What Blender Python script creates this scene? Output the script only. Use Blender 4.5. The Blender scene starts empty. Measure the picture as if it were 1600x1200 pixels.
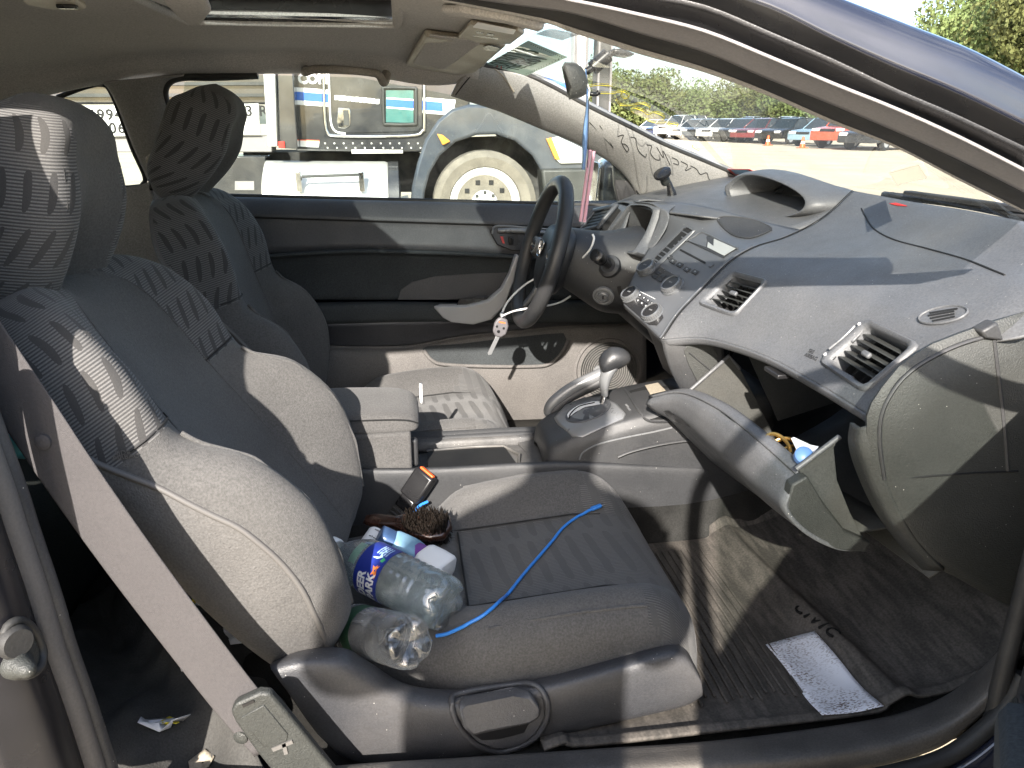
import bpy, bmesh, math, random
import numpy as np
from mathutils import Vector, Matrix
from mathutils.bvhtree import BVHTree
random.seed(7); np.random.seed(7)
S = bpy.context.scene
COL = S.collection
# ------------------------------------------------------------------ camera
CAM = np.array([0.0, -1.5, 1.15]); YAW = math.radians(8); HOR = 192; FPX = 1200
PIT = math.atan((600-HOR)/FPX)
cd = bpy.data.cameras.new('camera'); cam = bpy.data.objects.new('camera', cd); COL.objects.link(cam)
cam.location = CAM; cam.rotation_euler = (math.pi/2-PIT, 0, -YAW)
cd.sensor_width = 36; cd.lens = 36*FPX/1600; cd.clip_start = .02; cd.clip_end = 2000
S.camera = cam
# ------------------------------------------------------------------ sky and sun
SUN = np.array([.33, 1, -.60]); SUN = SUN/np.linalg.norm(SUN)
elev = math.asin(-SUN[2]); azim = math.atan2(-SUN[0], -SUN[1])
w = bpy.data.worlds.new('World'); S.world = w; w.use_nodes = True
nt = w.node_tree; bg = nt.nodes['Background']
sky = nt.nodes.new('ShaderNodeTexSky'); sky.sky_type = 'NISHITA'; sky.sun_disc = False
sky.sun_elevation = elev; sky.sun_rotation = azim; sky.dust_density = 2.0; sky.ozone_density = 1.5
tc = nt.nodes.new('ShaderNodeTexCoord'); mp = nt.nodes.new('ShaderNodeMapping'); mp.inputs['Scale'].default_value = (1.2, 1.2, 3.5)
nz = nt.nodes.new('ShaderNodeTexNoise'); nz.inputs['Scale'].default_value = 2.2; nz.inputs['Detail'].default_value = 7; nz.inputs['Roughness'].default_value = .6
cr_ = nt.nodes.new('ShaderNodeValToRGB'); cr_.color_ramp.elements[0].position = .50; cr_.color_ramp.elements[1].position = .72
mx = nt.nodes.new('ShaderNodeMixRGB'); mx.inputs[2].default_value = (7, 7.2, 7.5, 1)
nt.links.new(tc.outputs['Generated'], mp.inputs[0]); nt.links.new(mp.outputs[0], nz.inputs['Vector'])
nt.links.new(nz.outputs['Fac'], cr_.inputs[0]); nt.links.new(cr_.outputs[0], mx.inputs[0])
nt.links.new(sky.outputs[0], mx.inputs[1]); nt.links.new(mx.outputs[0], bg.inputs[0])
bg.inputs[1].default_value = .135
sl = bpy.data.lights.new('sun', 'SUN'); so = bpy.data.objects.new('sun', sl); COL.objects.link(so)
sl.energy = 5.0; sl.angle = math.radians(.6); sl.color = (1, .93, .85)
so.rotation_euler = Vector(SUN).to_track_quat('-Z', 'Y').to_euler()
S.view_settings.view_transform = 'Standard'; S.view_settings.look = 'None'
S.view_settings.exposure = 1.68; S.view_settings.gamma = 1; S.view_settings.use_curve_mapping = False
S.cycles.max_bounces = 10; S.cycles.diffuse_bounces = 5; S.cycles.transparent_max_bounces = 24

# ------------------------------------------------------------------ pixel rays -> places in the car
_F = np.array([math.sin(YAW)*math.cos(PIT), math.cos(YAW)*math.cos(PIT), -math.sin(PIT)])
_R = np.array([math.cos(YAW), -math.sin(YAW), 0]); _U = np.cross(_R, _F)
def ray(px, py): return _F+_R*((px-800)/FPX)-_U*((py-600)/FPX)
def PY(px, py, Y): d = ray(px, py); return CAM+d*((Y-CAM[1])/d[1])
def PZ(px, py, Z): d = ray(px, py); return CAM+d*((Z-CAM[2])/d[2])
def PX(px, py, X): d = ray(px, py); return CAM+d*((X-CAM[0])/d[0])
def PP(px, py, pl):
    p, n = pl; d = ray(px, py); return CAM+d*(np.dot(p-CAM, n)/np.dot(d, n))
def plane(a, b, c):
    a, b, c = map(np.array, (a, b, c)); n = np.cross(b-a, c-a); return a, n/np.linalg.norm(n)
def Ys(l, Y): return [PY(x, y, Y) for x, y in l]
def Y3(l): return [PY(*q) for q in l]
def A(*v): return np.array(v, float)
def nrm(v): v = np.array(v, float); return v/(np.linalg.norm(v)+1e-12)

# ------------------------------------------------------------------ objects
W = {}
def thing(name, label, cat, loc, group=None):
    o = bpy.data.objects.new(name, None); COL.objects.link(o); o.location = tuple(map(float, loc))
    o.empty_display_size = .05
    o['label'] = label; o['category'] = cat
    if group: o['group'] = group
    W[o] = Matrix.Translation(o.location); return o
def tag(o, label, cat, group=None):
    o['label'] = label; o['category'] = cat
    if group: o['group'] = group
    return o
def struct(o): o['kind'] = 'structure'; return o
def link(name, me, mat=None, parent=None, smooth=True, angle=40):
    o = bpy.data.objects.new(name, me); COL.objects.link(o)
    if mat is not None:
        for m in (mat if isinstance(mat, (list, tuple)) else [mat]): me.materials.append(m)
    if smooth and len(me.polygons):
        me.polygons.foreach_set('use_smooth', [True]*len(me.polygons))
        if angle < 180: me.set_sharp_from_angle(angle=math.radians(angle))
    if parent is not None:
        o.parent = parent; o.matrix_parent_inverse = W.get(parent, Matrix()).inverted()
    W[o] = Matrix(); return o
def mesh(name, v, f, mat=None, parent=None, smooth=True, angle=40, uv=None, mi=None, fix=True):
    me = bpy.data.meshes.new(name); me.from_pydata([tuple(map(float, q)) for q in v], [], [tuple(map(int, q)) for q in f])
    if uv is not None:
        l = me.uv_layers.new(name='UVMap'); idx = np.empty(len(me.loops), int); me.loops.foreach_get('vertex_index', idx)
        l.data.foreach_set('uv', np.array(uv, float)[idx].ravel())
    if mi is not None: me.polygons.foreach_set('material_index', list(map(int, mi)))
    if fix:
        bm = bmesh.new(); bm.from_mesh(me); bmesh.ops.recalc_face_normals(bm, faces=bm.faces); bm.to_mesh(me); bm.free()
    me.update(); return link(name, me, mat, parent, smooth, angle)
def bevel(o, wd, seg=2, ang=35):
    m = o.modifiers.new('bevel', 'BEVEL'); m.width = wd; m.segments = seg; m.limit_method = 'ANGLE'; m.angle_limit = math.radians(ang); return o
def solid(o, t, off=0.):
    m = o.modifiers.new('solid', 'SOLIDIFY'); m.thickness = t; m.offset = off; return o
def crp(P, n, closed=False):
    P = np.array(P, float); N = len(P)
    if N < 3 and not closed: t = np.linspace(0, 1, n+1)[:, None]; return P[0]*(1-t)+P[-1]*t
    out = []
    for i in range(N if closed else N-1):
        if closed: a, b, c, d = P[(i-1) % N], P[i], P[(i+1) % N], P[(i+2) % N]
        else:
            b, c = P[i], P[i+1]; a = P[i-1] if i else 2*b-c; d = P[i+2] if i+2 < N else 2*c-b
        for k in range(n):
            t = k/n; out.append(.5*(2*b+(c-a)*t+(2*a-5*b+4*c-d)*t*t+(3*b-a-3*c+d)*t**3))
    if not closed: out.append(P[-1])
    return np.array(out)
def grid(C, nu, nv, cu=False, cv=False):
    C = np.array(C, float)                       # rows x cols x 3
    A1 = np.array([crp(r, nu, cu) for r in C])
    return np.array([crp(A1[:, j], nv, cv) for j in range(A1.shape[1])]).transpose(1, 0, 2)
def gmesh(name, G, mat, parent=None, thick=0, closed=False, zone=None, angle=60, caps=False, drop=None, off=0.):
    M, N = G.shape[:2]; f = []; mi = []
    if closed: du = np.linalg.norm(np.roll(G, -1, 1)-G, axis=2)
    else: du = np.linalg.norm(np.diff(G, axis=1), axis=2)
    u = np.zeros((M, N)); u[:, 1:] = np.cumsum(du[:, :N-1], 1); u -= u.mean(1)[:, None]
    v = np.zeros((M, N)); v[1:] = np.cumsum(np.linalg.norm(np.diff(G, axis=0), axis=2), 0); v = v*0+v.mean(1)[:, None]
    V = G.reshape(-1, 3)
    for i in range(M-1):
        for j in range(N if closed else N-1):
            j2 = (j+1) % N
            if drop is not None and drop(i, j, (G[i, j]+G[i+1, j2])/2): continue
            f.append((i*N+j, i*N+j2, (i+1)*N+j2, (i+1)*N+j)); mi.append(zone(i, j) if zone else 0)
    if caps:
        f.append(tuple(range(N-1, -1, -1))); mi.append(mi[0]); f.append(tuple((M-1)*N+k for k in range(N))); mi.append(mi[-2])
    if thick and not closed:                            # open sheet: outer face is the one seen from the doorway, thickness goes behind it
        k = 0.
        for q in f[::3]: a, b, c, d = (V[t] for t in q); k += np.dot(np.cross(c-a, d-b), CAM-(a+c)/2)
        if k < 0: f = [q[::-1] for q in f]
        o = mesh(name, V, f, mat, parent, True, angle, np.stack([u.ravel(), v.ravel()], 1), mi, fix=False); solid(o, thick, -1); return o
    o = mesh(name, V, f, mat, parent, True, angle, np.stack([u.ravel(), v.ravel()], 1), mi)
    if thick: solid(o, thick, off)
    return o
def frames(P, closed=False):
    P = np.array(P, float); T = np.gradient(P, axis=0)
    if closed: T = np.roll(P, -1, 0)-np.roll(P, 1, 0)
    T = np.array([nrm(t) for t in T]); a = np.cross(T[0], A(0, 0, 1) if abs(T[0][2]) < .9 else A(1, 0, 0)); U = [nrm(a)]
    for i in range(1, len(P)): U.append(nrm(U[-1]-T[i]*np.dot(U[-1], T[i])))
    U = np.array(U); return T, U, np.cross(T, U)
def tubeG(P, r, n=8, closed=False):
    T, U, B = frames(P, closed); r = np.broadcast_to(np.array(r, float), (len(P),))
    a = np.linspace(0, 2*math.pi, n, endpoint=False)
    return np.array([P[i]+r[i]*(np.cos(a)[:, None]*U[i]+np.sin(a)[:, None]*B[i]) for i in range(len(P))])
def tube(name, pts, r, mat, parent=None, n=8, sm=6, closed=False):
    P = crp(pts, sm, closed) if sm else np.array(pts, float)
    if np.ndim(r): r = np.interp(np.linspace(0, 1, len(P)), np.linspace(0, 1, len(r)), r)
    G = tubeG(P, r, n, closed)
    if closed: G = np.concatenate([G, G[:1]], 0)
    return gmesh(name, G, mat, parent, closed=True, caps=not closed)
def joined(name, parts, mat, parent=None, angle=40, mi=None):
    V = []; F = []; MI = []; k = 0
    for q in parts:
        v, f = q[:2]; V += list(v); F += [tuple(i+k for i in t) for t in f]; MI += [q[2] if len(q) > 2 else 0]*len(f); k += len(v)
    return mesh(name, V, F, mat, parent, True, angle, mi=MI)
def tubeVF(pts, r, n=6, sm=0):
    P = crp(pts, sm) if sm else np.array(pts, float); G = tubeG(P, r, n); M = len(P)
    f = [(i*n+j, i*n+(j+1) % n, (i+1)*n+(j+1) % n, (i+1)*n+j) for i in range(M-1) for j in range(n)]
    f += [tuple(range(n)), tuple((M-1)*n+k for k in range(n))]; return G.reshape(-1, 3), f
def boxVF(c, s, R=None):
    c = np.array(c, float); s = np.array(s, float)/2; R = np.eye(3) if R is None else np.array(R, float)   # rows of R = axes
    v = [c+R[0]*s[0]*a+R[1]*s[1]*b+R[2]*s[2]*d for a in (-1, 1) for b in (-1, 1) for d in (-1, 1)]
    return v, [(0, 1, 3, 2), (4, 6, 7, 5), (0, 4, 5, 1), (2, 3, 7, 6), (0, 2, 6, 4), (1, 5, 7, 3)]
def box(name, c, s, mat, parent=None, R=None, bv=.003, seg=2):
    v, f = boxVF(c, s, R); o = mesh(name, v, f, mat, parent)
    if bv: bevel(o, bv, seg)
    return o
def prismVF(P, vec):
    P = np.array(P, float); n = len(P); vec = np.array(vec, float)
    return np.concatenate([P, P+vec]), [tuple(range(n)), tuple(range(2*n-1, n-1, -1))]+[(i, (i+1) % n, n+(i+1) % n, n+i) for i in range(n)]
def prism(name, P, vec, mat, parent=None, bv=0, seg=2):
    v, f = prismVF(P, vec); o = mesh(name, v, f, mat, parent)
    if bv: bevel(o, bv, seg)
    return o
def basis(ax, hint=(0, 0, 1)):
    ax = nrm(ax); h = np.array(hint, float)
    if abs(np.dot(nrm(h), ax)) > .98: h = A(1, 0, 0)
    a = nrm(np.cross(h, ax)); return a, np.cross(ax, a), ax
def lathe(name, prof, o, ax, mat, parent=None, n=24, sx=1, sy=1, hint=(0, 0, 1), sm=0, angle=40, mz=None):
    a, b, c = basis(ax, hint); o = np.array(o, float); th = np.linspace(0, 2*math.pi, n, endpoint=False)
    pr = crp(np.array(prof, float), sm) if sm else np.array(prof, float)
    G = np.array([[o+c*h+r*(a*math.cos(t)*sx+b*math.sin(t)*sy) for t in th] for r, h in pr])
    return gmesh(name, G, mat, parent, closed=True, caps=True, angle=angle, zone=mz)
def text(name, s, org, xd, yd, size, mat, parent=None, ext=.0004, bold=0, align='LEFT', mirror=False, space=1):
    cu = bpy.data.curves.new(name, 'FONT'); cu.body = s; cu.size = size; cu.extrude = ext; cu.offset = bold; cu.align_x = align; cu.resolution_u = 3; cu.space_character = space
    t = bpy.data.objects.new(name, cu); COL.objects.link(t); dg = bpy.context.evaluated_depsgraph_get()
    me = bpy.data.meshes.new_from_object(t.evaluated_get(dg)); bpy.data.objects.remove(t); bpy.data.curves.remove(cu)
    n = len(me.vertices); co = np.empty(n*3); me.vertices.foreach_get('co', co); co = co.reshape(-1, 3)
    xd = nrm(xd); yd = nrm(np.array(yd)-xd*np.dot(yd, xd)); zd = np.cross(xd, yd)
    if mirror: co[:, 0] *= -1
    co = np.array(org)+co[:, :1]*xd+co[:, 1:2]*yd+co[:, 2:]*zd
    me.vertices.foreach_set('co', co.ravel()); me.update(); me.materials.clear()
    return link(name, me, mat, parent, False)
def tree_of(*objs):
    dg = bpy.context.evaluated_depsgraph_get(); V = []; F = []
    for o in objs:
        k = len(V); V += [tuple(v.co) for v in o.data.vertices]; F += [tuple(i+k for i in p.vertices) for p in o.data.polygons]
    return BVHTree.FromPolygons(V, F)
def hit(px, py, tr, lift=0.):
    d = nrm(ray(px, py)); h = tr.ray_cast(Vector(CAM), Vector(d))
    if h[0] is None:                                    # just off the edge: nearest place on the surface
        best = None
        for k in np.linspace(.6, 2.6, 80):
            q = tr.find_nearest(Vector(CAM+d*k))
            if best is None or q[3] < best[3]: best = q
        h = best
    n = np.array(h[1]); n = n if np.dot(n, d) < 0 else -n
    return np.array(h[0])+n*lift
def hitn(px, py, tr):
    p = hit(px, py, tr); d = nrm(ray(px, py)); n = np.array(tr.find_nearest(Vector(p))[1]); return p, (n if np.dot(n, d) < 0 else -n)
def hits(l, tr, lift=0.): return [q for q in (hit(x, y, tr, lift) for x, y in l) if q is not None]
def inpoly(x, y, P):
    c = False; j = len(P)-1
    for i in range(len(P)):
        if (P[i][1] > y) != (P[j][1] > y) and x < (P[j][0]-P[i][0])*(y-P[i][1])/(P[j][1]-P[i][1])+P[i][0]: c = not c
        j = i
    return c
def proj(P):
    v = np.array(P)-CAM; z = v@_F; return 800+FPX*(v@_R)/z, 600-FPX*(v@_U)/z

# ------------------------------------------------------------------ materials
def newmat(name):
    m = bpy.data.materials.new(name); m.use_nodes = True; t = m.node_tree; return m, t, t.nodes['Principled BSDF']
def N(t, kind, **kw):
    n = t.nodes.new(kind)
    for k, v in kw.items(): setattr(n, k, v)
    return n
def L(t, a, b): t.links.new(a, b)
def noise(t, scale, detail=3, co='Object', vec=None, stretch=None):
    n = N(t, 'ShaderNodeTexNoise'); n.inputs['Scale'].default_value = scale; n.inputs['Detail'].default_value = detail
    c = N(t, 'ShaderNodeTexCoord')
    if stretch:
        m = N(t, 'ShaderNodeMapping'); m.inputs['Scale'].default_value = stretch; L(t, c.outputs[co], m.inputs[0]); L(t, m.outputs[0], n.inputs['Vector'])
    else: L(t, c.outputs[co], n.inputs['Vector'])
    return n
def ramp(t, src, p0, p1, c0=(0, 0, 0, 1), c1=(1, 1, 1, 1)):
    r = N(t, 'ShaderNodeValToRGB'); r.color_ramp.elements[0].position = p0; r.color_ramp.elements[1].position = p1
    r.color_ramp.elements[0].color = c0; r.color_ramp.elements[1].color = c1; L(t, src, r.inputs[0]); return r
def mixc(t, fac, a, b):
    m = N(t, 'ShaderNodeMixRGB')
    for i, q in ((1, a), (2, b)):
        if isinstance(q, tuple): m.inputs[i].default_value = q if len(q) == 4 else q+(1,)
        else: L(t, q, m.inputs[i])
    if isinstance(fac, float): m.inputs[0].default_value = fac
    else: L(t, fac, m.inputs[0])
    return m
def pmat(name, col, rough=.5, metal=0., spec=.5, var=.15, vs=9, bump=0., bs=300, grain=.22, dust=0., dustcol=(.42, .40, .37), speck=0., coat=0., sheen=0., emit=None):
    m, t, b = newmat(name); b.inputs['Roughness'].default_value = rough; b.inputs['Metallic'].default_value = metal
    b.inputs['Specular IOR Level'].default_value = spec; b.inputs['Coat Weight'].default_value = coat; b.inputs['Sheen Weight'].default_value = sheen
    c = tuple(col)+(1,)
    n = noise(t, vs, 5); lo = tuple(x*(1-var) for x in col)+(1,); hi = tuple(min(1, x*(1+var)) for x in col)+(1,)
    out = ramp(t, n.outputs['Fac'], .3, .7, lo, hi).outputs[0]
    if grain and bump:
        gn = noise(t, 330, 3); g_ = ramp(t, gn.outputs['Fac'], .3, .7, (1-grain, 1-grain, 1-grain, 1), (1+grain, 1+grain, 1+grain, 1)); mm_ = mixc(t, 1.0, out, g_.outputs[0]); mm_.blend_type = 'MULTIPLY'; out = mm_.outputs[0]
    if dust:
        d = noise(t, 5, 8); r = ramp(t, d.outputs['Fac'], .42, .75, (0, 0, 0, 1), (dust, dust, dust, 1)); out = mixc(t, r.outputs[0], out, dustcol).outputs[0]
    if speck:
        vo = N(t, 'ShaderNodeTexVoronoi'); vo.inputs['Scale'].default_value = 95; cc = N(t, 'ShaderNodeTexCoord'); L(t, cc.outputs['Object'], vo.inputs['Vector'])
        r1 = ramp(t, vo.outputs['Distance'], .035, .075, (1, 1, 1, 1), (0, 0, 0, 1)); r2 = ramp(t, noise(t, 31, 2).outputs['Fac'], .6-speck*.2, .62-speck*.2)
        mm = N(t, 'ShaderNodeMath', operation='MULTIPLY'); L(t, r1.outputs[0], mm.inputs[0]); L(t, r2.outputs[0], mm.inputs[1])
        out = mixc(t, mm.outputs[0], out, (.5, .48, .45)).outputs[0]
    L(t, out, b.inputs['Base Color'])
    rn = ramp(t, noise(t, vs*1.7, 4).outputs['Fac'], .3, .7, (max(0, rough-.08),)*3+(1,), (min(1, rough+.1),)*3+(1,)); L(t, rn.outputs[0], b.inputs['Roughness'])
    if bump:
        bn = noise(t, bs, 2); bu = N(t, 'ShaderNodeBump'); bu.inputs['Strength'].default_value = bump; bu.inputs['Distance'].default_value = .001
        L(t, bn.outputs['Fac'], bu.inputs['Height']); L(t, bu.outputs[0], b.inputs['Normal'])
    if emit: b.inputs['Emission Color'].default_value = tuple(emit[:3])+(1,); b.inputs['Emission Strength'].default_value = emit[3]
    return m
def math_(t, op, a, b=None):
    n = N(t, 'ShaderNodeMath', operation=op)
    for i, q in enumerate((a, b)):
        if q is None: continue
        if isinstance(q, (int, float)): n.inputs[i].default_value = q
        else: L(t, q, n.inputs[i])
    return n.outputs[0]
def fabric(name, dark, light, plain, rib=.0042, col=.027, wave=.14, swap=False, amp=1.3, skew=-.40, thr=.42):
    """woven upholstery: fine ribs that show only inside long wavy lens shapes (UV in metres)"""
    m, t, b = newmat(name); b.inputs['Roughness'].default_value = .95; b.inputs['Specular IOR Level'].default_value = .15; b.inputs['Sheen Weight'].default_value = .12
    uv = N(t, 'ShaderNodeUVMap'); sp = N(t, 'ShaderNodeSeparateXYZ'); L(t, uv.outputs[0], sp.inputs[0])
    u, v = (sp.outputs[1], sp.outputs[0]) if swap else (sp.outputs[0], sp.outputs[1])
    nz = N(t, 'ShaderNodeTexNoise'); nz.inputs['Scale'].default_value = 22; L(t, uv.outputs[0], nz.inputs['Vector'])
    nn = math_(t, 'MULTIPLY', math_(t, 'SUBTRACT', nz.outputs['Fac'], .5), 1.6)
    us = math_(t, 'ADD', u, math_(t, 'MULTIPLY', v, skew))
    s1 = math_(t, 'COSINE', math_(t, 'ADD', math_(t, 'MULTIPLY', us, 2*math.pi/col), nn)); s2 = math_(t, 'COSINE', math_(t, 'MULTIPLY', v, 2*math.pi/wave))
    mask = math_(t, 'LESS_THAN', math_(t, 'MULTIPLY', s1, s2), thr)
    ribs = math_(t, 'SINE', math_(t, 'MULTIPLY', v, 2*math.pi/rib))
    r01 = math_(t, 'MULTIPLY', math_(t, 'ADD', ribs, 1.0), .5); on = math_(t, 'MULTIPLY', mask, r01)
    base = mixc(t, mask, plain, dark); c = mixc(t, on, base.outputs[0], light)
    gr = noise(t, 700, 2); d = noise(t, 6, 6)
    c2 = mixc(t, ramp(t, gr.outputs['Fac'], .3, .8).outputs[0], c.outputs[0], tuple(x*.45 for x in plain)); c2.blend_type = 'MIX'
    g2 = math_(t, 'MULTIPLY', ramp(t, gr.outputs['Fac'], .35, .75).outputs[0], .35); L(t, g2, c2.inputs[0])
    c3 = mixc(t, ramp(t, d.outputs['Fac'], .5, .85, (0, 0, 0, 1), (.22, .22, .22, 1)).outputs[0], c2.outputs[0], (.22, .20, .17))
    L(t, c3.outputs[0], b.inputs['Base Color'])
    bu = N(t, 'ShaderNodeBump'); bu.inputs['Strength'].default_value = .5; bu.inputs['Distance'].default_value = .0012
    L(t, math_(t, 'ADD', on, math_(t, 'MULTIPLY', gr.outputs['Fac'], .35)), bu.inputs['Height']); L(t, bu.outputs[0], b.inputs['Normal'])
    return m
def glassmat(name, tint, gloss=.06, rough=.0, dirt=0.):
    """thin pane: mostly clear, mirror-like at a slant, a little dusty"""
    m = bpy.data.materials.new(name); m.use_nodes = True; t = m.node_tree; t.nodes.clear()
    o = N(t, 'ShaderNodeOutputMaterial'); tr = N(t, 'ShaderNodeBsdfTransparent'); tr.inputs[0].default_value = tuple(tint)+(1,)
    gl = N(t, 'ShaderNodeBsdfGlossy'); gl.inputs['Roughness'].default_value = rough; lw = N(t, 'ShaderNodeLayerWeight'); lw.inputs[0].default_value = .25
    f = math_(t, 'ADD', math_(t, 'MULTIPLY', lw.outputs['Fresnel'], .35), gloss*.2)
    mx = N(t, 'ShaderNodeMixShader'); L(t, f, mx.inputs[0]); L(t, tr.outputs[0], mx.inputs[1]); L(t, gl.outputs[0], mx.inputs[2]); out = mx.outputs[0]
    if dirt:
        df = N(t, 'ShaderNodeBsdfDiffuse'); df.inputs[0].default_value = (.6, .57, .5, 1); n1 = noise(t, 260, 2); n2 = noise(t, 7, 5)
        f2 = math_(t, 'ADD', math_(t, 'MULTIPLY', ramp(t, n1.outputs['Fac'], .70, .76).outputs[0], dirt*4), math_(t, 'MULTIPLY', ramp(t, n2.outputs['Fac'], .3, .9).outputs[0], dirt))
        m2 = N(t, 'ShaderNodeMixShader'); L(t, f2, m2.inputs[0]); L(t, out, m2.inputs[1]); L(t, df.outputs[0], m2.inputs[2]); out = m2.outputs[0]
    L(t, out, o.inputs[0]); return m
M = {}
M['dash'] = pmat('dash_plastic', (.084, .087, .092), .46, bump=.35, bs=900, var=.06, dust=.10, speck=.5)
M['dash2'] = pmat('dark_plastic', (.026, .027, .029), .5, bump=.3, bs=900, var=.08, dust=.06, speck=.25)
M['endcap'] = pmat('grained_plastic', (.028, .030, .028), .5, bump=.9, bs=520, var=.08, dust=.07, speck=.35)
M['silver'] = pmat('satin_silver_plastic', (.19, .195, .20), .33, metal=.25, var=.05, dust=.05)
M['ring'] = pmat('dial_ring', (.15, .155, .16), .3, metal=.4, var=.04)
M['bright'] = pmat('bright_satin_plastic', (.34, .345, .35), .35, metal=.1, var=.04, dust=.05)
M['stack'] = pmat('grey_satin_panel', (.085, .09, .098), .36, metal=.15, var=.05, dust=.06, speck=.3)
M['black'] = pmat('black_void', (.006, .006, .006), .7, var=.05)
M['blackp'] = pmat('black_gloss_plastic', (.012, .012, .013), .28, var=.05, dust=.03)
M['rubber'] = pmat('black_rubber', (.016, .016, .016), .62, bump=.3, bs=300, var=.2, dust=.12)
M['liner'] = pmat('headliner_cloth', (.49, .468, .44), .95, spec=.1, bump=.5, bs=900, var=.06, vs=4)
M['trim'] = pmat('grey_pillar_trim', (.29, .282, .27), .65, spec=.3, bump=.25, bs=800, var=.05, vs=5, dust=.08)
M['cream'] = pmat('pale_console_plastic', (.34, .30, .235), .5, bump=.15, bs=700, var=.08)
M['paint'] = pmat('dark_navy_paint', (.010, .012, .022), .12, spec=.6, var=.1, coat=1., dust=.06)
M['frame'] = pmat('door_frame_grey', (.22, .21, .212), .5, bump=.2, bs=500, var=.06, grain=.08)
M['seatplain'] = pmat('seat_plain_cloth', (.083, .081, .079), .95, spec=.12, bump=.9, bs=800, var=.14, vs=7, dust=.16, dustcol=(.18, .172, .16), sheen=.1)
M['seatpat'] = fabric('seat_pattern_cloth', (.046, .046, .048), (.160, .157, .153), (.052, .051, .051), rib=.0042, col=.027, wave=.14)
M['cushpat'] = fabric('cushion_pattern_cloth', (.062, .062, .062), (.125, .123, .120), (.082, .081, .080), rib=.0042, col=.034, wave=.30, swap=True, skew=.12, thr=.15)
M['vinyl'] = pmat('seat_side_vinyl', (.083, .080, .077), .62, spec=.35, bump=1., bs=420, var=.12, dust=.15, dustcol=(.22, .205, .19))
M['seatside'] = pmat('seat_base_plastic', (.040, .041, .045), .42, bump=.5, bs=600, var=.12, dust=.22, dustcol=(.22, .2, .18), speck=.3)
M['piping'] = pmat('seat_piping', (.10, .095, .09), .6, var=.05)
M['belt'] = pmat('belt_webbing', (.064, .060, .061), .8, spec=.2, bump=.8, bs=900, var=.06, grain=.08)
M['seal2'] = pmat('grey_vinyl_seal', (.105, .098, .094), .7, bump=.3, bs=700, var=.06, grain=.1)
M['seal'] = pmat('grey_flocked_seal', (.035, .033, .033), .8, bump=.4, bs=700, var=.08)
M['carpet'] = pmat('dark_carpet', (.022, .022, .021), 1, spec=.05, bump=1., bs=500, var=.3, vs=14, dust=.12, dustcol=(.12, .10, .08))
M['door'] = pmat('door_upper_plastic', (.040, .041, .046), .5, bump=.3, bs=800, var=.06, dust=.06)
M['doorlow'] = pmat('door_lower_plastic', (.105, .099, .094), .75, spec=.3, bump=.5, bs=500, var=.1, dust=.2, dustcol=(.22, .20, .18))
M['doorcloth'] = pmat('door_insert_cloth', (.040, .044, .046), .9, spec=.15, bump=.5, bs=900, var=.1)
M['glass'] = glassmat('window_glass', (.86, .90, .88), .25, dirt=.05)
M['cleanglass'] = glassmat('clean_window_glass', (.90, .93, .91), .2, dirt=.006)
M['wsglass'] = glassmat('windscreen_glass', (.90, .93, .90), .25, dirt=.16)
M['tint'] = glassmat('roof_glass', (.62, .66, .66), .5)
M['white'] = pmat('white_plastic', (.78, .78, .77), .4, var=.03)
M['paper'] = pmat('paper', (.74, .74, .76), .9, var=.04, vs=30)
M['ink'] = pmat('dark_ink', (.02, .02, .02), .8, var=.05)
M['chrome'] = pmat('chrome', (.6, .6, .6), .12, metal=1, var=.03)
M['red'] = pmat('red_plastic', (.55, .03, .02), .4, var=.05)
M['orange'] = pmat('orange_plastic', (.8, .13, .03), .4, var=.05)
M['blue'] = pmat('blue_cable', (.03, .20, .62), .38, var=.05)
M['yellow'] = pmat('yellow_marker', (.75, .62, .05), .8, var=.08)
# ================================================================== OUTSIDE: lot, trees, parked cars, truck
M['sand'] = pmat('pale_sandy_gravel', (.56, .49, .37), 1, spec=.1, bump=.6, bs=60, var=.12, vs=.6, dust=.25, dustcol=(.42, .36, .27))
g = 900
ground = struct(mesh('ground', [(-g, -g, 0), (g, -g, 0), (g, g, 0), (-g, g, 0)], [(0, 1, 2, 3)], M['sand']))
def leafmat(name, a, b_):
    m, t, b = newmat(name); b.inputs['Roughness'].default_value = .7; b.inputs['Specular IOR Level'].default_value = .25
    n = noise(t, .9, 4); oi = N(t, 'ShaderNodeObjectInfo'); c = ramp(t, n.outputs['Fac'], .3, .7, a+(1,), b_+(1,))
    h = N(t, 'ShaderNodeHueSaturation'); L(t, c.outputs[0], h.inputs['Color']); L(t, math_(t, 'ADD', math_(t, 'MULTIPLY', oi.outputs['Random'], .06), .46), h.inputs['Hue'])
    L(t, math_(t, 'ADD', math_(t, 'MULTIPLY', oi.outputs['Random'], .5), .75), h.inputs['Value'])
    L(t, h.outputs[0], b.inputs['Base Color']); tr = b.inputs.get('Transmission Weight'); return m
M['leaf'] = leafmat('green_foliage', (.075, .11, .034), (.135, .17, .06)); M['leafy'] = leafmat('yellowing_foliage', (.12, .12, .03), (.20, .17, .04)); M['bark'] = pmat('bark', (.09, .07, .05), .95, var=.3, bump=.6, bs=20)
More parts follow.
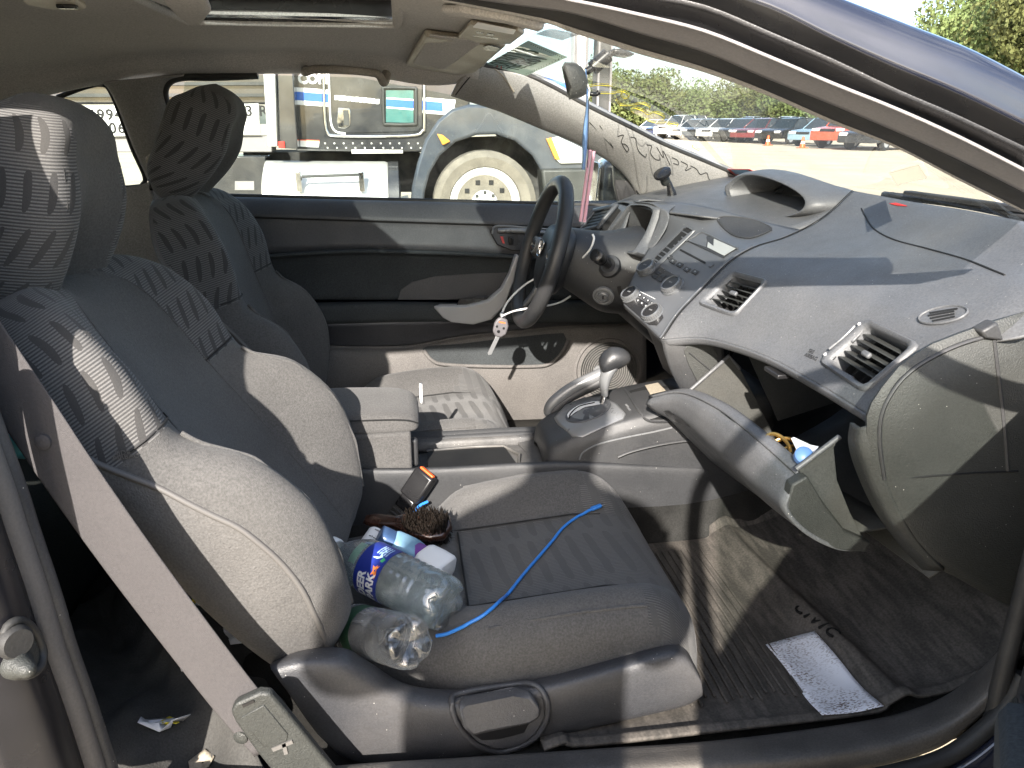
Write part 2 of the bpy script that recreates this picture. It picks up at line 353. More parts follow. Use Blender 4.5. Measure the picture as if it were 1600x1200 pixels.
def crown_mesh(seed, n, leaf):
    r = np.random.RandomState(seed); V = []; F = []
    lobes = [(A(r.uniform(-.33, .33), r.uniform(-.33, .33), r.uniform(.15, .85)), r.uniform(.22, .36)) for _ in range(15)]
    for i in range(n):
        c, R = lobes[r.randint(15)]; d = nrm(r.normal(size=3)); p = c+d*R*(r.uniform(.55, 1)**.5)*A(1, 1, .8)
        if p[2] < .04: continue
        s = leaf*r.uniform(.6, 1.5); q = nrm(d+r.normal(size=3)*.6); a, b, _ = basis(q, r.normal(size=3)); k = len(V)
        V += [p+a*s, p+b*s*.8+q*s*.2, p-a*s*.9, p-b*s*.8+q*s*.1]; F.append((k, k+1, k+2, k+3))
    me = bpy.data.meshes.new('crown'); me.from_pydata([tuple(v) for v in V], [], F); return me
crowns = [crown_mesh(s, 3600, .024) for s in range(5)]+[crown_mesh(s, 11000, .0135) for s in (7, 8)]
for i, c in enumerate(crowns): c.materials.append(M['leafy'] if i == 4 else M['leaf'])
tv, tf = tubeVF([(0, 0, 0), (.01, 0, .3), (0, .01, .75)], [.05, .035, .012], 7); tv2, tf2 = tubeVF([(0, 0, .25), (.2, .1, .6)], [.025, .01], 5); tv3, tf3 = tubeVF([(0, 0, .3), (-.18, -.08, .62)], [.022, .01], 5)
tk = joined('trunk', [(tv, tf), (tv2, tf2), (tv3, tf3)], M['bark']); tkme = tk.data; bpy.data.objects.remove(tk)
def tree(px, base_d, h, wd, k, label, group):
    d = ray(px, HOR); d = d/math.hypot(d[0], d[1]); p = A(CAM[0]+d[0]*base_d, CAM[1]+d[1]*base_d, 0)
    r = thing('tree', label, 'tree', p, group)
    for nm, me in (('trunk', tkme), ('crown', crowns[k])):
        o = bpy.data.objects.new(nm, me); COL.objects.link(o); o.parent = r; W[o] = Matrix()
        o.scale = (wd, wd, h); o.rotation_euler = (0, 0, random.uniform(0, 6.28))
LAND = [(905, 'behind the steel posts'), (960, 'left of the marker scrawl'), (1010, 'above the far left white car'), (1047, 'above the dark blue car'), (1068, 'above the white suv'), (1092, 'above the silver car'), (1116, 'above the dark grey car'), (1140, 'above the bright white car'), (1168, 'above the black car'), (1198, 'above the dark red car'), (1240, 'above the black saloon'), (1297, 'above the light blue car'), (1338, 'above the orange suv'), (1400, 'behind the windscreen pillar')]
USED = set()
def where(x): p, n = min(LAND, key=lambda q: abs(q[0]-x)); return n+('' if abs(x-p) < 8 else (', to its left' if x < p else ', to its right'))
def uniq(s):
    for e in ('', ', slimmer one', ', wider one', ', hindmost one'):
        if s+e not in USED: USED.add(s+e); return s+e
TL = 'broad green tree in the dense wood behind the car lot'
for row, (dist, h0, step) in enumerate(((150, 8.4, 30), (165, 9.8, 34))):
    x = 900+row*11
    while x < 1420:
        tall = 1+.22*math.sin(x*.021+row)+random.uniform(-.1, .16)+max(0, (x-1150)/900)
        k = random.choice((0, 1, 2, 3)); yl = random.random() < .06
        hh = h0*tall; tree(x, dist+random.uniform(-6, 6), hh, 8.5*random.uniform(.9, 1.3), 4 if yl else k, uniq('%s %s tree in the %s row, %s' % ('tall' if hh > 10.6 else 'low', 'yellowing' if yl else 'green', ('front', 'back')[row], where(x))), 'trees behind the car lot'); x += step*random.uniform(.75, 1.2)
RT = {1440: 'lowest and leftmost', 1480: 'second from the left', 1525: 'in front of the middle', 1570: 'front, right of middle', 1615: 'nearest at the picture edge', 1660: 'nearest, mostly beyond the picture edge', 1500: 'back row at left', 1552: 'back row in the middle', 1600: 'highest, back row at right'}
for px, dd, h, wd, k in ((1440, 118, 13.5, 12, 5), (1480, 100, 14.5, 12, 5), (1525, 95, 15.5, 13, 5), (1570, 88, 15.5, 12, 5), (1615, 84, 16, 13, 6), (1660, 84, 18, 14, 5), (1500, 110, 16.0, 12, 6), (1552, 104, 17, 13, 5), (1600, 100, 18.5, 13, 5)):
    tree(px, dd, h, wd, k, 'tall sunlit tree at upper right, '+RT[px], 'tall trees at the right')
# ---- parked cars
CARCOLS = {'white': (.75, .75, .74), 'silver': (.45, .46, .48), 'dark grey': (.06, .065, .07), 'black': (.012, .013, .015), 'dark red': (.16, .012, .012), 'orange red': (.55, .07, .025), 'light blue': (.22, .34, .42), 'dark blue': (.02, .03, .08)}
cmat = {k: pmat('car_paint_'+k.replace(' ', '_'), c, .22, coat=.8, var=.04, dust=.08) for k, c in CARCOLS.items()}
M['carglass'] = pmat('car_glass', (.03, .04, .045), .06, spec=.9); M['hubcap'] = pmat('alloy', (.55, .55, .55), .35, metal=.6); M['lamp'] = pmat('lamp_lens', (.75, .75, .72), .15)
def carbody(h, L_, kind):
    pr = {'car': [(-.5, .32), (-.5, .66), (-.44, .80), (-.22, .88), (.5*.5, .92), (.46, .90), (.5, .70), (.5, .32)], 'suv': [(-.5, .38), (-.5, .80), (-.42, .95), (-.24, 1.02), (.25, 1.05), (.48, 1.03), (.5, .8), (.5, .38)]}[kind]
    parts = []; sec = []
    for y, sc in ((-.9, .94), (-.78, 1), (.78, 1), (.9, .94)): sec.append([A(x*L_*(1 if abs(y) < .8 else .985), y*(1 if z < .85 else .97), (z-.6)*sc+.6) for x, z in pr])
    G = np.array(sec); n = len(pr); f = [(i*n+j, i*n+(j+1) % n, (i+1)*n+(j+1) % n, (i+1)*n+j) for i in range(3) for j in range(n)]+[tuple(range(n)), tuple(3*n+k for k in range(n))]
    return G.reshape(-1, 3), f
def carset(kind):
    h = 1.44 if kind == 'car' else 1.72; z0 = .86 if kind == 'car' else 1.0; L_ = 4.6
    v, f = carbody(h, L_, kind); cx = [(-.25, -.10, .22, .40), (-.26, -.14, .36, .47)][kind == 'suv']
    a, b, c, d = [q*L_ for q in cx]; roof = [(b, h-.06), (b+.25, h-.005), (c-.2, h), (c, h-.05)]
    rv, rf = [], []
    G = np.array([[A(x, y*.60, z-.02*(abs(y) > .9)) for x, z in roof] for y in (-1, -.6, .6, 1)]); rv = G.reshape(-1, 3); rf = [(i*4+j, i*4+j+1, (i+1)*4+j+1, (i+1)*4+j) for i in range(3) for j in range(3)]
    pill = []
    for s in (-1, 1):
        for (x0, x1) in ((a, b), (d, c), ((a+d)/2, (b+c)/2)): pill.append(tubeVF([(x0, s*.80, z0), (x1, s*.615, h-.06)], .035, 4))
    me1 = joined('body', [(v, f), (rv, rf)]+pill, M['white']); bevel(me1, .05, 2)
    gv = [A(x, s*w_, z) for s, in ((-1,), (1,)) for x, z, w_ in ((a, z0-.02, .79), (b, h-.06, .6), (c, h-.05, .6), (d, z0-.02, .79))]
    me2 = mesh('window', gv, [(0, 1, 2, 3), (7, 6, 5, 4), (0, 4, 5, 1), (2, 6, 7, 3), (1, 5, 6, 2)], M['carglass'], smooth=False)
    o = [me1, me2]
    for s in (-1, 1):
        for x in (-.30*L_, .29*L_):
            r = .33 if kind == 'car' else .38
            wv = lathe('wheel', [(r*.62, .09), (r*.62, .115), (r*.9, .12), (r, .06), (r, -.06), (r*.8, -.1)], (x, s*.80, r), (0, s, 0), [M['hubcap'], M['rubber']], n=18, mz=lambda i, j: 0 if i == 0 else 1); o.append(wv)
            sp = lathe('rim', [(r*.2, .1), (r*.6, .119), (r*.61, .10)], (x, s*.80, r), (0, s, 0), M['hubcap'], n=10); sp.parent = wv; o.append(sp)
        zl = .68 if kind == 'car' else .85
        o.append(box('headlight', (-.49*L_, s*.62, zl), (.16, .36, .13), M['lamp'], bv=.02))
    o.append(box('bumper_grille', (-.5*L_, 0, zl-.02), (.06, .75, .12), M['blackp'], bv=.01))
    return o
proto = {'car': carset('car'), 'suv': carset('suv')}
HIDE = [o for v in proto.values() for o in v]
def place_car(px, d, kind, colr, label, head=200, group='cars parked across the lot'):
    q = ray(px, HOR); q = q/math.hypot(q[0], q[1]); p = A(CAM[0]+q[0]*d, CAM[1]+q[1]*d, 0)
    r = thing('parked_car', label, 'car', p, group); r.rotation_euler = (0, 0, math.radians(head)); new = {}
    for o in proto[kind]:
        c = o.copy(); COL.objects.link(c); new[o] = c; c.parent = new.get(o.parent, r); c.matrix_parent_inverse = Matrix(); W[c] = Matrix()
        if c.name.startswith('body'):
            c.material_slots[0].link = 'OBJECT'; c.material_slots[0].material = cmat[colr]
HD = 28
front = [(1338, 42, 'suv', 'orange red', 'orange red suv parked at the right end of the front row'), (1297, 45.5, 'car', 'light blue', 'light blue car parked between the black saloon and the orange suv'), (1240, 49, 'car', 'black', 'black saloon with bright alloy wheels parked behind an orange cone'),
         (1198, 52, 'car', 'dark red', 'dark red car parked left of the black saloon'), (1168, 54, 'car', 'black', 'black car in the front row left of the dark red one'), (1140, 56, 'car', 'white', 'bright white car in the middle of the front row'), (1116, 58, 'car', 'dark grey', 'dark grey car in the front row between two pale ones'),
         (1092, 60, 'car', 'silver', 'silver car in the front row left of the dark grey one'), (1068, 63, 'suv', 'white', 'white suv toward the left end of the front row'), (1047, 66, 'car', 'dark blue', 'dark blue car near the left end of the front row'), (1026, 69, 'car', 'white', 'white car at the far left end of the front row'), (1385, 40, 'car', 'black', 'black car partly hidden behind the windscreen pillar, right of the orange suv')]
for px, d, k, c, lb in front: place_car(px, d, k, c, lb, HD)
for n_, x0, st_, d0, row in ((14, 1030, 29, 66, 'second'), (12, 1045, 31, 80, 'third')):
    for i in range(n_):
        px = x0+i*st_; c = random.choice(('white', 'white', 'silver', 'white', 'dark grey', 'silver')); k = random.choice(('car', 'car', 'suv'))
        place_car(px, d0+abs(1380-px)*.07+random.uniform(-1, 1), k, c, uniq('%s %s in the %s row, %s' % (c, k, row, where(px).replace('above', 'behind'))), HD, 'cars in the back rows')
for o in HIDE: bpy.data.objects.remove(o)
for px, d, lb in ((1203, 45, 'orange traffic cone in front of the black saloon'), (1258, 41, 'orange traffic cone beside the light blue car')):
    q = ray(px, HOR); q = q/math.hypot(q[0], q[1]); p = A(q[0]*d, CAM[1]+q[1]*d, 0); t = thing('traffic_cone', lb, 'cone', p, 'orange cones on the lot')
    lathe('cone', [(.14, .03), (.045, .52), (.03, .53)], p, (0, 0, 1), [M['orange'], M['white']], t, n=14); box('base', p+A(0, 0, .02), (.4, .4, .04), M['orange'], t)
    lathe('reflective_band', [(.108, .2), (.085, .32)], p+A(0, 0, .003), (0, 0, 1), M['white'], t, n=14)
# ---- truck beyond the driver window
TY = 6.5
M['truckp'] = pmat('truck_black_paint', (.028, .030, .034), .2, coat=.7, var=.2, vs=3, dust=.2, dustcol=(.2, .19, .17))
M['truckhood'] = pmat('truck_hood_paint', (.05, .06, .075), .18, coat=1., var=.1, dust=.14, dustcol=(.3, .28, .25)); M['alu'] = pmat('aluminium_tank', (.62, .62, .60), .4, metal=.5, var=.06); M['stripe'] = pmat('blue_stripe', (.03, .13, .50), .4, var=.04)
M['tyre'] = pmat('dusty_tyre', (.16, .145, .12), .9, bump=.5, bs=60, var=.2); M['amber'] = pmat('amber_lens', (.8, .35, .05), .3); M['teal'] = pmat('teal_glass', (.06, .16, .15), .08, spec=.8); M['underside'] = pmat('truck_underside', (.02, .02, .02), .9, var=.3, dust=.2)
tr = thing('truck', 'black long nosed truck with blue and white stripe parked beyond the driver window', 'truck', PY(600, 400, TY)*A(1, 1, 0))
prism('cab', Ys([(457, 20), (730, 20), (735, 180), (690, 238), (462, 236)], TY), (0, 2.3, 0), M['truckp'], tr, .02)
prism('stripe', Ys([(459, 136), (712, 156), (708, 180), (459, 163)], TY-.006), (0, .006, 0), M['white'], tr)
o = prism('stripe', Ys([(460, 143), (691, 160), (692, 174), (460, 156)], TY-.010), (0, .004, 0), M['stripe'], tr)
for (x0, y0, x1, y1, n_) in ((522, 148, 593, 155, 11), (605, 154, 633, 158, 5)):     # lettering on the stripe, worn to a blur of pale strokes
    parts = []
    for i in range(n_):
        a = x0+(x1-x0)*i/n_; yy = y0+(y1-y0)*i/n_; wv = (x1-x0)/n_
        parts.append(prismVF(Ys([(a+.4, yy+random.uniform(0, 1.2)), (a+wv*.95, yy+random.uniform(0, 1.2)), (a+wv*.9, yy+8), (a+.6, yy+8)], TY-.014), (0, .004, 0)))
    joined('stripe_lettering', parts, M['white'], tr)
text('lettering', 'COM', PY(466, 130, TY-.006), (1, 0, 0), (0, 0, 1), .12, M['white'], tr, bold=.006)
lathe('oval_logo', [(.40, 0), (.40, .006), (.34, .008), (.34, .004)], PY(585, 120, TY), (0, -1, 0), [M['stripe'], M['white']], tr, n=40, sy=.42, mz=lambda i, j: 0)
lathe('oval_logo', [(.335, 0), (.335, .009)], PY(585, 120, TY), (0, -1, 0), M['white'], tr, n=40, sy=.42)
dr = prism('sleeper_door', Ys([(514, 100), (660, 100), (660, 198), (652, 206), (525, 208), (516, 200)], TY-.012), (0, .012, 0), M['truckp'], tr, .008)
for o_ in list(bpy.data.objects):
    pass
tube('door_trim', Ys([(505, 60), (506, 150), (508, 190), (512, 207), (525, 212), (590, 213), (648, 211), (660, 204), (663, 190), (662, 60)], TY-.02), .016, M['chrome'], tr, sm=4)
prism('stripe', Ys([(604, 152), (646, 155), (646, 172), (604, 169)], TY-.021), (0, .0008, 0), M['white'], tr); prism('stripe', Ys([(604, 154.5), (646, 157.5), (646, 169.5), (604, 166.5)], TY-.023), (0, .0015, 0), M['stripe'], tr)
tube('door_trim', Ys([(512, 60), (515, 150), (517, 190), (524, 205), (540, 209)], TY-.02), .010, M['white'], tr, sm=4)
wn = prism('window', Ys([(603, 141), (646, 141), (646, 192), (603, 191)], TY-.02), (0, .006, 0), M['teal'], tr)
tube('window_frame', Ys([(602, 137), (646, 138), (650, 143), (650, 188), (646, 194), (605, 194), (600, 189), (599, 143)], TY-.024), .016, M['endcap'], tr, sm=3, closed=True)
hp = prism('handle', Ys([(528, 168), (546, 169), (548, 174), (547, 196), (540, 201), (529, 200), (526, 190)], TY-.026), (0, .012, 0), M['chrome'], tr, .01); box('recess', PY(541, 184, TY-.03), (.05, .01, .14), M['endcap'], hp)
lb = prism('warning_label', Ys([(469, 218), (499, 219), (498, 230), (469, 229)], TY-.004), (0, .004, 0), M['white'], tr); prism('border', Ys([(469, 218), (499, 219), (499, 220.5), (469, 219.5)], TY-.007), (0, .003, 0), M['orange'], lb)
rv = [];
for yy in (224, 231):
    for i in range(11): q = PY(508+i*14.5+(yy == 231)*4, yy, TY-.004); rv.append(boxVF(q, (.014, .012, .014)))
o = joined('rivets', rv, M['alu'], tr); o['kind'] = 'stuff'
prism('mudguard_post', Ys([(408, 60), (428, 60), (433, 229), (418, 229)], TY-.25), (0, .2, 0), M['alu'], tr, .01); prism('stack_post', Ys([(431, 60), (455, 60), (465, 233), (437, 232)], TY-.2), (0, .4, 0), M['truckp'], tr, .01)
box('marker_light', PY(440, 226, TY-.21), (.06, .02, .06), M['red'], tr)
c0 = PY(417, 316, TY+.1); c1 = PY(608, 316, TY+.1); tank = lathe('fuel_tank', [(.02, 0), (.30, .0), (.40, .03), (.40, np.linalg.norm(c1-c0)-.03), (.39, np.linalg.norm(c1-c0))], c0, c1-c0, M['alu'], tr, n=32)
lathe('tank_end', [(.405, 0), (.405, .10), (.3, .12)], c1+A(.003, 0, 0), c1-c0, M['truckp'], tank, n=32)
tube('grab_rail', Ys([(470, 281), (472, 276), (560, 273), (563, 278)], TY-.36), .012, M['endcap'], tank, sm=0)
for x in (467, 565): box('strap', PY(x, 284, TY-.33), (.05, .04, .18), M['chrome'], tank, bv=.004)
prism('chassis', Ys([(380, 238), (700, 238), (700, 300), (380, 300)], TY+.5), (0, .9, 0), M['underside'], tr)
box('step', PY(590, 236, TY+.1), (.5, .2, .04), M['alu'], tr)
arch = [(662+0, 330), (664, 300), (672, 270), (688, 243), (712, 222), (745, 211), (775, 210), (805, 220), (832, 243), (848, 270), (853, 295), (855, 330)]
hood = [(640, 330), (644, 290), (652, 255), (664, 218), (684, 188), (706, 170), (732, 163), (766, 164), (805, 170), (850, 183), (900, 207), (945, 235), (962, 258), (964, 330)]
prism('hood', Ys(hood, TY-.05)+Ys(arch[::-1], TY-.05), (0, 2.2, 0), M['truckhood'], tr, .03)
prism('wheel_well', Ys([(660, 330), (668, 270), (710, 215), (800, 212), (850, 270), (858, 330)], TY+.45), (0, .1, 0), M['underside'], tr)
wc = PY(757, 318, TY-.02); wh = thing('wheel', '', '', wc); del wh['label']; del wh['category']; wh.parent = tr; wh.matrix_parent_inverse = W[tr].inverted()
lathe('tyre', [(.34, .02), (.37, .10), (.46, .13), (.52, .08), (.525, -.1), (.5, -.2)], wc, (0, -1, 0), M['tyre'], wh, n=40)
lathe('rim', [(.05, .05), (.12, .06), (.15, -.02), (.24, -.03), (.31, .05), (.345, .10), (.36, .08), (.355, -.06)], wc, (0, -1, 0), M['white'], wh, n=36)
hl = [boxVF(wc+A(.22*math.cos(a), -.0, .22*math.sin(a)), (.045, .06, .045)) for a in np.arange(10)*math.tau/10]
for v_, f_ in hl: mesh('rim_hole', v_, f_, M['black'], wh)
nb = [boxVF(wc+A(.115*math.cos(a), -.055, .115*math.sin(a)), (.03, .03, .03)) for a in np.arange(8)*math.tau/8]; joined('wheel_nuts', nb, M['endcap'], wh)
prism('turn_signal', Ys([(683, 209), (692, 211), (704, 221), (692, 227)], TY-.12), (0, .1, 0), M['amber'], tr, .01)
hlp = prism('headlight', Ys([(856, 218), (872, 213), (912, 232), (912, 255), (876, 256), (868, 248)], TY-.09), (0, .12, 0), M['lamp'], tr, .015); prism('signal_lens', Ys([(854, 217), (862, 215), (876, 250), (868, 249)], TY-.10), (0, .1, 0), M['amber'], hlp, .005)
prism('bumper', Ys([(846, 264), (970, 262), (975, 330), (852, 330)], TY-.12), (0, .3, 0), M['endcap'], tr, .03)
prism('hood_side', Ys([(770, 90), (900, 128), (905, 175), (770, 170)], TY+1.1), (0, .1, 0), M['alu'], tr, .02); prism('hood_stripe', Ys([(800, 104), (888, 131), (888, 143), (800, 120)], TY+1.06), (0, .03, 0), M['stripe'], tr)
prism('load_bed', Ys([(-80, 70), (425, 70), (425, 163), (-80, 163)], TY+.25), (0, 2.0, 0), M['truckp'], tr, .02); prism('bed_beam', Ys([(-80, 214), (425, 212), (425, 238), (-80, 238)], TY+.15), (0, .3, 0), M['frame'], tr, .01)
for yy in (100, 128, 146): prism('bed_rail', Ys([(-80, yy), (425, yy), (425, yy+5), (-80, yy+6)], TY+.2), (0, .05, 0), M['endcap'], tr)
sg = prism('sign_board', Ys([(95, 165), (404, 162), (406, 210), (95, 214)], TY+.1), (0, .03, 0), M['white'], tr, .004)
for s, x, y in (('6994', 139, 187), ('6206', 144, 208), ('3 R', 384, 181)): text('lettering', s, PY(x, y, TY+.096), (1, 0, .0), (0, 0, 1), .135, M['ink'], sg, bold=.003, space=1.15)
tb = prism('tool_box', Ys([(330, 244), (415, 244), (415, 306), (330, 306)], TY+.1), (0, .6, 0), M['truckp'], tr, .01); prism('label', Ys([(367, 283), (397, 283), (397, 297), (367, 297)], TY+.094), (0, .005, 0), M['frame'], tb)
joined('label_symbol', [prismVF(Ys(q, TY+.088), (0, .005, 0)) for q in ([(377, 291), (387, 291), (387, 294.5), (377, 294.5)], [(379, 287.5), (385, 287.5), (387, 291), (377, 291)], [(372, 287), (374, 287), (375, 292), (374, 292)], [(390, 287), (392, 287), (390, 292), (389, 292)])], M['white'], tb)
for px, x2, t_, lb in ((896, 918, 30, 'wide pale grey steel post beyond the windscreen'), (932, 956, 34, 'darker ribbed grey post right of the pale one')):
    po = thing('steel_post', lb, 'post', PY(px, 330, 11)*A(1, 1, 0), 'grey posts beyond the windscreen')
    a = PY(px, 100, 11); b = PY(x2, 100, 11); w_ = b[0]-a[0]; box('column', ((a[0]+b[0])/2, 11.1, 2.2), (w_, .25, 4.4), M['endcap' if px > 920 else 'alu'], po, bv=.01)
    for i in range(2): box('flange', ((a[0]+b[0])/2+(i-.5)*w_*.8, 10.95, 2.2), (.03, .05, 4.38), M['frame'], po, bv=.004)
# ================================================================== CAR SHELL (the room everything sits in)
car = thing('coupe_car', 'dark navy coupe seen through its open passenger door, with grey headliner and pillars', 'car', (0, 0, .2))
# ---- headliner: from far door opening up over the cabin to the near side
Xs = [-1.5, -1.0, -.62, -.35, -.1, .08, .20]
def farY(x): return float(np.interp(x, [-1.5, -1, -.6, -.3, 0, .12, .25], [.52, .555, .575, .575, .56, .55, .50]))
def farZ(x): return float(np.interp(x, [-1.5, -1, -.8, -.62, -.4, -.1, .02, .13, .25], [1.05, 1.17, 1.225, 1.25, 1.262, 1.262, 1.25, 1.229, 1.262]))
def roofZ(x): return float(np.interp(x, [-1.5, -1, -.5, 0, .15, .3], [1.17, 1.28, 1.332, 1.328, 1.305, 1.27]))
rows = []
for x in Xs:
    fy, fz, rz = farY(x), farZ(x), roofZ(x)
    xf = min(x, .16+.05)
    rows.append([A(x, fy+.012, fz), A(x, fy-.02, fz+.012), A(x, fy-.07, fz+.045), A(x, .40, rz-.022), A(x, .25, rz-.006), A(x, 0, rz), A(x, -.25, rz-.008), A(x, -.42, rz-.02), A(x, -.50, rz-.018), A(x, -.545, 1.312 if x < 0 else (1.295 if x < .1 else 1.25))])
HL = grid(rows, 6, 6)
SR = [(-.36, -.36), (-.36, .09), (.0, .09), (.0, -.36)]
headliner = gmesh('headliner', HL, M['liner'], car, thick=.012, drop=lambda i, j, c: inpoly(c[0], c[1], SR))
hlt = tree_of(headliner)
rz = 1.326
tube('sunroof_trim', [(x*1.0, y, rz-.001) for x, y in ((-.37, -.34), (-.37, .07), (-.34, .10), (-.03, .10), (.008, .07), (.008, -.34), (-.02, -.37), (-.34, -.37))], .008, M['liner'], car, sm=4, closed=True)
box('sunroof_well', (-.18, .094, rz+.022), (.38, .006, .044), M['blackp'], car, bv=.001); box('sunroof_well', (.006, -.19, rz+.022), (.006, .40, .044), M['blackp'], car, bv=.001); box('sunroof_rail', (-.18, .086, rz+.006), (.38, .006, .006), M['chrome'], car, bv=.001); box('sunroof_well', (-.368, -.19, rz+.022), (.006, .4, .044), M['blackp'], car, bv=.001)
box('sunroof_frame', (-.18, .07, rz+.045), (.38, .05, .012), M['blackp'], car, bv=.002); box('sunroof_frame', (-.015, -.2, rz+.045), (.05, .3, .012), M['blackp'], car, bv=.002)
box('sunroof_glass', (-.2, -.165, rz+.055), (.40, .41, .006), M['tint'], car, bv=.001)
sh = prism('sunshade', [PZ(240, -10, 1.305), PZ(275, 28, 1.305), PZ(292, 40, 1.305), PZ(318, 38, 1.305), PZ(331, 22, 1.305), PZ(318, -10, 1.305)], (0, 0, .018), M['liner'], car, .008, 3)
lp = prism('dome_lamp', [PZ(x, y, 1.298) for x, y in ((28, -6), (40, 8), (80, 16), (128, 17), (136, 14), (116, 2), (100, -8))], (0, 0, .01), M['cream'], car, .004); box('lamp_switch', PZ(105, 10, 1.296), (.025, .012, .006), M['blackp'], lp, bv=.002)
# ---- far side trims
Apl_lo = [(706, 148), (730, 156), (780, 172), (840, 197), (900, 222), (950, 249), (978, 272), (997, 298), (1004, 320)]
Apl_hi = [(752, 103), (775, 108), (815, 117), (862, 139), (915, 168), (985, 203), (1035, 228), (1100, 255), (1152, 277)]
yl = np.linspace(.565, .72, 9); yh = np.linspace(.50, .64, 9)
Alo = [PY(x, y, Y) for (x, y), Y in zip(Apl_lo, yl)]; Ahi = [PY(x, y, Y) for (x, y), Y in zip(Apl_hi, yh)]
ap = gmesh('pillar_trim', grid([[a+A(0, .03, .0) for a in Alo], Alo, [(a*.5+b*.5)+A(-.012, -.022, .004) for a, b in zip(Alo, Ahi)], Ahi, [b+A(.03, .03, .01) for b in Ahi]], 6, 5), M['trim'], car, thick=.006)
apt = tree_of(ap)
tube('screen_seal', [b+A(.006, .004, .004) for b in Ahi], .006, M['rubber'], car)
tube('pillar_seam', [hit(x, y, apt, .0005) for x, y in ((712, 148), (724, 132), (738, 116), (752, 104))], .0016, M['black'], car, n=5)
prism('airbag_badge', hits([(742, 140), (756, 139), (759, 148), (752, 155), (738, 150)], apt, .0006), (0, -.0008, 0), M['trim'], car)
tube('wind_deflector_line', hits([(764, 101), (785, 118), (803, 143)], apt, .001), .0022, M['cream'], car, n=5)
# B pillar and rear side trim, far side
bl = [(160, 128), (172, 140), (186, 170), (207, 225), (229, 275), (238, 300), (245, 330), (252, 420)]
br = [(285, 119), (262, 126), (254, 145), (262, 175), (275, 212), (288, 255), (297, 300), (310, 400)]
yb = [.578, .582, .595, .61, .63, .645, .655, .66]
Lb = [PY(x, y, Y) for (x, y), Y in zip(bl, yb)]; Rb = [PY(x, y, Y) for (x, y), Y in zip(br, yb)]
gmesh('pillar_trim', grid([[p+A(0, .03, 0) for p in Lb], Lb, [(p*.5+q*.5)+A(0, -.015, 0) for p, q in zip(Lb, Rb)], Rb, [q+A(0, .03, 0) for q in Rb]], 5, 5), M['trim'], car, thick=.006)
tube('door_seal', [PY(x+3, y+1, Y+.012) for (x, y), Y in zip([(400, 116), (330, 119)]+br[0:7], [.575, .577]+yb[:7])], .010, M['rubber'], car)
ql = [(-60, 200), (0, 158), (60, 138), (120, 126), (160, 128)]
gmesh('quarter_trim', grid([[PY(x, y-26, .60) for x, y in ql], [PY(x, y, .585) for x, y in ql], [PY(x, y+8+max(0, (120-x)*.06), .59) for x, y in ql]], 5, 4), M['trim'], car, thick=.006)
gmesh('rear_side_trim', grid([[PY(x, y, .635) for x, y in ((-80, 300), (60, 300), (150, 297), (210, 291), (236, 285))], [PY(x, y, .62) for x, y in ((-80, 330), (60, 330), (150, 325), (210, 318), (242, 312))], [PY(x, y, .61) for x, y in ((-80, 560), (60, 560), (150, 560), (210, 560), (330, 560))]], 5, 5), M['trim'], car, thick=.006)
prism('quarter_glass', Y3([(-80, 200, .60), (95, 150, .60), (160, 128, .60), (176, 140, .605), (206, 225, .625), (230, 285, .645), (218, 296, .645), (-80, 300, .645)]), (0, .004, 0), M['glass'], car)
tube('glass_seal', Y3([(90, 152, .598), (130, 137, .598), (158, 132, .598), (172, 142, .60), (190, 185, .612), (207, 232, .625), (226, 275, .64), (223, 288, .642), (212, 292, .642), (150, 296, .642)]), .006, M['rubber'], car)
bg_ = box('belt_guide', PY(243, 262, .61), (.028, .03, .07), M['cream'], car, bv=.01); box('belt_anchor', PY(236, 250, .60), (.02, .03, .02), M['cream'], bg_, bv=.006); box('belt_slot', PY(248, 255, .592), (.02, .004, .014), M['black'], bg_, bv=.002)
box('belt_guide_base', PY(243, 288, .615), (.03, .02, .03), M['blackp'], bg_, bv=.004)
# ---- grab handle over the driver door
gh = [(480, 108), (478, 90), (494, 78), (535, 78), (578, 84), (594, 92), (603, 108), (604, 114)]
pth = [hit(x, y, hlt, .004 if i in (0, 7) else .042) for i, (x, y) in enumerate(gh)]
tube('grab_handle', pth, [.012, .010, .0095, .009, .009, .0095, .010, .012], pmat('grab_handle_plastic', (.27, .245, .215), .6, bump=.2, bs=600), car, n=10, sm=6)
# ---- overhead console
oc = thing('', '', '', (0, 0, 0)); W.pop(oc); bpy.data.objects.remove(oc)
def slab(name, px, mat, parent, th, lift, bv=.004):
    P = np.array(hits(px, hlt)); c = P.mean(0); u, s, vt = np.linalg.svd(P-c); n = vt[2]; n = n if n[2] < 0 else -n
    Q = np.array([PP(x, y, (c+n*lift, n)) for x, y in px]); return prism(name, Q, n*th, mat, parent, bv, 3), n
ocx, on = slab('overhead_console', [(635, 92), (664, 44), (690, 48), (738, 54), (792, 62), (745, 104), (700, 112), (655, 101)], M['cream'], car, .014, -.002, .006)
slab('sunglass_lid', [(646, 96), (672, 52), (738, 60), (750, 66), (696, 106), (664, 101)], M['liner'], ocx, .004, .0135, .003)
slab('sunroof_button', [(665, 92), (676, 79), (697, 82), (687, 96)], M['cream'], ocx, .003, .018, .001)
ml, _ = slab('map_lamp', [(714, 54), (736, 30), (770, 34), (810, 40), (820, 46), (800, 62), (770, 62), (730, 58)], M['cream'], car, .008, .002, .003)
slab('lens', [(739, 41), (746, 34), (806, 46), (803, 52)], M['white'], ml, .002, .0105, .001); slab('lens_recess', [(726, 54), (739, 42), (803, 53), (790, 60)], M['seatplain'], ml, .0015, .0102, .0005)
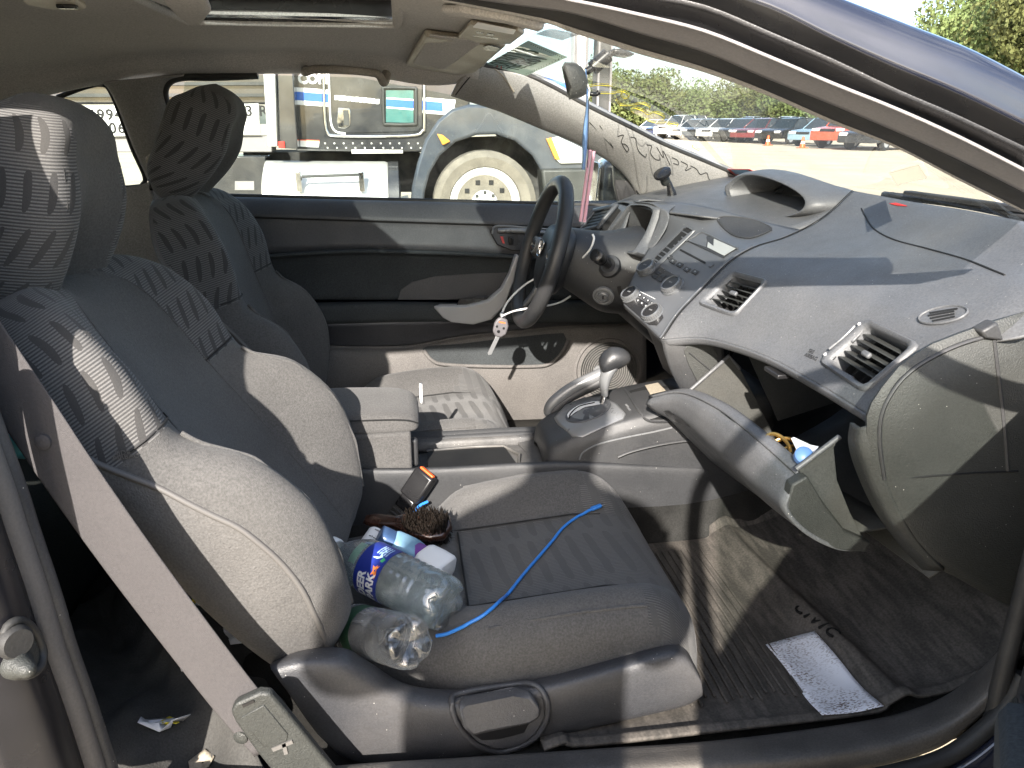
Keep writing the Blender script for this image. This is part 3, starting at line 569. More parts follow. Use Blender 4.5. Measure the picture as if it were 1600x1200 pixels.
for q in ([(745, 47), (757, 49), (755, 52), (743, 50)], [(762, 50), (773, 52), (771, 55), (760, 53)], [(740, 53), (780, 58), (778, 60), (739, 55)]): slab('lamp_switch', q, M['blackp'], ml, .002, .012, .0004)
slab('console_slot', [(755, 72), (764, 69), (782, 74), (776, 79), (758, 77)], M['blackp'], ocx, .002, .0145, .0005)
# folded sun visor, near side
slab('sun_visor', [(690, 6), (700, 11), (790, 24), (845, 38), (852, 34), (800, 20), (720, 6)], M['liner'], car, .01, .002, .004)
# ---- windscreen
wsT = [PY(757, 101, .51), PZ(780, 82, 1.272), PZ(818, 60, 1.275), PZ(856, 42, 1.268), PY(880, 46, -.52)]
wsB = [PY(1150, 275, .65), PY(1195, 270, .42), PY(1330, 297, .03), PY(1480, 322, -.33), PY(1600, 345, -.66)]
wsB[1] = A(.985, .36, 1.0); wsB[2] = A(1.0, .0, 1.0); wsB[3] = A(.96, -.36, 1.0)
WS = grid([[a*(1-t)+b*t+A(.0, 0, .045*math.sin(math.pi*t)) for a, b in zip(wsT, wsB)] for t in (0, .25, .5, .75, 1)], 6, 6)
ws = gmesh('windscreen', WS, M['wsglass'], car); wst = tree_of(ws)
gmesh('screen_band', grid([[WS[0, k]+A(0, 0, -.003) for k in range(15, 25, 2)], [WS[2, k]*.6+WS[0, k]*.4+A(0, 0, -.003) for k in range(15, 25, 2)]], 2, 2), glassmat('dotted_band', (.5, .5, .5), .2, dirt=.15), car)
# inspection paper (windscreen sticker) with two lines of big figures read from outside
def backlit(name, c, f):
    m_, t_, b_ = newmat(name); tl_ = N(t_, 'ShaderNodeBsdfTranslucent'); tl_.inputs[0].default_value = tuple(c)+(1,); mxx = N(t_, 'ShaderNodeMixShader'); b_.inputs['Base Color'].default_value = tuple(c)+(1,); b_.inputs['Roughness'].default_value = .9
    L(t_, b_.outputs[0], mxx.inputs[1]); L(t_, tl_.outputs[0], mxx.inputs[2]); mxx.inputs[0].default_value = f; L(t_, mxx.outputs[0], t_.nodes['Material Output'].inputs[0]); return m_
M['sage'] = backlit('sage_paper', (.55, .60, .52), .7)
P = [hit(x, y, wst, .003) for x, y in ((760, 97), (826, 60), (887, 86), (822, 121))]
stk = mesh('inspection_paper', P+[p+A(-.0004, 0, -.0006) for p in P], [(0, 1, 2, 3), (7, 6, 5, 4), (0, 4, 5, 1), (1, 5, 6, 2), (2, 6, 7, 3), (3, 7, 4, 0)], M['sage'], None, False)
tag(stk, 'pale green printed paper stuck inside the top corner of the windscreen', 'sticker')
n_ = nrm(np.cross(P[1]-P[0], P[3]-P[0])); n_ = n_ if n_[0] < 0 else -n_
M['stkink'] = pmat('green_ink', (.035, .07, .04), .8)
ax, ay = nrm(P[0]-P[3]), nrm(P[1]-P[0])
def onstk(a, b): return (P[0]*(1-a)+P[3]*a)*(1-b)+(P[1]*(1-a)+P[2]*a)*b+n_*.0012
wl = np.linalg.norm(P[1]-P[0]); hl_ = np.linalg.norm(P[3]-P[0])
for s, a, sz in (('1003018', .50, .40), ('TIE2E01', .80, .24)):
    tx = text('lettering', s, onstk(a-.02, .96 if sz > .3 else .86), -ay, ax, hl_*sz, M['stkink'], stk, mirror=True, bold=.0002, ext=.0002)
    xs = [v.co for v in tx.data.vertices]; d = [np.dot(np.array(c)-onstk(a, .5), ay) for c in xs]; k = (wl*.80)/(max(d)-min(d)); mid = (max(d)+min(d))/2
    for v, dd in zip(tx.data.vertices, d): v.co = Vector(np.array(v.co)+ay*((dd-mid)*k*(1 if sz > .3 else .8)-dd+(0 if sz > .3 else -.01)))
joined('fine_print', [boxVF(onstk(a, b), (.0006, .003, .0012)) for b in (.965,) for a in np.linspace(.12, .9, 16)]+[boxVF(onstk(.92, b), (.0006, .004, .002)) for b in np.linspace(.1, .9, 14)], M['stkink'], stk)
joined('red_mark', [boxVF(onstk(.2, .07), (.001, .02, .006)), boxVF(onstk(.28, .1), (.001, .012, .01))], M['red'], stk)
# inspection sticker, lower corner and a pale painted reflection of paper low on the near side
P = [hit(x, y, wst, .002) for x, y in ((1137, 263), (1172, 263), (1190, 272), (1148, 273))]
if None not in [None if p is None else 0 for p in P]:
    st2 = mesh('sticker_or_reflection', P+[p+A(-.0004, 0, -.0008) for p in P], [(0, 1, 2, 3), (7, 6, 5, 4), (0, 4, 5, 1), (1, 5, 6, 2), (2, 6, 7, 3), (3, 7, 4, 0)], M['red']); tag(st2, 'small red bordered sticker at the far lower corner of the windscreen', 'sticker')
    c = sum(P)/4; prism('sticker_face', [c+(p-c)*.72+A(-.002, 0, .0) for p in P], (-.0006, 0, 0), pmat('sticker_blue', (.25, .4, .55), .7), st2)
P = [hit(x, y, wst, .002) for x, y in ((1391, 268), (1437, 255), (1450, 276), (1403, 287))]
M['palereflect'], t_, b__ = newmat('painted_paper_reflection'); tl_ = N(t_, 'ShaderNodeBsdfTranslucent'); tl_.inputs[0].default_value = (.92, .86, .74, 1); mxx = N(t_, 'ShaderNodeMixShader'); b__.inputs['Base Color'].default_value = (.7, .6, .45, 1); L(t_, b__.outputs[0], mxx.inputs[1]); L(t_, tl_.outputs[0], mxx.inputs[2]); mxx.inputs[0].default_value = .8; L(t_, mxx.outputs[0], t_.nodes['Material Output'].inputs[0])
st3 = mesh('sticker_or_reflection', P+[p+A(-.0004, 0, -.0008) for p in P], [(0, 1, 2, 3), (7, 6, 5, 4), (0, 4, 5, 1), (1, 5, 6, 2), (2, 6, 7, 3), (3, 7, 4, 0)], M['palereflect']); tag(st3, 'pale tan painted reflection of paper low on the passenger side of the windscreen', 'sticker')
# grease pencil writing on the glass
mk = thing('writing_or_shadow', 'yellow grease pencil scrawl written across the windscreen', 'writing', hit(1000, 170, wst))
for l in ([(921, 134), (935, 132), (957, 133)], [(939, 145), (958, 145), (974, 142), (983, 150), (977, 153), (970, 147), (975, 143)], [(963, 155), (970, 163), (985, 164), (1003, 161), (1015, 166), (1015, 170)], [(970, 164), (963, 177)],
          [(990, 178), (986, 171), (991, 168), (1004, 172), (1013, 178), (1023, 175), (1036, 180), (1038, 186), (1033, 186)], [(1008, 188), (1025, 191), (1045, 191), (1060, 195), (1052, 197), (1044, 193)], [(1082, 226), (1081, 232), (1092, 238)]):
    q = hits(l, wst, .002)
    if len(q) > 1: tube('stroke', q, .0010, M['yellow'], mk, n=5)
pw = thing('writing_or_shadow', 'painted thin dark shadow of the windscreen writing, down the pale far pillar', 'writing', hit(1010, 225, apt))  # ink strokes paint the shadow of the glass writing onto the pillar
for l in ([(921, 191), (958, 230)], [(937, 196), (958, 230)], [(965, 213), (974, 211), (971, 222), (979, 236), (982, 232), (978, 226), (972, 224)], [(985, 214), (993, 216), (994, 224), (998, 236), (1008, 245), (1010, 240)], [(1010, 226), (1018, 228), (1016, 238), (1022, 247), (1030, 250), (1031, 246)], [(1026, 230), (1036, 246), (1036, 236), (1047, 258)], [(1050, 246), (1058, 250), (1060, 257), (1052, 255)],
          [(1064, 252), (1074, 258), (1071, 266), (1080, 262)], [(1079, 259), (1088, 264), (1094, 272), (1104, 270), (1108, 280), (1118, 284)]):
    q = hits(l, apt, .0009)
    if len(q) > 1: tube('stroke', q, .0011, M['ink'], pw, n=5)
# ---- near side door opening: inner trim, seal, painted frame, drip gap, roof skin
bx = [800, 900, 1000, 1100, 1200, 1300, 1400, 1500, 1620]
B0 = [24, 53, 85, 113, 150, 193, 231, 283, 342]; B1 = [19, 45, 76, 105, 143, 187, 227, 279, 338]; B2 = [9, 24, 54, 83, 125, 165, 207, 252, 312]
B3 = [-12, 4, 25, 50, 90, 132, 172, 217, 278]; B4 = [-40, -26, -8, 11, 52, 95, 142, 185, 242]; B5 = [-70, -58, -38, -18, 11, 60, 105, 147, 205]; B6 = [-150, -122, -92, -62, -30, 2, 38, 77, 142]
yy = np.linspace(0, 1, 9)
def edge(B, y0, y1, push=0): return [PY(x, b, y0+(y1-y0)*t) for x, b, t in zip(bx, B, yy)]
E0 = edge(B0, -.52, -.665); E1 = edge(B1, -.545, -.685); E2 = edge(B2, -.585, -.715); E2b = edge([b-1 for b in B2], -.590, -.72); E3 = edge(B3, -.625, -.755)
E3b = edge([b-1 for b in B3], -.61, -.74); E4 = edge(B4, -.625, -.765); E4b = edge([b-3 for b in B4], -.63, -.77); E5 = edge(B5, -.645, -.785); E6 = edge(B6, -.57, -.73)
def ext(e):
    p = e[0]; z = 1.172+.139*(p[1]+1.5)+(.05 if p[1] > -.6 and p is E6[0] else 0); return [A(-1.25, p[1]+.04, z-.16), A(-.8, p[1]+.01, z-.04), A(-.45, p[1], z), A(-.15, p[1], z)]+list(e)
E0, E1, E2, E2b, E3, E3b, E4, E4b, E5, E6 = map(ext, (E0, E1, E2, E2b, E3, E3b, E4, E4b, E5, E6))
def band(name, a, b, mat, bulge=0., n=5):
    a, b = map(np.array, (a, b)); d = A(0, -1, .6); mid = (a+b)/2+d*bulge
    return gmesh(name, grid([a, mid, b], 4, n), mat, car, thick=.003)
band('pillar_trim', E0, E1, M['liner'], .002); band('weatherstrip', E1, E2, M['rubber'], .008); band('door_opening_frame', E2b, E3, M['frame'], .006); band('frame_gap', E3b, E4, M['blackp'], -.004)
tube('drip_moulding', [(a+b)/2 for a, b in zip(E4, E4b)], .0035, M['seatside'], car, sm=3); band('frame_gap', E4b, E5, M['blackp'], .003); band('roof_skin', E5, E6, M['paint'], .022, 8)
up = [e+A(0, .06, .012) for e in E6]
rf = gmesh('roof_skin', grid([[A(x, y, roofZ(x)+.05-.02*(abs(y) > .45)+.012*(1-abs(y)/.6)) for y in (-.57, -.45, -.2, 0, .2, .45, .56)] for x in (-1.5, -1, -.5, -.40)], 4, 4), M['paint'], car, thick=.003)
rf = gmesh('roof_skin', grid([[A(x, y, roofZ(x)+.05-.02*(abs(y) > .45)+.012*(1-abs(y)/.6)) for y in (-.57, -.45, -.2, 0, .2, .45, .56)] for x in (.04, .1, .16, .22)], 4, 4), M['paint'], car, thick=.003)
for y0, y1 in ((-.57, -.33), (.09, .56)): gmesh('roof_skin', grid([[A(x, y, roofZ(x)+.05-.02*(abs(y) > .45)+.012*(1-abs(y)/.6)) for y in np.linspace(y0, y1, 4)] for x in (-.42, -.2, -.1, .06)], 4, 4), M['paint'], car, thick=.003)
# ---- bonnet and scuttle beyond the windscreen
gmesh('scuttle', grid([[A(.99+.03*k-.12*abs(y)**2, y, .985-.012*k) for y in (-.7, -.35, 0, .35, .7)] for k in range(5)], 3, 4), M['blackp'], car, thick=.004)
gmesh('bonnet', grid([[A(x-.10*abs(y)**2, y, z-.05*abs(y)**2) for y in (-.72, -.36, 0, .36, .72)] for x, z in ((1.10, .975), (1.35, .93), (1.7, .84), (2.0, .70))], 4, 5), M['paint'], car, thick=.004)
tube('wiper', [(1.02, -.55, .99), (1.04, -.2, 1.005), (1.05, .1, 1.0)], .008, M['rubber'], car); box('wiper_blade', (1.035, -.25, 1.012), (.02, .5, .012), M['rubber'], car, bv=.003)
# wings, nose and front wheels
for s, nm in ((-1, 'near'), (1, 'far')):
    arc = [(1.35+.36*math.cos(t), .33+.36*math.sin(t)) for t in np.linspace(-.25, math.pi+.25, 14)]
    pol = [(.87, .26), (.87, .945), (1.10, .945), (1.4, .895), (1.72, .80), (2.0, .67), (2.06, .5), (2.04, .26)]+arc
    prism('front_wing', [A(x, s*(.80-.05*max(0, x-1.5)), z) for x, z in pol], (0, -s*.06, 0), M['paint'], car, .015, 3)
    wv_ = lathe('wheel', [(.20, .09), (.20, .11), (.285, .115), (.315, .07), (.315, -.08), (.26, -.11)], (1.35, s*.69, .315), (0, s, 0), M['rubber'], car, n=36); lathe('rim', [(.03, .10), (.06, .112), (.16, .10), (.195, .118), (.20, .09)], (1.35, s*.69, .315), (0, s, 0), M['silver'], wv_, n=30)
    prism('wheel_arch', [A(x, s*.50, z) for x, z in [(1.0, .3)]+[(1.35+.38*math.cos(t), .33+.38*math.sin(t)) for t in np.linspace(math.pi, 0, 10)]+[(1.7, .3)]], (0, s*.02, 0), M['black'], car)
gmesh('front_bumper', grid([[A(x-.28*abs(y)**2, y, z) for y in (-.76, -.4, 0, .4, .76)] for x, z in ((2.12, .68), (2.2, .55), (2.2, .35), (2.14, .22))], 4, 5), M['paint'], car, thick=.01)
gmesh('outer_skin', grid([[A(x-.04*k, -.79+.04*k, .93+.105*k-(.06*k if x < -1.1 else 0)) for x in (-1.35, -1.0, -.7, -.50)] for k in (0, 1, 2, 3)], 4, 4), M['paint'], car, thick=.004)
# ---- shell below: floor, tunnel, firewall, outer far side, near rocker, rear
M['mud'] = pmat('muddy_carpet', (.030, .027, .024), 1, spec=.05, bump=1, bs=300, var=.35, vs=9, dust=.5, dustcol=(.10, .075, .05))
gmesh('floor_carpet', grid([[A(x, y, z+dz) for x, z in ((-1.4, .42), (-.75, .30), (-.3, .30), (.3, .30), (.62, .30), (.86, .37), (1.02, .52))] for y, dz in ((-.72, 0), (-.4, 0), (-.16, .01), (-.10, .13), (.10, .13), (.16, .01), (.4, 0), (.70, 0))], 5, 3), M['carpet'], car, thick=.01)
box('firewall', (1.06, 0, .68), (.04, 1.4, .62), M['carpet'], car, bv=.01)
gmesh('outer_skin', grid([[A(x, .80-.03*abs(z-.6), z) for x in (-1.6, -.8, 0, .8, 1.1)] for z in (.2, .5, .8, .93)], 4, 4), M['paint'], car, thick=.004)
gmesh('rear_bulkhead', grid([[A(-1.45, y, z) for y in (-.7, 0, .7)] for z in (.2, .6, .92)], 3, 3), M['carpet'], car, thick=.01)
gmesh('parcel_shelf', grid([[A(x, y, .93) for y in (-.68, 0, .68)] for x in (-1.5, -1.28)], 3, 3), M['carpet'], car, thick=.01)
prism('rear_glass', [(-1.28, -.5, 1.24), (-1.28, .5, 1.24), (-1.55, .58, .95), (-1.55, -.58, .95)], (-.003, 0, .003), M['tint'], car)
# near door sill: carpet edge, scuff plate, step, painted rocker
sx = [300, 560, 760, 940, 1080, 1200, 1320, 1400, 1470, 1520, 1562, 1590]
s0 = [1220, 1196, 1184, 1172, 1163, 1150, 1133, 1118, 1092, 1057, 1015, 970]; s1 = [1262, 1238, 1222, 1208, 1199, 1190, 1175, 1161, 1138, 1103, 1060, 1010]
def sill(P, Y, dz=0): return [PY(x, y, Y)+A(0, 0, dz) for x, y in zip(sx, P)]
Sa = sill(s0, -.675); Sb = sill([(a+b)/2-7 for a, b in zip(s0, s1)], -.71); Sc = sill(s1, -.745)
def fit(e): return [A(-1.1, e[0][1], e[0][2]), A(-.7, e[0][1], e[0][2]), A(-.4, e[0][1], e[0][2])]+e
sp = gmesh('scuff_plate', grid([fit([p+A(0, 0, -.07) for p in Sa]), fit(Sa), fit(Sb), fit(Sc), fit([p+A(0, -.004, -.03) for p in Sc])], 4, 5), pmat('dusty_sill_plastic', (.075, .07, .065), .62, bump=.8, bs=300, var=.25, vs=12, dust=.45, dustcol=(.24, .21, .17)), car, thick=.004)
tube('sill_seal', fit([p+A(0, -.02, -.03) for p in Sc]), .012, M['rubber'], car, sm=4)
Sd = [p+A(.0, -.045, -.045) for p in Sc]
gmesh('rocker_panel', grid([fit([p+A(0, -.025, -.04) for p in Sc]), fit(Sd), fit([p+A(0, -.03, -.12) for p in Sd]), fit([p+A(0, -.02, -.22) for p in Sd])], 4, 5), M['paint'], car, thick=.004)
i7 = PY(1478, 1128, -.73); tube('plate_joint', [PY(1463, 1112, -.70)+A(0, 0, .002), PY(1482, 1124, -.715)+A(0, 0, .003), PY(1508, 1142, -.738)+A(0, 0, .003)], .0018, M['black'], car, n=5)
# near B pillar edge: rubber seal strip and painted jamb with the door switch caps
bp = [(-70, 560), (0, 745), (28, 830), (62, 930), (86, 1010), (118, 1100), (152, 1205), (180, 1300)]
tube('door_seal', [PY(x-6, y, -.745) for x, y in bp],   .013, M['seal2'], car, n=10); tube('door_seal', [PY(x+19, y, -.725) for x, y in bp], .010, M['seatside'], car, n=10)
gmesh('door_jamb', grid([[PY(x-16, y, -.755) for x, y in bp], [PY(x-60, y, -.80) for x, y in bp], [PY(x-160, y, -.83) for x, y in bp]], 4, 4), pmat('dirty_black_jamb', (.010, .010, .013), .3, var=.2, dust=.04, dustcol=(.16, .14, .11)), car, thick=.004)
gmesh('pillar_trim', grid([[A(-.86, -.70, z) for z in (.4, .8, 1.0, 1.24)], [A(-.56+.05*(z < .9), -.715+.1*(z > 1), z) for z in (.4, .8, 1.0, 1.24)], [A(x, -.745+.12*(z > 1.1)+.04*(z == 1.0), z) for x, z in ((-.385, .4), (-.428, .8), (-.432, 1.0), (-.495, 1.26))]], 4, 4), M['seal'], car, thick=.02)
gmesh('outer_skin', grid([[A(x, -.80, z) for x in (-1.6, -1.2, -.85, -.60)] for z in (.2, .5, .8, .93)], 4, 4), M['paint'], car, thick=.004)
jc = PY(28, 1010, -.805); jn = nrm(CAM-jc+A(.2, 0, -.2))
bt = tree_of(bpy.data.objects[[o.name for o in COL.objects if o.name.startswith('door_jamb')][0]])
jp = hit(28, 1012, bt, .0)
ring = tube('jamb_grommet', [hit(x, y, bt, .004) for x, y in ((4, 985), (18, 970), (34, 974), (50, 992), (60, 1020), (56, 1044), (38, 1054), (18, 1046), (12, 1020))], .0045, M['rubber'], car, n=8, sm=3, closed=True)
gmesh('grommet_plate', np.array([[hit(30+s*(x-30), 1012+s*(y-1012), bt, .003) for x, y in ((4, 985), (18, 970), (34, 974), (50, 992), (60, 1020), (56, 1044), (38, 1054), (18, 1046), (4, 985))] for s in (.06, .5, .97)]), M['endcap'], ring)
p, n = hitn(18, 1000, bt); lathe('rubber_cap', [(.017, 0), (.017, .006), (.014, .010), (.003, .010)], p+n*.003, n, M['rubber'], ring, n=24)
p, n = hitn(22, 1036, bt); lathe('door_switch', [(.015, 0), (.014, .008), (.010, .014), (.009, .02), (.006, .026), (.002, .028)], p+n*.003, n, M['endcap'], ring, n=20)

# ================================================================== DRIVER DOOR (far side)
dd = thing('driver_door', 'dark moulded driver door with grey pull handle, map pocket and round speaker', 'door', (.1, .7, .25))
cx = [330, 400, 480, 560, 640, 720, 800, 880, 960, 1010]
def drow(ys, Y): return [PY(x, y, Yv) for x, y, Yv in zip(cx, ys, Y if np.ndim(Y) else [Y]*10)]
top = np.interp(cx, [330, 390, 500, 830, 1010], [307, 308, 311, 319, 325])
rows = [drow(top, .735), drow(top, .715), drow(top+6, .695), drow(np.interp(cx, [330, 400, 780, 1010], [336, 337, 349, 357]), .668), drow(np.interp(cx, [330, 400, 780, 1010], [341, 342, 354, 362]), .676)]
line = np.interp(cx, [330, 435, 500, 580, 700, 800, 1010], [400, 396, 390, 388, 392, 397, 408])
rows.append(drow(line, [.655]*10))
DG = grid(rows, 5, 4); dp1 = gmesh('upper_panel', DG, M['door'], dd, thick=.004)
tube('panel_seam', drow(np.interp(cx, [330, 400, 780, 1010], [338.5, 339.5, 351.5, 359.5]), .674), .003, M['black'], dd)
rows = [drow(line, .66), drow(line+2, .640), drow(line+7, .638), drow(line+12, .655), drow([440]*10, .668), drow([468]*10, .664)]
dp2 = gmesh('insert_panel', grid(rows, 5, 4), M['doorcloth'], dd, thick=.004)
arm = np.interp(cx, [330, 480, 620, 700, 760, 800, 1010], [476, 473, 470, 474, 470, 468, 470])
rows = [drow(arm, .664), drow(arm+3, .615), drow(arm+10, .600), drow(np.interp(cx, [330, 480, 690, 800, 1010], [503, 501, 496, 498, 500]), .597), drow(np.interp(cx, [330, 480, 690, 800, 1010], [510, 507, 502, 505, 506]), .607)]
dp3 = gmesh('armrest', grid(rows, 5, 4), M['doorcloth'], dd, thick=.004)
low = np.interp(cx, [330, 500, 560, 640, 700, 780, 880, 1010], [552, 540, 544, 542, 530, 522, 512, 508])
rows = [drow(np.interp(cx, [330, 480, 690, 800, 1010], [510, 507, 502, 505, 506]), .607), drow(low-14, .635), drow(low-2, .645), drow(low+6, .625), drow([565]*10, .615), drow([600]*10, .612), drow([640]*10, .63), drow([680]*10, .66)]
dp4 = gmesh('lower_panel', grid(rows, 6, 4), M['doorlow'], dd, thick=.004, zone=None)
dp5 = gmesh('lower_panel', grid([rows[0], drow(low-14, .633), drow(low-3, .642)], 6, 4), M['door'], dd, thick=.006, off=1)
dt = tree_of(dp1, dp2, dp3, dp4)
# curved elbow recess behind the switch panel
prism('elbow_recess', hits([(622, 468), (626, 452), (644, 440), (680, 431), (740, 427), (800, 425), (800, 462), (700, 468)], dt, .002), (0, -.002, 0), M['door'], dd, .001)
# switch bank and pull handle
prism('window_switch_bank', [PY(x, y, .60) for x, y in ((712, 478), (718, 467), (740, 463), (772, 463), (772, 476), (752, 478))], (0, -.006, 0), M['blackp'], dd, .002)
for x in (733, 746): box('window_switch', PY(x, 469.5, .592), (.018, .004, .007), M['endcap'], dd, bv=.002)
ph = [(677, 480), (690, 478), (730, 478), (762, 470), (783, 452), (796, 428), (806, 398), (812, 400), (803, 440), (788, 480), (768, 500), (740, 508), (705, 504), (692, 497)]
prism('pull_handle', [PY(x, y, .575 if 700 < x < 790 else .59) for x, y in ph], (0, .03, 0), M['bright'], dd, .006, 3)
# inner handle
hs = prism('handle_bezel', hits([(765, 362), (770, 354), (785, 352), (830, 354), (858, 358), (862, 372), (850, 390), (800, 392), (776, 382)], dt, .001), (0, -.006, 0), M['blackp'], dd, .003)
tube('handle_bezel_rim', hits([(768, 366), (772, 355), (790, 352), (830, 355), (860, 359)], dt, .009), .003, M['silver'], hs)
tube('inner_handle', hits([(777, 362), (800, 361), (835, 363), (856, 366)], dt, .016), [.006, .008, .008, .006], M['silver'], dd, n=10)
prism('lock_mark', hits([(781, 370), (785, 370), (788, 381), (785, 381)], dt, .0075), (0, -.001, 0), M['red'], hs); box('lock_knob', hit(797, 377, dt, .012), (.014, .012, .022), M['blackp'], hs, bv=.003)
# map pocket
mpk = [(660, 545), (668, 541), (720, 537), (790, 528), (850, 522), (880, 520), (886, 532), (876, 552), (856, 568), (830, 571), (720, 571), (690, 568), (672, 560)]
prism('map_pocket', hits(mpk, dt, .0015), (0, -.003, 0), M['doorcloth'], dd, .001)
tube('pocket_lip', hits([(662, 548), (674, 562), (694, 569), (760, 572), (835, 572), (860, 567), (878, 550), (888, 530)], dt, .004), .0055, M['doorlow'], dd)
# speaker
sc, sn = hitn(950, 578, dt); sR = .098
sa, sb, sc3 = basis(sn); sG = lathe('speaker_grille', [(sR*1.06, 0), (sR*1.08, .010), (sR*1.0, .012), (sR*.96, .006), (.03, .012), (.004, .012)], sc-sn*.003, sn, M['doorlow'], dd, n=48)
parts = []
for ox, oz, rr in ((0, 0, .095), (.035, .03, .05)):
    r0 = .012
    while r0 < .090:
        a = np.linspace(0, 2*math.pi, 40); pp = [sc+sa*(r0*math.cos(t))+sb*(r0*math.sin(t))+sn*.010 for t in a]; parts.append(tubeVF(pp, .0017, 4)); r0 += .0065
    break
o = joined('grille_ring', parts, M['endcap'], sG); o['kind'] = 'stuff'
lathe('speaker_badge', [(.018, 0), (.016, .004), (.004, .005)], sc+sn*.010-sa*.03, sn, M['silver'], sG, n=20)
# door glass and mirror
prism('door_glass', Y3([(288, 128, .60), (400, 117, .575), (560, 121, .578), (710, 149, .585), (850, 200, .63), (950, 248, .68), (1000, 298, .73), (1008, 326, .745), (600, 313, .742), (300, 306, .742), (280, 200, .66)]), (0, .004, 0), M['glass'], dd)
tri = prism('mirror_sail', Y3([(958, 254, .70), (985, 275, .71), (1003, 305, .72), (1008, 322, .725), (968, 322, .725), (960, 290, .72)]), (0, .02, 0), M['seatside'], dd, .004)
tube('window_seal', drow(top-1.5, .728), .006, M['rubber'], dd, sm=3)
tube('sail_seal', Y3([(952, 248, .69), (966, 262, .695), (984, 276, .70), (998, 300, .71), (1004, 322, .72)]), .007, M['rubber'], dd)
mc = PY(935, 285, .93); Rm = np.array([nrm((.12, 1, 0)), nrm((.08, 0, 1)), nrm((1, -.12, -.08))])
mh = box('mirror_housing', mc+A(.03, 0, 0), (.20, .145, .07), M['truckp'], dd, R=Rm, bv=.03, seg=4)
prism('mirror_glass', [mc+A(-.012, 0, 0)+Rm[0]*a+Rm[1]*b for a, b in ((-.088, -.05), (-.07, -.063), (.08, -.063), (.09, -.05), (.086, .05), (.07, .062), (-.07, .062), (-.088, .05))], (-.004, 0, 0), pmat('mirror_glass', (.8, .8, .8), .02, metal=1, var=0), mh, .001)
box('mirror_arm', PY(965, 318, .82)+A(.02, 0, 0), (.06, .14, .03), M['truckp'], mh, bv=.008)

# ================================================================== OPEN PASSENGER DOOR (near side, hinged at the front)
HG = A(.845, -.755, 0); th = math.radians(50); du = A(-math.cos(th), -math.sin(th), 0); dn = A(-math.sin(th), math.cos(th), 0)   # along the door, and its inner side
pd_ = thing('passenger_door', 'open navy passenger door with ribbed speaker grille, edge on at the right border', 'door', HG+du*.1+A(0, 0, .25))
def D(s, t, z): return HG+du*s+dn*t+A(0, 0, z)
prism('outer_skin', [D(s, -.04, z) for s, z in ((.0, .3), (.1, .26), (1.15, .26), (1.2, .4), (1.2, .95), (.0, .91))], dn*-.012, M['paint'], pd_, .01)
dip = [D(s, .045, z) for s, z in ((.06, .32), (.14, .28), (1.12, .28), (1.16, .42), (1.16, .95), (.06, .91))]
prism('inner_panel', dip, dn*-.07, M['door'], pd_, .02, 3)
prism('door_edge', [D(.012, t, z) for t, z in ((-.035, .3), (.03, .3), (.03, .88), (-.035, .88))], du*.02, M['paint'], pd_, .004)
tube('door_seal', [D(.05, .055, .90), D(.05, .06, .6), D(.055, .06, .36), D(.12, .06, .29), D(.5, .06, .28), D(1.1, .06, .29)], .012, M['rubber'], pd_)
prism('armrest', [D(s, .05, z) for s, z in ((.45, .66), (1.1, .68), (1.1, .74), (.6, .73), (.45, .70))], dn*.05, M['doorcloth'], pd_, .015)
sg_ = prism('speaker_grille', [D(.20+.09*math.cos(a), .046, .42+.095*math.sin(a)) for a in np.linspace(0, 2*math.pi, 36, endpoint=False)], dn*.006, M['door'], pd_, .002)
o = joined('grille_rib', [tubeVF([D(.20-math.sqrt(max(0, .0078-(k*.005-.085)**2)), .053, .42+k*.005-.085), D(.20+math.sqrt(max(0, .0078-(k*.005-.085)**2)), .053, .42+k*.005-.085)], .0014, 4) for k in range(1, 34)], M['endcap'], sg_); o['kind'] = 'stuff'
prism('door_glass', [D(s, -.01, z) for s, z in ((.28, .90), (1.16, .91), (1.10, 1.30), (.75, 1.30), (.5, 1.12))], dn*-.004, M['cleanglass'], pd_)
tube('window_frame', [D(.10, 0, .90), D(.30, 0, 1.0), D(.5, .02, 1.12), D(.75, .03, 1.285), D(.92, .03, 1.315), D(1.12, .03, 1.30), D(1.17, .01, 1.1), D(1.17, 0, .90)], .017, M['rubber'], pd_, n=8)
# photographer, standing in the open doorway behind the camera: throws the shade over the passenger seat
# ================================================================== PHOTOGRAPHER (stands behind the camera, out of frame; shades the near seat)
M['shirt'] = pmat('dark_shirt', (.04, .045, .06), .9); M['skin'] = pmat('skin', (.42, .26, .19), .55); M['hair'] = pmat('hair', (.03, .02, .015), .7)
def skinned(name, V, E, R, mat, parent, lv=2):
    me = bpy.data.meshes.new(name); me.from_pydata([tuple(v) for v in V], E, []); o = link(name, me, mat, parent, False)
    m = o.modifiers.new('skin', 'SKIN'); m.use_smooth_shade = True
    for d, r in zip(me.skin_vertices[0].data, R): d.radius = (r, r) if np.ndim(r) == 0 else r
    me.skin_vertices[0].data[0].use_root = True; s = o.modifiers.new('sub', 'SUBSURF'); s.levels = s.render_levels = lv; return o
pc = A(-.30, -1.95, 0); pe = thing('person', 'person in dark clothes standing behind the camera with both hands holding a phone', 'person', pc)
def q_(x, y, z): return pc+A(x, y, z)
RH, LH = A(.045, -1.60, 1.13), A(-.075, -1.60, 1.14)
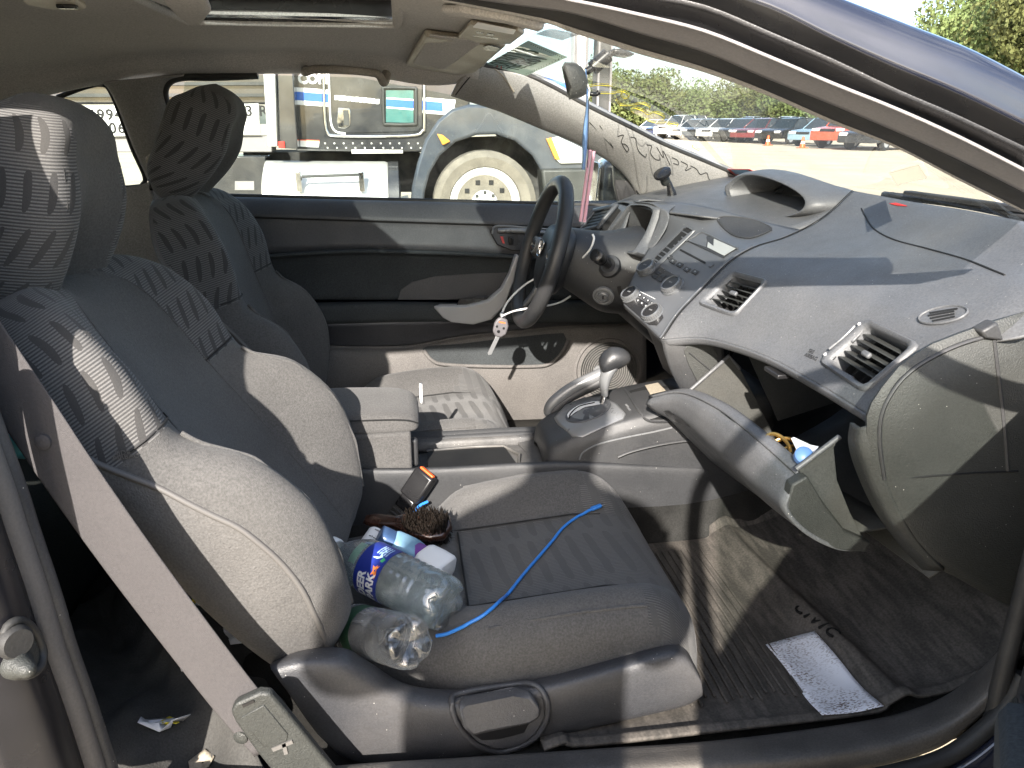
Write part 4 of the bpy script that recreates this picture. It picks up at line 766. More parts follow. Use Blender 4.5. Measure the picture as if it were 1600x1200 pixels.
bv_ = [q_(0, 0, .96), q_(0, .01, 1.15), q_(0, .02, 1.33), q_(0, .0, 1.46), q_(0, .02, 1.55), q_(0, .05, 1.64), q_(0, .05, 1.71), q_(.17, 0, 1.43), q_(.21, .08, 1.20), RH-A(.02, .06, .01), q_(-.17, 0, 1.43), q_(-.23, .08, 1.20), LH-A(.05, .06, .01),
       q_(.09, 0, .90), q_(.11, .02, .50), q_(.12, -.02, .09), q_(.13, .12, .03), q_(-.09, 0, .90), q_(-.11, .02, .50), q_(-.12, -.02, .09), q_(-.13, .12, .03)]
skinned('body', bv_, [(0, 1), (1, 2), (2, 3), (3, 4), (4, 5), (5, 6), (3, 7), (7, 8), (8, 9), (3, 10), (10, 11), (11, 12), (0, 13), (13, 14), (14, 15), (15, 16), (0, 17), (17, 18), (18, 19), (19, 20)],
        [(.17, .12), (.155, .11), (.18, .12), (.11, .085), .055, .085, .075, .07, .048, .030, .07, .048, .030, .095, .062, .045, .04, .095, .062, .045, .04], M['shirt'], pe)
for s, H in ((1, RH), (-1, LH)):
    w0 = H-A(.02*s, .05, .01)
    for k in range(4):
        b0 = H+A(.012*s, 0, .03-.02*k); skinned('hand' if k == 0 else 'finger', [w0, b0-A(0, .02, 0), b0+A(.006*s, .02, 0), b0+A(-.016*s, .035, 0), b0+A(-.03*s, .03, 0)], [(0, 1), (1, 2), (2, 3), (3, 4)], [.02, .014, .0095, .009, .007], M['skin'], pe, 1)
    skinned('thumb', [w0, H+A(-.005*s, -.02, .035), H+A(-.025*s, -.012, .045)], [(0, 1), (1, 2)], [.016, .011, .009], M['skin'], pe, 1)
hd = lathe('head', [(.02, 0), (.055, .02), (.075, .07), (.08, .13), (.07, .19), (.03, .225), (.004, .23)], q_(0, .05, 1.55), (0, .12, 1), M['skin'], pe, n=20, sm=4, sy=1.15)
lathe('hair', [(.083, .10), (.086, .14), (.076, .2), (.035, .235), (.004, .24)], q_(0, .035, 1.55), (0, .05, 1), M['hair'], pe, n=20, sm=4, sy=1.1)
lathe('nose', [(.014, 0), (.012, .012), (.004, .022)], q_(0, .135, 1.65), (0, 1, -.1), M['skin'], hd, n=8)
for s in (-1, 1): lathe('eye', [(.011, 0), (.008, .006), (.001, .008)], q_(.03*s, .135, 1.675), (0, 1, 0), M['white'], hd, n=10); lathe('ear', [(.018, 0), (.016, .01), (.004, .014)], q_(.083*s, .04, 1.655), (s, 0, 0), M['skin'], hd, n=10)
box('mouth', q_(0, .137, 1.613), (.045, .006, .010), M['red'], hd, bv=.002)
phn = box('phone', A(-.012, -1.535, 1.145), (.15, .009, .075), M['blackp'], None, bv=.003); tag(phn, 'black phone held level in both hands behind the camera', 'phone')

# ================================================================== SEATS
def seat(name, label, yc, dx, rec, near, back=(0, 0), hk=1.08, hz=0):
    root = thing(name, label, 'car seat', (dx, yc, .3)); cr_, sr_ = math.cos(rec), math.sin(rec); piv = A(-.20, 0, .44)
    def T(p):                                            # recline about the hinge, then slide along the rails
        p = np.array(p, float)-piv; return np.stack([p[..., 0]*cr_-p[..., 2]*sr_, p[..., 1], p[..., 0]*sr_+p[..., 2]*cr_], -1)+piv+A(dx+back[0], yc, back[1])
    sd, sn = A(-.467, 0, .884), A(.884, 0, .467); B = A(-.225, 0, .435)
    st = [(-.03, .215, .10, .085), (.0, .235, .135, .09), (.08, .25, .175, .088), (.17, .255, .195, .085), (.26, .255, .175, .085), (.325, .248, .128, .085), (.36, .246, .118, .085), (.44, .243, .125, .088), (.51, .230, .115, .088), (.555, .202, .098, .08), (.585, .165, .075, .062), (.60, .12, .045, .04)]
    pipn = lambda s: float(np.interp(s, [-.03, 0, .1, .2, .3, .36, .44, .5], [.115, .125, .137, .128, .085, .05, .02, .012]))
    C = []; st = [(s*(.98 if s > .3 else 1), w, b, c) for s, w, b, c in st]
    for s, w, b, c in st:
        pp_ = max(.012, min(pipn(s), .72*b)); h = [(-w*.75, -.006), (-w, min(.022, pp_*.45)), (-w-.003, pp_), (-(w-.016), .92*b), (-(w-.052), b), (-(w-.092), (b+c)/2), (-(w-.125), c+.003), (-.06*w/.25, c-.004)]
        lp = [(0, -.012)]+h+[(0, c-.006)]+[(-u, n) for u, n in h[::-1]]
        C.append([B+sd*s+A(0, u, 0)+sn*n for u, n in lp])
    G = grid(C, 4, 5, cu=True); Mr, Nc = G.shape[:2]
    q0 = G-B; Sx = q0@sd; Nx = q0@sn; Ux = G[..., 1]
    def zone(i, j):
        if j < 12 or j >= 60: return 2
        return 1 if i >= 30 and (j < 28 or j >= 44) else 0
    br = gmesh('backrest', T(G), [M['seatplain'], M['seatpat'], M['vinyl']], root, closed=True, caps=True, zone=zone)
    # raised seams: piping along the sides, stitched seams along the bolsters and across the notch
    for sg in (-1, 1):
        ip = []
        for s in np.linspace(-.01, .46, 16):
            w, b = [np.interp(s, [a[0] for a in st], [a[k] for a in st]) for k in (1, 2)]; ip.append(B+sd*s+A(0, sg*(w+.003), 0)+sn*max(.012, min(pipn(s), .72*b)))
        tube('piping', T(np.array(ip)), .0042, M['piping'], br, sm=3)
        sm = []
        for s in np.linspace(.0, .335, 14):
            a = np.array(st); w, b, c = [np.interp(s, a[:, 0], a[:, k]) for k in (1, 2, 3)]; sm.append(B+sd*s+A(0, sg*(w-.050), 0)+sn*(b+.0005))
        tube('seam', T(np.array(sm)), .0032, M['seatplain'], br, n=6, sm=3)
        sm = []
        for s in np.linspace(-.0, .56, 18):
            a = np.array(st); w, b, c = [np.interp(s, a[:, 0], a[:, k]) for k in (1, 2, 3)]; sm.append(B+sd*s+A(0, sg*(w-.122), 0)+sn*(c+.0045))
        tube('seam', T(np.array(sm)), .0012, M['seatplain'], br, n=5, sm=2)
        sm = []
        for s in np.linspace(.36, .565, 10):
            a = np.array(st); w, b, c = [np.interp(s, a[:, 0], a[:, k]) for k in (1, 2, 3)]; sm.append(B+sd*s+A(0, sg*(w-.030), 0)+sn*(b*.975))
        tube('seam', T(np.array(sm)), .0016, M['seatplain'], br, n=5, sm=2)
        sm = []
        for k in range(1, 6):
            a = np.array(st); s = .358; w, b, c = [np.interp(s, a[:, 0], a[:, i]) for i in (1, 2, 3)]; hh = [(w+.002, .45*b), (w-.002, .7*b), (w-.016, .925*b), (w-.052, b+.002), (w-.092, (b+c)/2+.002), (w-.125, c+.004), (.06, c-.003)][k]; sm.append(B+sd*s+A(0, sg*hh[0], 0)+sn*hh[1])
        tube('seam', T(np.array(sm)), .0012, M['black'], br, n=5, sm=3)
    # headrest
    Hb = A(-.535, 0, .940)+A(.25, 0, 1)*hz; hd_ = nrm(A(.062, 0, .26)); hn = A(hd_[2], 0, -hd_[0])
    hs = [(s*hk, w*(hk/1.08)**.7, d*(hk/1.08)**.7, v) for s, w, d, v in [(-.004, .07, .045, .0), (.012, .108, .082, .016), (.05, .128, .112, .034), (.10, .134, .130, .036), (.15, .134, .138, .022), (.20, .122, .130, .010), (.228, .108, .112, .004), (.248, .087, .085, 0), (.260, .06, .055, 0), (.266, .032, .03, 0), (.268, .01, .01, 0)]]
    C = []
    for s, w, d, v in hs:
        h = [(-w*.6, -.01), (-w*.93, .012), (-w, d*.45), (-w*.92, d*.86), (-w*.66, d), (-w*.34, d-v*.55)]
        lp = [(0, -.012)]+h+[(0, d-v)]+[(-u, n) for u, n in h[::-1]]; of = float(np.interp(s, [0, .03, .2*hk, .24*hk, .26*hk, .268*hk], [.02, 0, 0, .022, .045, .055]))
        C.append([Hb+hd_*s+A(0, u, 0)+hn*(n*(.4 if n < 0 and of > .01 else 1)+of) for u, n in lp])
    G = grid(C, 4, 5, cu=True); q0 = G-Hb; Sx2 = q0@hd_; Nx2 = q0@hn; Ux2 = G[..., 1]
    hr = gmesh('headrest', T(G), [M['seatplain'], M['seatpat']], root, closed=True, caps=True, zone=lambda i, j: 0 if (abs(Ux2[i, j]) < .075 and Nx2[i, j] > .05) or Nx2[i, j] < -.004 else 1)
    for sg in (-1, 1):
        a = np.array(hs); sm = []
        for s in np.linspace(.035, .21*hk, 10):
            w, d, v = [np.interp(s, a[:, 0], a[:, k]) for k in (1, 2, 3)]; sm.append(Hb+hd_*s+A(0, sg*w*.80, 0)+hn*(d*.955))
        tube('seam', T(np.array(sm)), .0018, M['black'], hr, n=5, sm=2)
        tube('post', T(np.array([Hb+A(0, sg*.07, .03)+hn*.04, B+sd*.57+A(0, sg*.07, 0)+sn*.03])), .007, M['chrome'], hr, sm=0, n=10)
        box('post_sleeve', T(np.array(B+sd*.602+A(0, sg*.07, 0)+sn*.03)), (.03, .03, .02), M['cream'], hr, bv=.004)
    # cushion
    cs = [(-.17, .405, .405, .19, .34), (-.05, .42, .424, .20, .335), (.02, .428, .446, .222, .33), (.08, .432, .480, .247, .33), (.20, .442, .497, .251, .33), (.30, .450, .500, .251, .325), (.36, .448, .490, .250, .32), (.405, .432, .462, .248, .32), (.432, .405, .425, .243, .325), (.446, .378, .388, .236, .33), (.445, .350, .355, .225, .325), (.435, .335, .336, .20, .32)]
    C = []
    for x, zc, zb, w, z0 in cs:
        z0 = min(z0, zc-.006); h = [(-w*.9, z0), (-w, z0+(zb-z0)*.25), (-w-.002, z0+(zb-z0)*.68), (-(w-.016), zb-(zb-z0)*.09), (-(w-.055), zb), (-(w-.105), zb*.45+zc*.55), (-(w-.135), zc), (-.05, zc-.001)]
        lp = [(0, z0)]+h+[(0, zc-.002)]+[(-u, z) for u, z in h[::-1]]; C.append([A(x, u, z) for u, z in lp])
    G = grid(C, 4, 5, cu=True); fr_ = np.clip((G[..., 0]-.30)/.15, 0, 1); G[..., 0] -= fr_*(.022+.035*np.clip((np.abs(G[..., 1])-.10)/.14, 0, 1)**1.5); Xc, Uc, Zc = G[..., 0], G[..., 1], G[..., 2]
    def zc_(i, j):
        x, u = Xc[i, j], abs(Uc[i, j])
        if u < .118 and Zc[i, j] > .37: return 1
        if x > .275+.06*min(1, max(0, (u-.12)/.1)) or (x > .30 and u < .25): return 1
        return 0
    cu = gmesh('cushion', G+A(dx, yc, 0), [M['seatplain'], M['cushpat']], root, closed=True, caps=True, zone=zc_)
    a = np.array(cs)
    for sg in (-1, 1):
        sm = []
        for x in np.linspace(.05, .33, 12):
            zc, zb, w = [np.interp(x, a[:10, 0], a[:10, k]) for k in (1, 2, 3)]; sm.append(A(x+dx, yc+sg*.119, zc+.006-.004*(x > .3)))
        tube('seam', sm, .0016, M['black'], cu, n=5, sm=2)
        sm = []
        for x in np.linspace(.08, .31, 12):
            zc, zb, w = [np.interp(x, a[:10, 0], a[:10, k]) for k in (1, 2, 3)]; sm.append(A(x+dx, yc+sg*(w-.022), zb-.009))
        tube('piping', sm, .0026, M['seatplain'], cu, n=6, sm=2)
    tube('seam', [A(dx+.06, yc+u, .4335) for u in np.linspace(-.119, .119, 7)], .0018, M['black'], cu, n=5, sm=2)
    box('seat_rail', (dx+.1, yc+near*.18, .32), (.5, .04, .03), M['blackp'], root); box('seat_rail', (dx+.1, yc-near*.18, .32), (.5, .04, .03), M['blackp'], root)
    return root, br, cu, hr, T
ps, pbr, pcu, phr, pT = seat('passenger_seat', 'nearest front seat, grey patterned cloth with water bottles and a blue cable on its cushion', -.36, .015, math.radians(5), -1)
ds, dbr, dcu, dhr, dT = seat('driver_seat', 'driver seat of grey patterned cloth behind the steering wheel', .36, -.165, math.radians(-12), 1, (.03, -.012), .98, .03)
put = tree_of(pcu, pbr); bkt = tree_of(pbr)
# ---- passenger seat base trim, lever, buckle
cols = lambda l, Y: [PY(x, y, Y) for x, y in l]
t0 = [(424, 1036), (470, 1018), (535, 1014), (575, 1035), (640, 1072), (740, 1078), (860, 1055), (960, 1028), (1040, 1008), (1070, 1014), (1086, 1040)]
t1 = [(424, 1046), (470, 1036), (532, 1040), (575, 1062), (640, 1098), (735, 1102), (860, 1074), (960, 1046), (1042, 1024), (1074, 1030), (1093, 1055)]
t2 = [(452, 1085), (480, 1085), (525, 1100), (575, 1120), (640, 1145), (735, 1145), (860, 1115), (960, 1085), (1050, 1060), (1082, 1062), (1097, 1072)]
t3 = [(487, 1135), (500, 1150), (545, 1185), (600, 1195), (660, 1190), (740, 1182), (860, 1152), (960, 1128), (1050, 1107), (1080, 1098), (1097, 1088)]
tb = gmesh('base_trim', grid([cols(t0, -.595), cols(t0, -.612), cols(t1, -.645), cols(t2, -.652), cols(t3, -.640), [p+A(0, .03, -.02) for p in cols(t3, -.640)]], 6, 6), M['seatside'], ps, thick=.004)
tbt = tree_of(tb)
prism('lever_pocket', hits([(708, 1098), (722, 1088), (800, 1076), (832, 1076), (848, 1092), (850, 1118), (836, 1144), (812, 1162), (778, 1168), (748, 1158), (722, 1134)], tbt, .001), (0, -.002, 0), M['seatside'], tb, .001)
tube('pocket_rim', hits([(706, 1100), (718, 1086), (800, 1072), (836, 1072), (853, 1090), (854, 1120), (838, 1148), (812, 1166), (778, 1172), (746, 1162), (716, 1132)], tbt, .002), .0045, M['seatside'], tb, closed=True, sm=4)
prism('recline_lever', [p+A(0, -.012, 0) for p in hits([(714, 1100), (724, 1095), (802, 1081), (828, 1081), (841, 1094), (841, 1108), (826, 1117), (760, 1131), (736, 1136), (722, 1124)], tbt, .008)], (0, .016, 0), M['seatside'], ps, .008, 4)
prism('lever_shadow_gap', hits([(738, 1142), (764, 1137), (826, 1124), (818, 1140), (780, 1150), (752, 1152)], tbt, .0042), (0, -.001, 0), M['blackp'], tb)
for s, x, y in (('SIDE', 180, 711), ('AIRBAG', 176, 718)):
    p = hit(x, y, bkt, .001)
    if p is not None:
        p2 = hit(x+26, y-2, bkt, .001); text('embossed_lettering', s, p, p2-p, (0, -.2, 1), .0085, M['piping'], pbr, ext=.0002)
ba = PY(668, 738, -.125); bb = PY(598, 842, -.135); bx_ = nrm(ba-bb); by_ = nrm(np.cross(bx_, A(-.45, -.8, .4))); bz_ = np.cross(bx_, by_); Rb = np.array([bx_, by_, bz_])
bk = box('belt_buckle', ba-bx_*.032, (.062, .046, .026), M['blackp'], ps, R=Rb, bv=.005, seg=3); box('red_button', ba+bx_*.0005-bz_*.0-by_*0, (.004, .034, .012), M['orange'], bk, R=Rb, bv=.0015)
box('buckle_neck', ba-bx_*.075, (.03, .036, .02), M['blackp'], bk, R=Rb, bv=.004)
for k in range(5): box('bellows_rib', ba-bx_*(.096+.009*k), (.0055, .036-.001*k, .022), M['rubber'], bk, R=Rb, bv=.002)
box('stalk', ba-bx_*.13, (.08, .028, .014), M['rubber'], bk, R=Rb, bv=.002)
# ---- rear bench
rs = thing('rear_bench', 'dark cloth rear bench in the shade behind the front seats', 'car seat', (-1.0, 0, .3))
M['rearcloth'] = pmat('rear_cloth', (.030, .034, .032), .95, spec=.1, bump=.8, bs=500, var=.12, vs=6)
gmesh('cushion', grid([[A(x, y, z) for y in (-.62, -.5, -.2, 0, .2, .5, .62)] for x, z in ((-1.12, .50), (-.95, .50), (-.72, .53), (-.62, .51), (-.58, .44), (-.60, .34))], 4, 5), M['rearcloth'], rs, thick=.02)
gmesh('backrest', grid([[A(x, y, z) for y in (-.62, -.5, -.2, 0, .2, .5, .62)] for x, z in ((-1.02, .48), (-1.08, .60), (-1.2, .8), (-1.28, .93), (-1.34, .92))], 4, 5), M['rearcloth'], rs, thick=.02)
gmesh('side_bolster', grid([[A(x, -.66+.02*k, z) for x, z in ((-1.3, .6), (-.9, .6), (-.6, .58))] for k in range(2)]+[[A(x, -.69, .3) for x in (-1.3, -.9, -.6)]], 4, 4), M['rearcloth'], rs, thick=.01)
# ---- front passenger belt
bw = thing('seat_belt', 'grey front passenger seat belt hanging slack beside the seat', 'seat belt', PY(390, 1130, -.7))
cl = [(-110, 400, -.62), (-40, 520, -.645), (40, 640, -.67), (110, 745, -.685), (200, 872, -.695), (290, 992, -.70), (370, 1095, -.705), (430, 1165, -.71)]
P = crp(Y3(cl), 8); Tn = np.gradient(P, axis=0)
tw = []
for p, t in zip(P, Tn):
    t = nrm(t); s = nrm(np.cross(t, A(.12, 1, -.1))); tw.append([p+s*(.031*k)+A(0, -.0012*(1-k*k), 0) for k in (-1, -.8, -.3, 0, .3, .8, 1)])
bm_ = gmesh('webbing', grid(np.array(tw), 2, 1), M['belt'], bw, thick=.0016)
bw_t = tree_of(bm_)
for sg in (-.8, .8): pass
p, n = hitn(69, 690, bw_t); lathe('stop_button', [(.0085, 0), (.0085, .0035), (.0065, .005), (.002, .005)], p, n, M['belt'], bw, n=20)
lw = [(360, 1113), (367, 1100), (405, 1083), (422, 1084), (446, 1112), (530, 1215), (440, 1225), (400, 1175), (368, 1130)]
lt = prism('belt_tongue', [PY(x, y, -.722) for x, y in lw], (0, .014, 0), M['endcap'], bw, .004, 3)
prism('tongue_panel', [PY(x, y, -.7235) for x, y in ((376, 1122), (412, 1102), (450, 1148), (448, 1158), (412, 1168))], (0, .003, 0), M['endcap'], lt, .001)
prism('tongue_slot', [PY(x, y, -.7235) for x, y in ((378, 1102), (396, 1094), (398, 1098), (380, 1106))], (0, .002, 0), M['blackp'], lt)
for q in ([(424, 1170), (456, 1157), (458, 1162), (427, 1175)], [(440, 1163), (446, 1161), (450, 1178), (444, 1180)]): prism('release_mark', [PY(x, y, -.7238) for x, y in q], (0, .002, 0), M['piping'], lt)
lathe('anchor_bolt', [(.010, 0), (.009, .008), (.005, .010)], PY(380, 1146, -.70), (-.3, -1, 0), M['endcap'], bw, n=16)
# ================================================================== DASHBOARD
da = thing('dashboard', 'dusty dark grey dashboard with air vents, open glove box and centre controls', 'dashboard', (.75, 0, .5))
seam = Y3([(1333, 298, .02), (1285, 341, 0), (1230, 370, -.02), (1180, 386, -.035), (1140, 410, -.05), (1100, 450, -.065), (1062, 490, -.08), (1035, 530, -.10)])
c1 = [A(x, -.17, z) for x, z in ((.935, 1.012), (.868, .968), (.80, .938), (.73, .916), (.665, .886), (.62, .846), (.58, .80), (.552, .768))]
c2 = [A(x, -.33, z) for x, z in ((.92, 1.014), (.855, .970), (.805, .945), (.75, .920), (.69, .889), (.65, .850), (.615, .808), (.585, .783))]
c3 = [A(x, -.49, z) for x, z in ((.89, 1.015), (.84, .971), (.795, .948), (.75, .923), (.695, .890), (.657, .850), (.622, .810), (.597, .785))]
c4 = [A(x, -.645, z) for x, z in ((.86, 1.02), (.815, .975), (.77, .950), (.725, .923), (.678, .888), (.645, .850), (.617, .811), (.599, .785))]
c5 = [A(p[0]+.05, -.695, p[2]-.012) for p in c4]
c4b = [A(p[0]+(.0 if i < 4 else .006), -.715 if i < 4 else -.668, p[2]-(.010 if i < 4 else .003)) for i, p in enumerate(c4)]
PG = grid(np.array([seam, c1, c2, c3, c4, c4b]).transpose(1, 0, 2), 24, 12)
V1 = [(1147, 426), (1200, 440), (1149, 494), (1093, 475)]; V2 = [(1356, 501), (1436, 540), (1352, 612), (1283, 566)]
def shrink(q, f):
    c = np.mean(q, 0); return [tuple(c+(np.array(p)-c)*f) for p in q]
holes = [shrink(V1, .86), shrink(V2, .86)]
pd0 = gmesh('passenger_panel', PG, M['dash'], da, thick=.004, off=-1); ptr = tree_of(pd0)
bm = bmesh.new(); bm.from_mesh(pd0.data); kill = [f for f in bm.faces if any(inpoly(*proj(np.array(f.calc_center_median())), h) for h in holes)]
bmesh.ops.delete(bm, geom=kill, context='FACES'); bm.to_mesh(pd0.data); bm.free()
# lip under the brow edge
gmesh('panel_lip', grid(np.array([[c[-1] for c in (seam, c1, c2, c3, c4)], [c[-1]+A(.012, 0, -.012) for c in (seam, c1, c2, c3, c4)], [c[-1]+A(.09, 0, -.004) for c in (seam, c1, c2, c3, c4)]]), 6, 4), M['dash'], da, thick=.004)
def vent(corn, n, nslat, slatdir, tab=True, label=None):
    C = [hit(x, y, ptr) for x, y in corn]; c = sum(C)/4; e1 = nrm(C[1]-C[0]); nn = nrm(np.cross(C[1]-C[0], C[3]-C[0])); nn = nn if np.dot(nn, CAM-c) > 0 else -nn
    def U(a, b, d=0): return (C[0]*(1-a)+C[1]*a)*(1-b)+(C[3]*(1-a)+C[2]*a)*b+nn*d
    rnd = [(0.10, 0), (.9, 0), (.97, .03), (1, .1), (1, .9), (.97, .97), (.9, 1), (.1, 1), (.03, .97), (0, .9), (0, .1), (.03, .03)]
    def ringp(s, d): return [U(.5+(a-.5)*s, .5+(b-.5)*s, d) for a, b in rnd]
    R = np.array([ringp(1.06, -.004), ringp(1.05, .003), ringp(1.0, .0055), ringp(.90, .004), ringp(.84, -.002), ringp(.82, -.030)])
    fr = gmesh('air_vent', R, M['dash'], da, closed=True, angle=50)
    prism('vent_duct', ringp(.83, -.032), -nn*.002, M['black'], fr)
    for k in range(nslat):
        t = .17+.66*(k+.5)/nslat; a0, a1 = .10, .90; w_ = .0095
        p0, p1 = U(a0, t, -.004), U(a1, t, -.004); dn_ = nrm(-nn*.75+nrm(U(.5, 1)-U(.5, 0))*-.55)
        prism('slat', [p0, p1, p1+dn_*w_*1.5, p0+dn_*w_*1.5], nrm(np.cross(p1-p0, dn_))*.0016, M['endcap'], fr, .0006, 1)
    for k in range(4):
        a = .22+.56*k/3; prism('blade', [U(a, .14, -.018), U(a, .86, -.018), U(a, .86, -.029), U(a, .14, -.029)], e1*.0012, M['black'], fr)
    if tab:
        p = U(.5, .17+.66*(nslat/2+.0)/nslat, .0005); t_ = box('vent_tab', p, (.020, .009, .007), M['dash'], fr, R=np.array([e1, np.cross(nn, e1), nn]), bv=.003, seg=3)
    return fr, U
v1, U1 = vent(V1, None, 5, None); v2, U2 = vent(V2, None, 5, None)
tube('vent_dial_groove', [U2(-.03+.02*math.sin(t*math.pi), .2+.55*t, .0055) for t in np.linspace(0, 1, 6)], .002, M['silver'], v2, n=6)
for t in (.13, .86): lathe('indicator', [(.0032, 0), (.002, .0015)], U2(-.005+.0*t, t, .0048), U2(0, 0, 1)-U2(0, 0, 0), M['white'], v2, n=10)
# tweeter oval with slots
ov = [(1437+37.5+38*math.cos(a), 493.5+12.5*math.sin(a)-6*math.cos(a)) for a in np.linspace(0, 2*math.pi, 28, endpoint=False)]
og = prism('demister_grille', hits(ov, ptr, .0012), (0, 0, .0006), M['dash'], da, .0005); tube('rim', hits(ov, ptr, .0016), .0018, M['dash'], og, n=6, sm=2, closed=True)
for k in range(4):
    x0 = 1447+k*3.5-(k == 0)*(-6); yy = 489+k*4.2; q = hits([(x0, yy+1.5), (x0+44-k*3, yy-5.5), (x0+45-k*3, yy-3.6), (x0+1.2, yy+3.4)], ptr, .0025); prism('slot', q, (0, 0, .0006), M['black'], og)
# raised tray line on top, joint with centre section
tube('panel_joint', [p+A(-.002, 0, .0006) for p in seam], .0011, M['black'], da, n=6)
tube('panel_edge_highlight', [p+A(-.0035, .004, .001) for p in seam[3:]], .0026, M['stack'], da, n=6)
q = hits([(1346, 326), (1352, 338), (1366, 358), (1398, 375), (1450, 389), (1510, 406), (1570, 430)], ptr, .0004)
tube('tray_joint', q, .0015, M['black'], da, n=5)
tray_px = [(1345, 324), (1352, 338), (1366, 358), (1398, 375), (1450, 389), (1510, 406), (1570, 430), (1598, 440)]
q = hits([(1390, 319), (1400, 318), (1412, 321), (1418, 323), (1402, 322)], ptr, .001); prism('red_scrap', q, (0, 0, .0008), M['red'], da)
for s, x, y in (('SRS', 1262, 550), ('AIRBAG', 1256, 556)):
    p, p2 = hit(x, y, ptr, .0005), hit(x+14, y+6, ptr, .0005); text('embossed_lettering', s, p, p2-p, (.6, 0, .8), .0095, M['dash2'], da, ext=.0003)
# ---- dash end cap beside the door
dec = [(1352, 650), (1360, 628), (1376, 604), (1402, 572), (1430, 550), (1456, 535), (1500, 518), (1545, 502), (1660, 465), (1700, 700), (1660, 985), (1560, 940), (1490, 900), (1455, 884), (1428, 855), (1405, 820), (1380, 765), (1358, 705), (1352, 675)]
cen = (1520, 700)
def capring(s, Y): return [PY(cen[0]+(x-cen[0])*s, cen[1]+(y-cen[1])*s, Y) for x, y in dec]
ec = gmesh('end_cap', np.array([capring(1.0, -.60), capring(1.0, -.665), capring(.985, -.685), capring(.90, -.692), capring(.5, -.694), capring(.03, -.695)]), M['endcap'], da, closed=True, caps=True, angle=60)
inner = [(1376, 655), (1382, 634), (1400, 606), (1424, 580), (1460, 558), (1500, 541), (1550, 528), (1566, 600), (1580, 735), (1382, 748), (1374, 700)]
ect = tree_of(ec)
tube('cap_joint', hits([(1382, 748), (1374, 690), (1378, 645), (1398, 606), (1425, 578), (1460, 556), (1500, 538), (1545, 524)], ect, .0005), .0028, M['dash2'], ec, n=6)
tube('cap_joint', hits([(1381, 749), (1450, 744), (1520, 739), (1590, 736)], ect, .0003), .0014, M['black'], ec, n=5)
tube('cap_joint', hits([(1553, 530), (1560, 590), (1568, 660), (1574, 735)], ect, .0003), .0024, M['dash2'], ec, n=5)
prism('clip_wedge', [PY(x, y, -.70) for x, y in ((1534, 518), (1560, 503), (1570, 533), (1540, 529))], (0, .02, 0), M['dash2'], ec, .003)
# left lower strip of the end cap, outside the lid
gmesh('lower_strip', grid([[PY(x, y, -.635) for x, y in ((1328, 660), (1325, 690), (1335, 730), (1362, 790), (1400, 845), (1440, 890))], [PY(x, y, -.675) for x, y in ((1342, 668), (1340, 695), (1352, 735), (1378, 795), (1415, 848), (1455, 892))], [PY(x, y, -.69) for x, y in ((1374, 662), (1372, 695), (1380, 735), (1398, 785), (1432, 845), (1475, 892))]], 5, 5), M['endcap'], da, thick=.005)
# ---- glove box: cavity, inner bin, open lid
M['bin'] = pmat('glovebox_liner', (.045, .047, .045), .6, bump=.4, bs=400, var=.15, dust=.25, dustcol=(.14, .12, .09))
gb = gmesh('glovebox_cavity', grid([[A(.60, -.13, .77), A(.86, -.13, .78), A(.90, -.13, .62), A(.72, -.13, .50)], [A(.62, -.37, .785), A(.86, -.37, .79), A(.90, -.37, .62), A(.74, -.37, .50)], [A(.625, -.62, .785), A(.86, -.62, .79), A(.90, -.62, .64), A(.74, -.62, .52)]], 6, 5), M['bin'], da, thick=.004)
for y, nm in ((-.132, 'glovebox_side'), (-.625, 'glovebox_side')): prism(nm, [A(.63, y, .775), A(.87, y, .79), A(.90, y, .62), A(.74, y, .575)], (0, .004, 0), M['bin'], da)
box('latch', PY(1218, 578, -.38)+A(0, 0, -.004), (.03, .05, .008), M['blackp'], da, bv=.002); box('light_strip', PX(1195, 590, .80), (.01, .012, .10), M['seatside'], da, bv=.003)
lid_rows = [[(1014, 622, -.12), (1062, 615, -.2), (1116, 637, -.33), (1172, 679, -.46), (1246, 744, -.585)], [(1011, 627, -.122), (1058, 620, -.2), (1108, 645, -.33), (1165, 690, -.46), (1241, 755, -.598)], [(1011, 634, -.122), (1055, 632, -.2), (1103, 662, -.33), (1158, 712, -.46), (1236, 768, -.602)],
            [(1026, 645, -.122), (1060, 652, -.2), (1106, 690, -.33), (1160, 742, -.46), (1226, 796, -.604)], [(1045, 655, -.125), (1080, 680, -.2), (1130, 720, -.33), (1190, 780, -.46), (1255, 832, -.606)], [(1070, 680, -.13), (1110, 710, -.2), (1170, 760, -.33), (1245, 815, -.46), (1305, 858, -.604)], [(1110, 720, -.13), (1150, 750, -.2), (1220, 800, -.33), (1300, 840, -.46), (1352, 862, -.60)]]
lid = gmesh('glovebox_lid', grid([Y3(r) for r in lid_rows], 7, 6), M['dash'], da, thick=.006); lt_ = tree_of(lid)
gmesh('lid_edge', grid([[PY(*q)+A(.0, 0, .0) for q in lid_rows[0]], [PY(*q)+A(.018, 0, .004) for q in lid_rows[0]], [PY(*q)+A(.022, 0, -.02) for q in lid_rows[0]]], 6, 4), M['dash'], lid, thick=.004)
prism('lid_side', Y3([(1238, 758, -.604), (1262, 744, -.604), (1290, 790, -.604), (1320, 830, -.604), (1362, 848, -.604), (1352, 864, -.604), (1305, 859, -.604), (1255, 833, -.604), (1228, 797, -.604)]), (0, .02, 0), M['endcap'], lid, .003)
prism('bin_side', Y3([(1246, 732, -.59), (1312, 682, -.59), (1303, 700, -.59), (1308, 750, -.59), (1328, 800, -.59), (1350, 845, -.59), (1320, 830, -.59), (1288, 788, -.59)]), (0, .006, 0), M['bin'], lid, .001)
tube('bin_rim', Y3([(1244, 733, -.593), (1312, 682, -.593)]), .004, M['dash'], lid, sm=0)
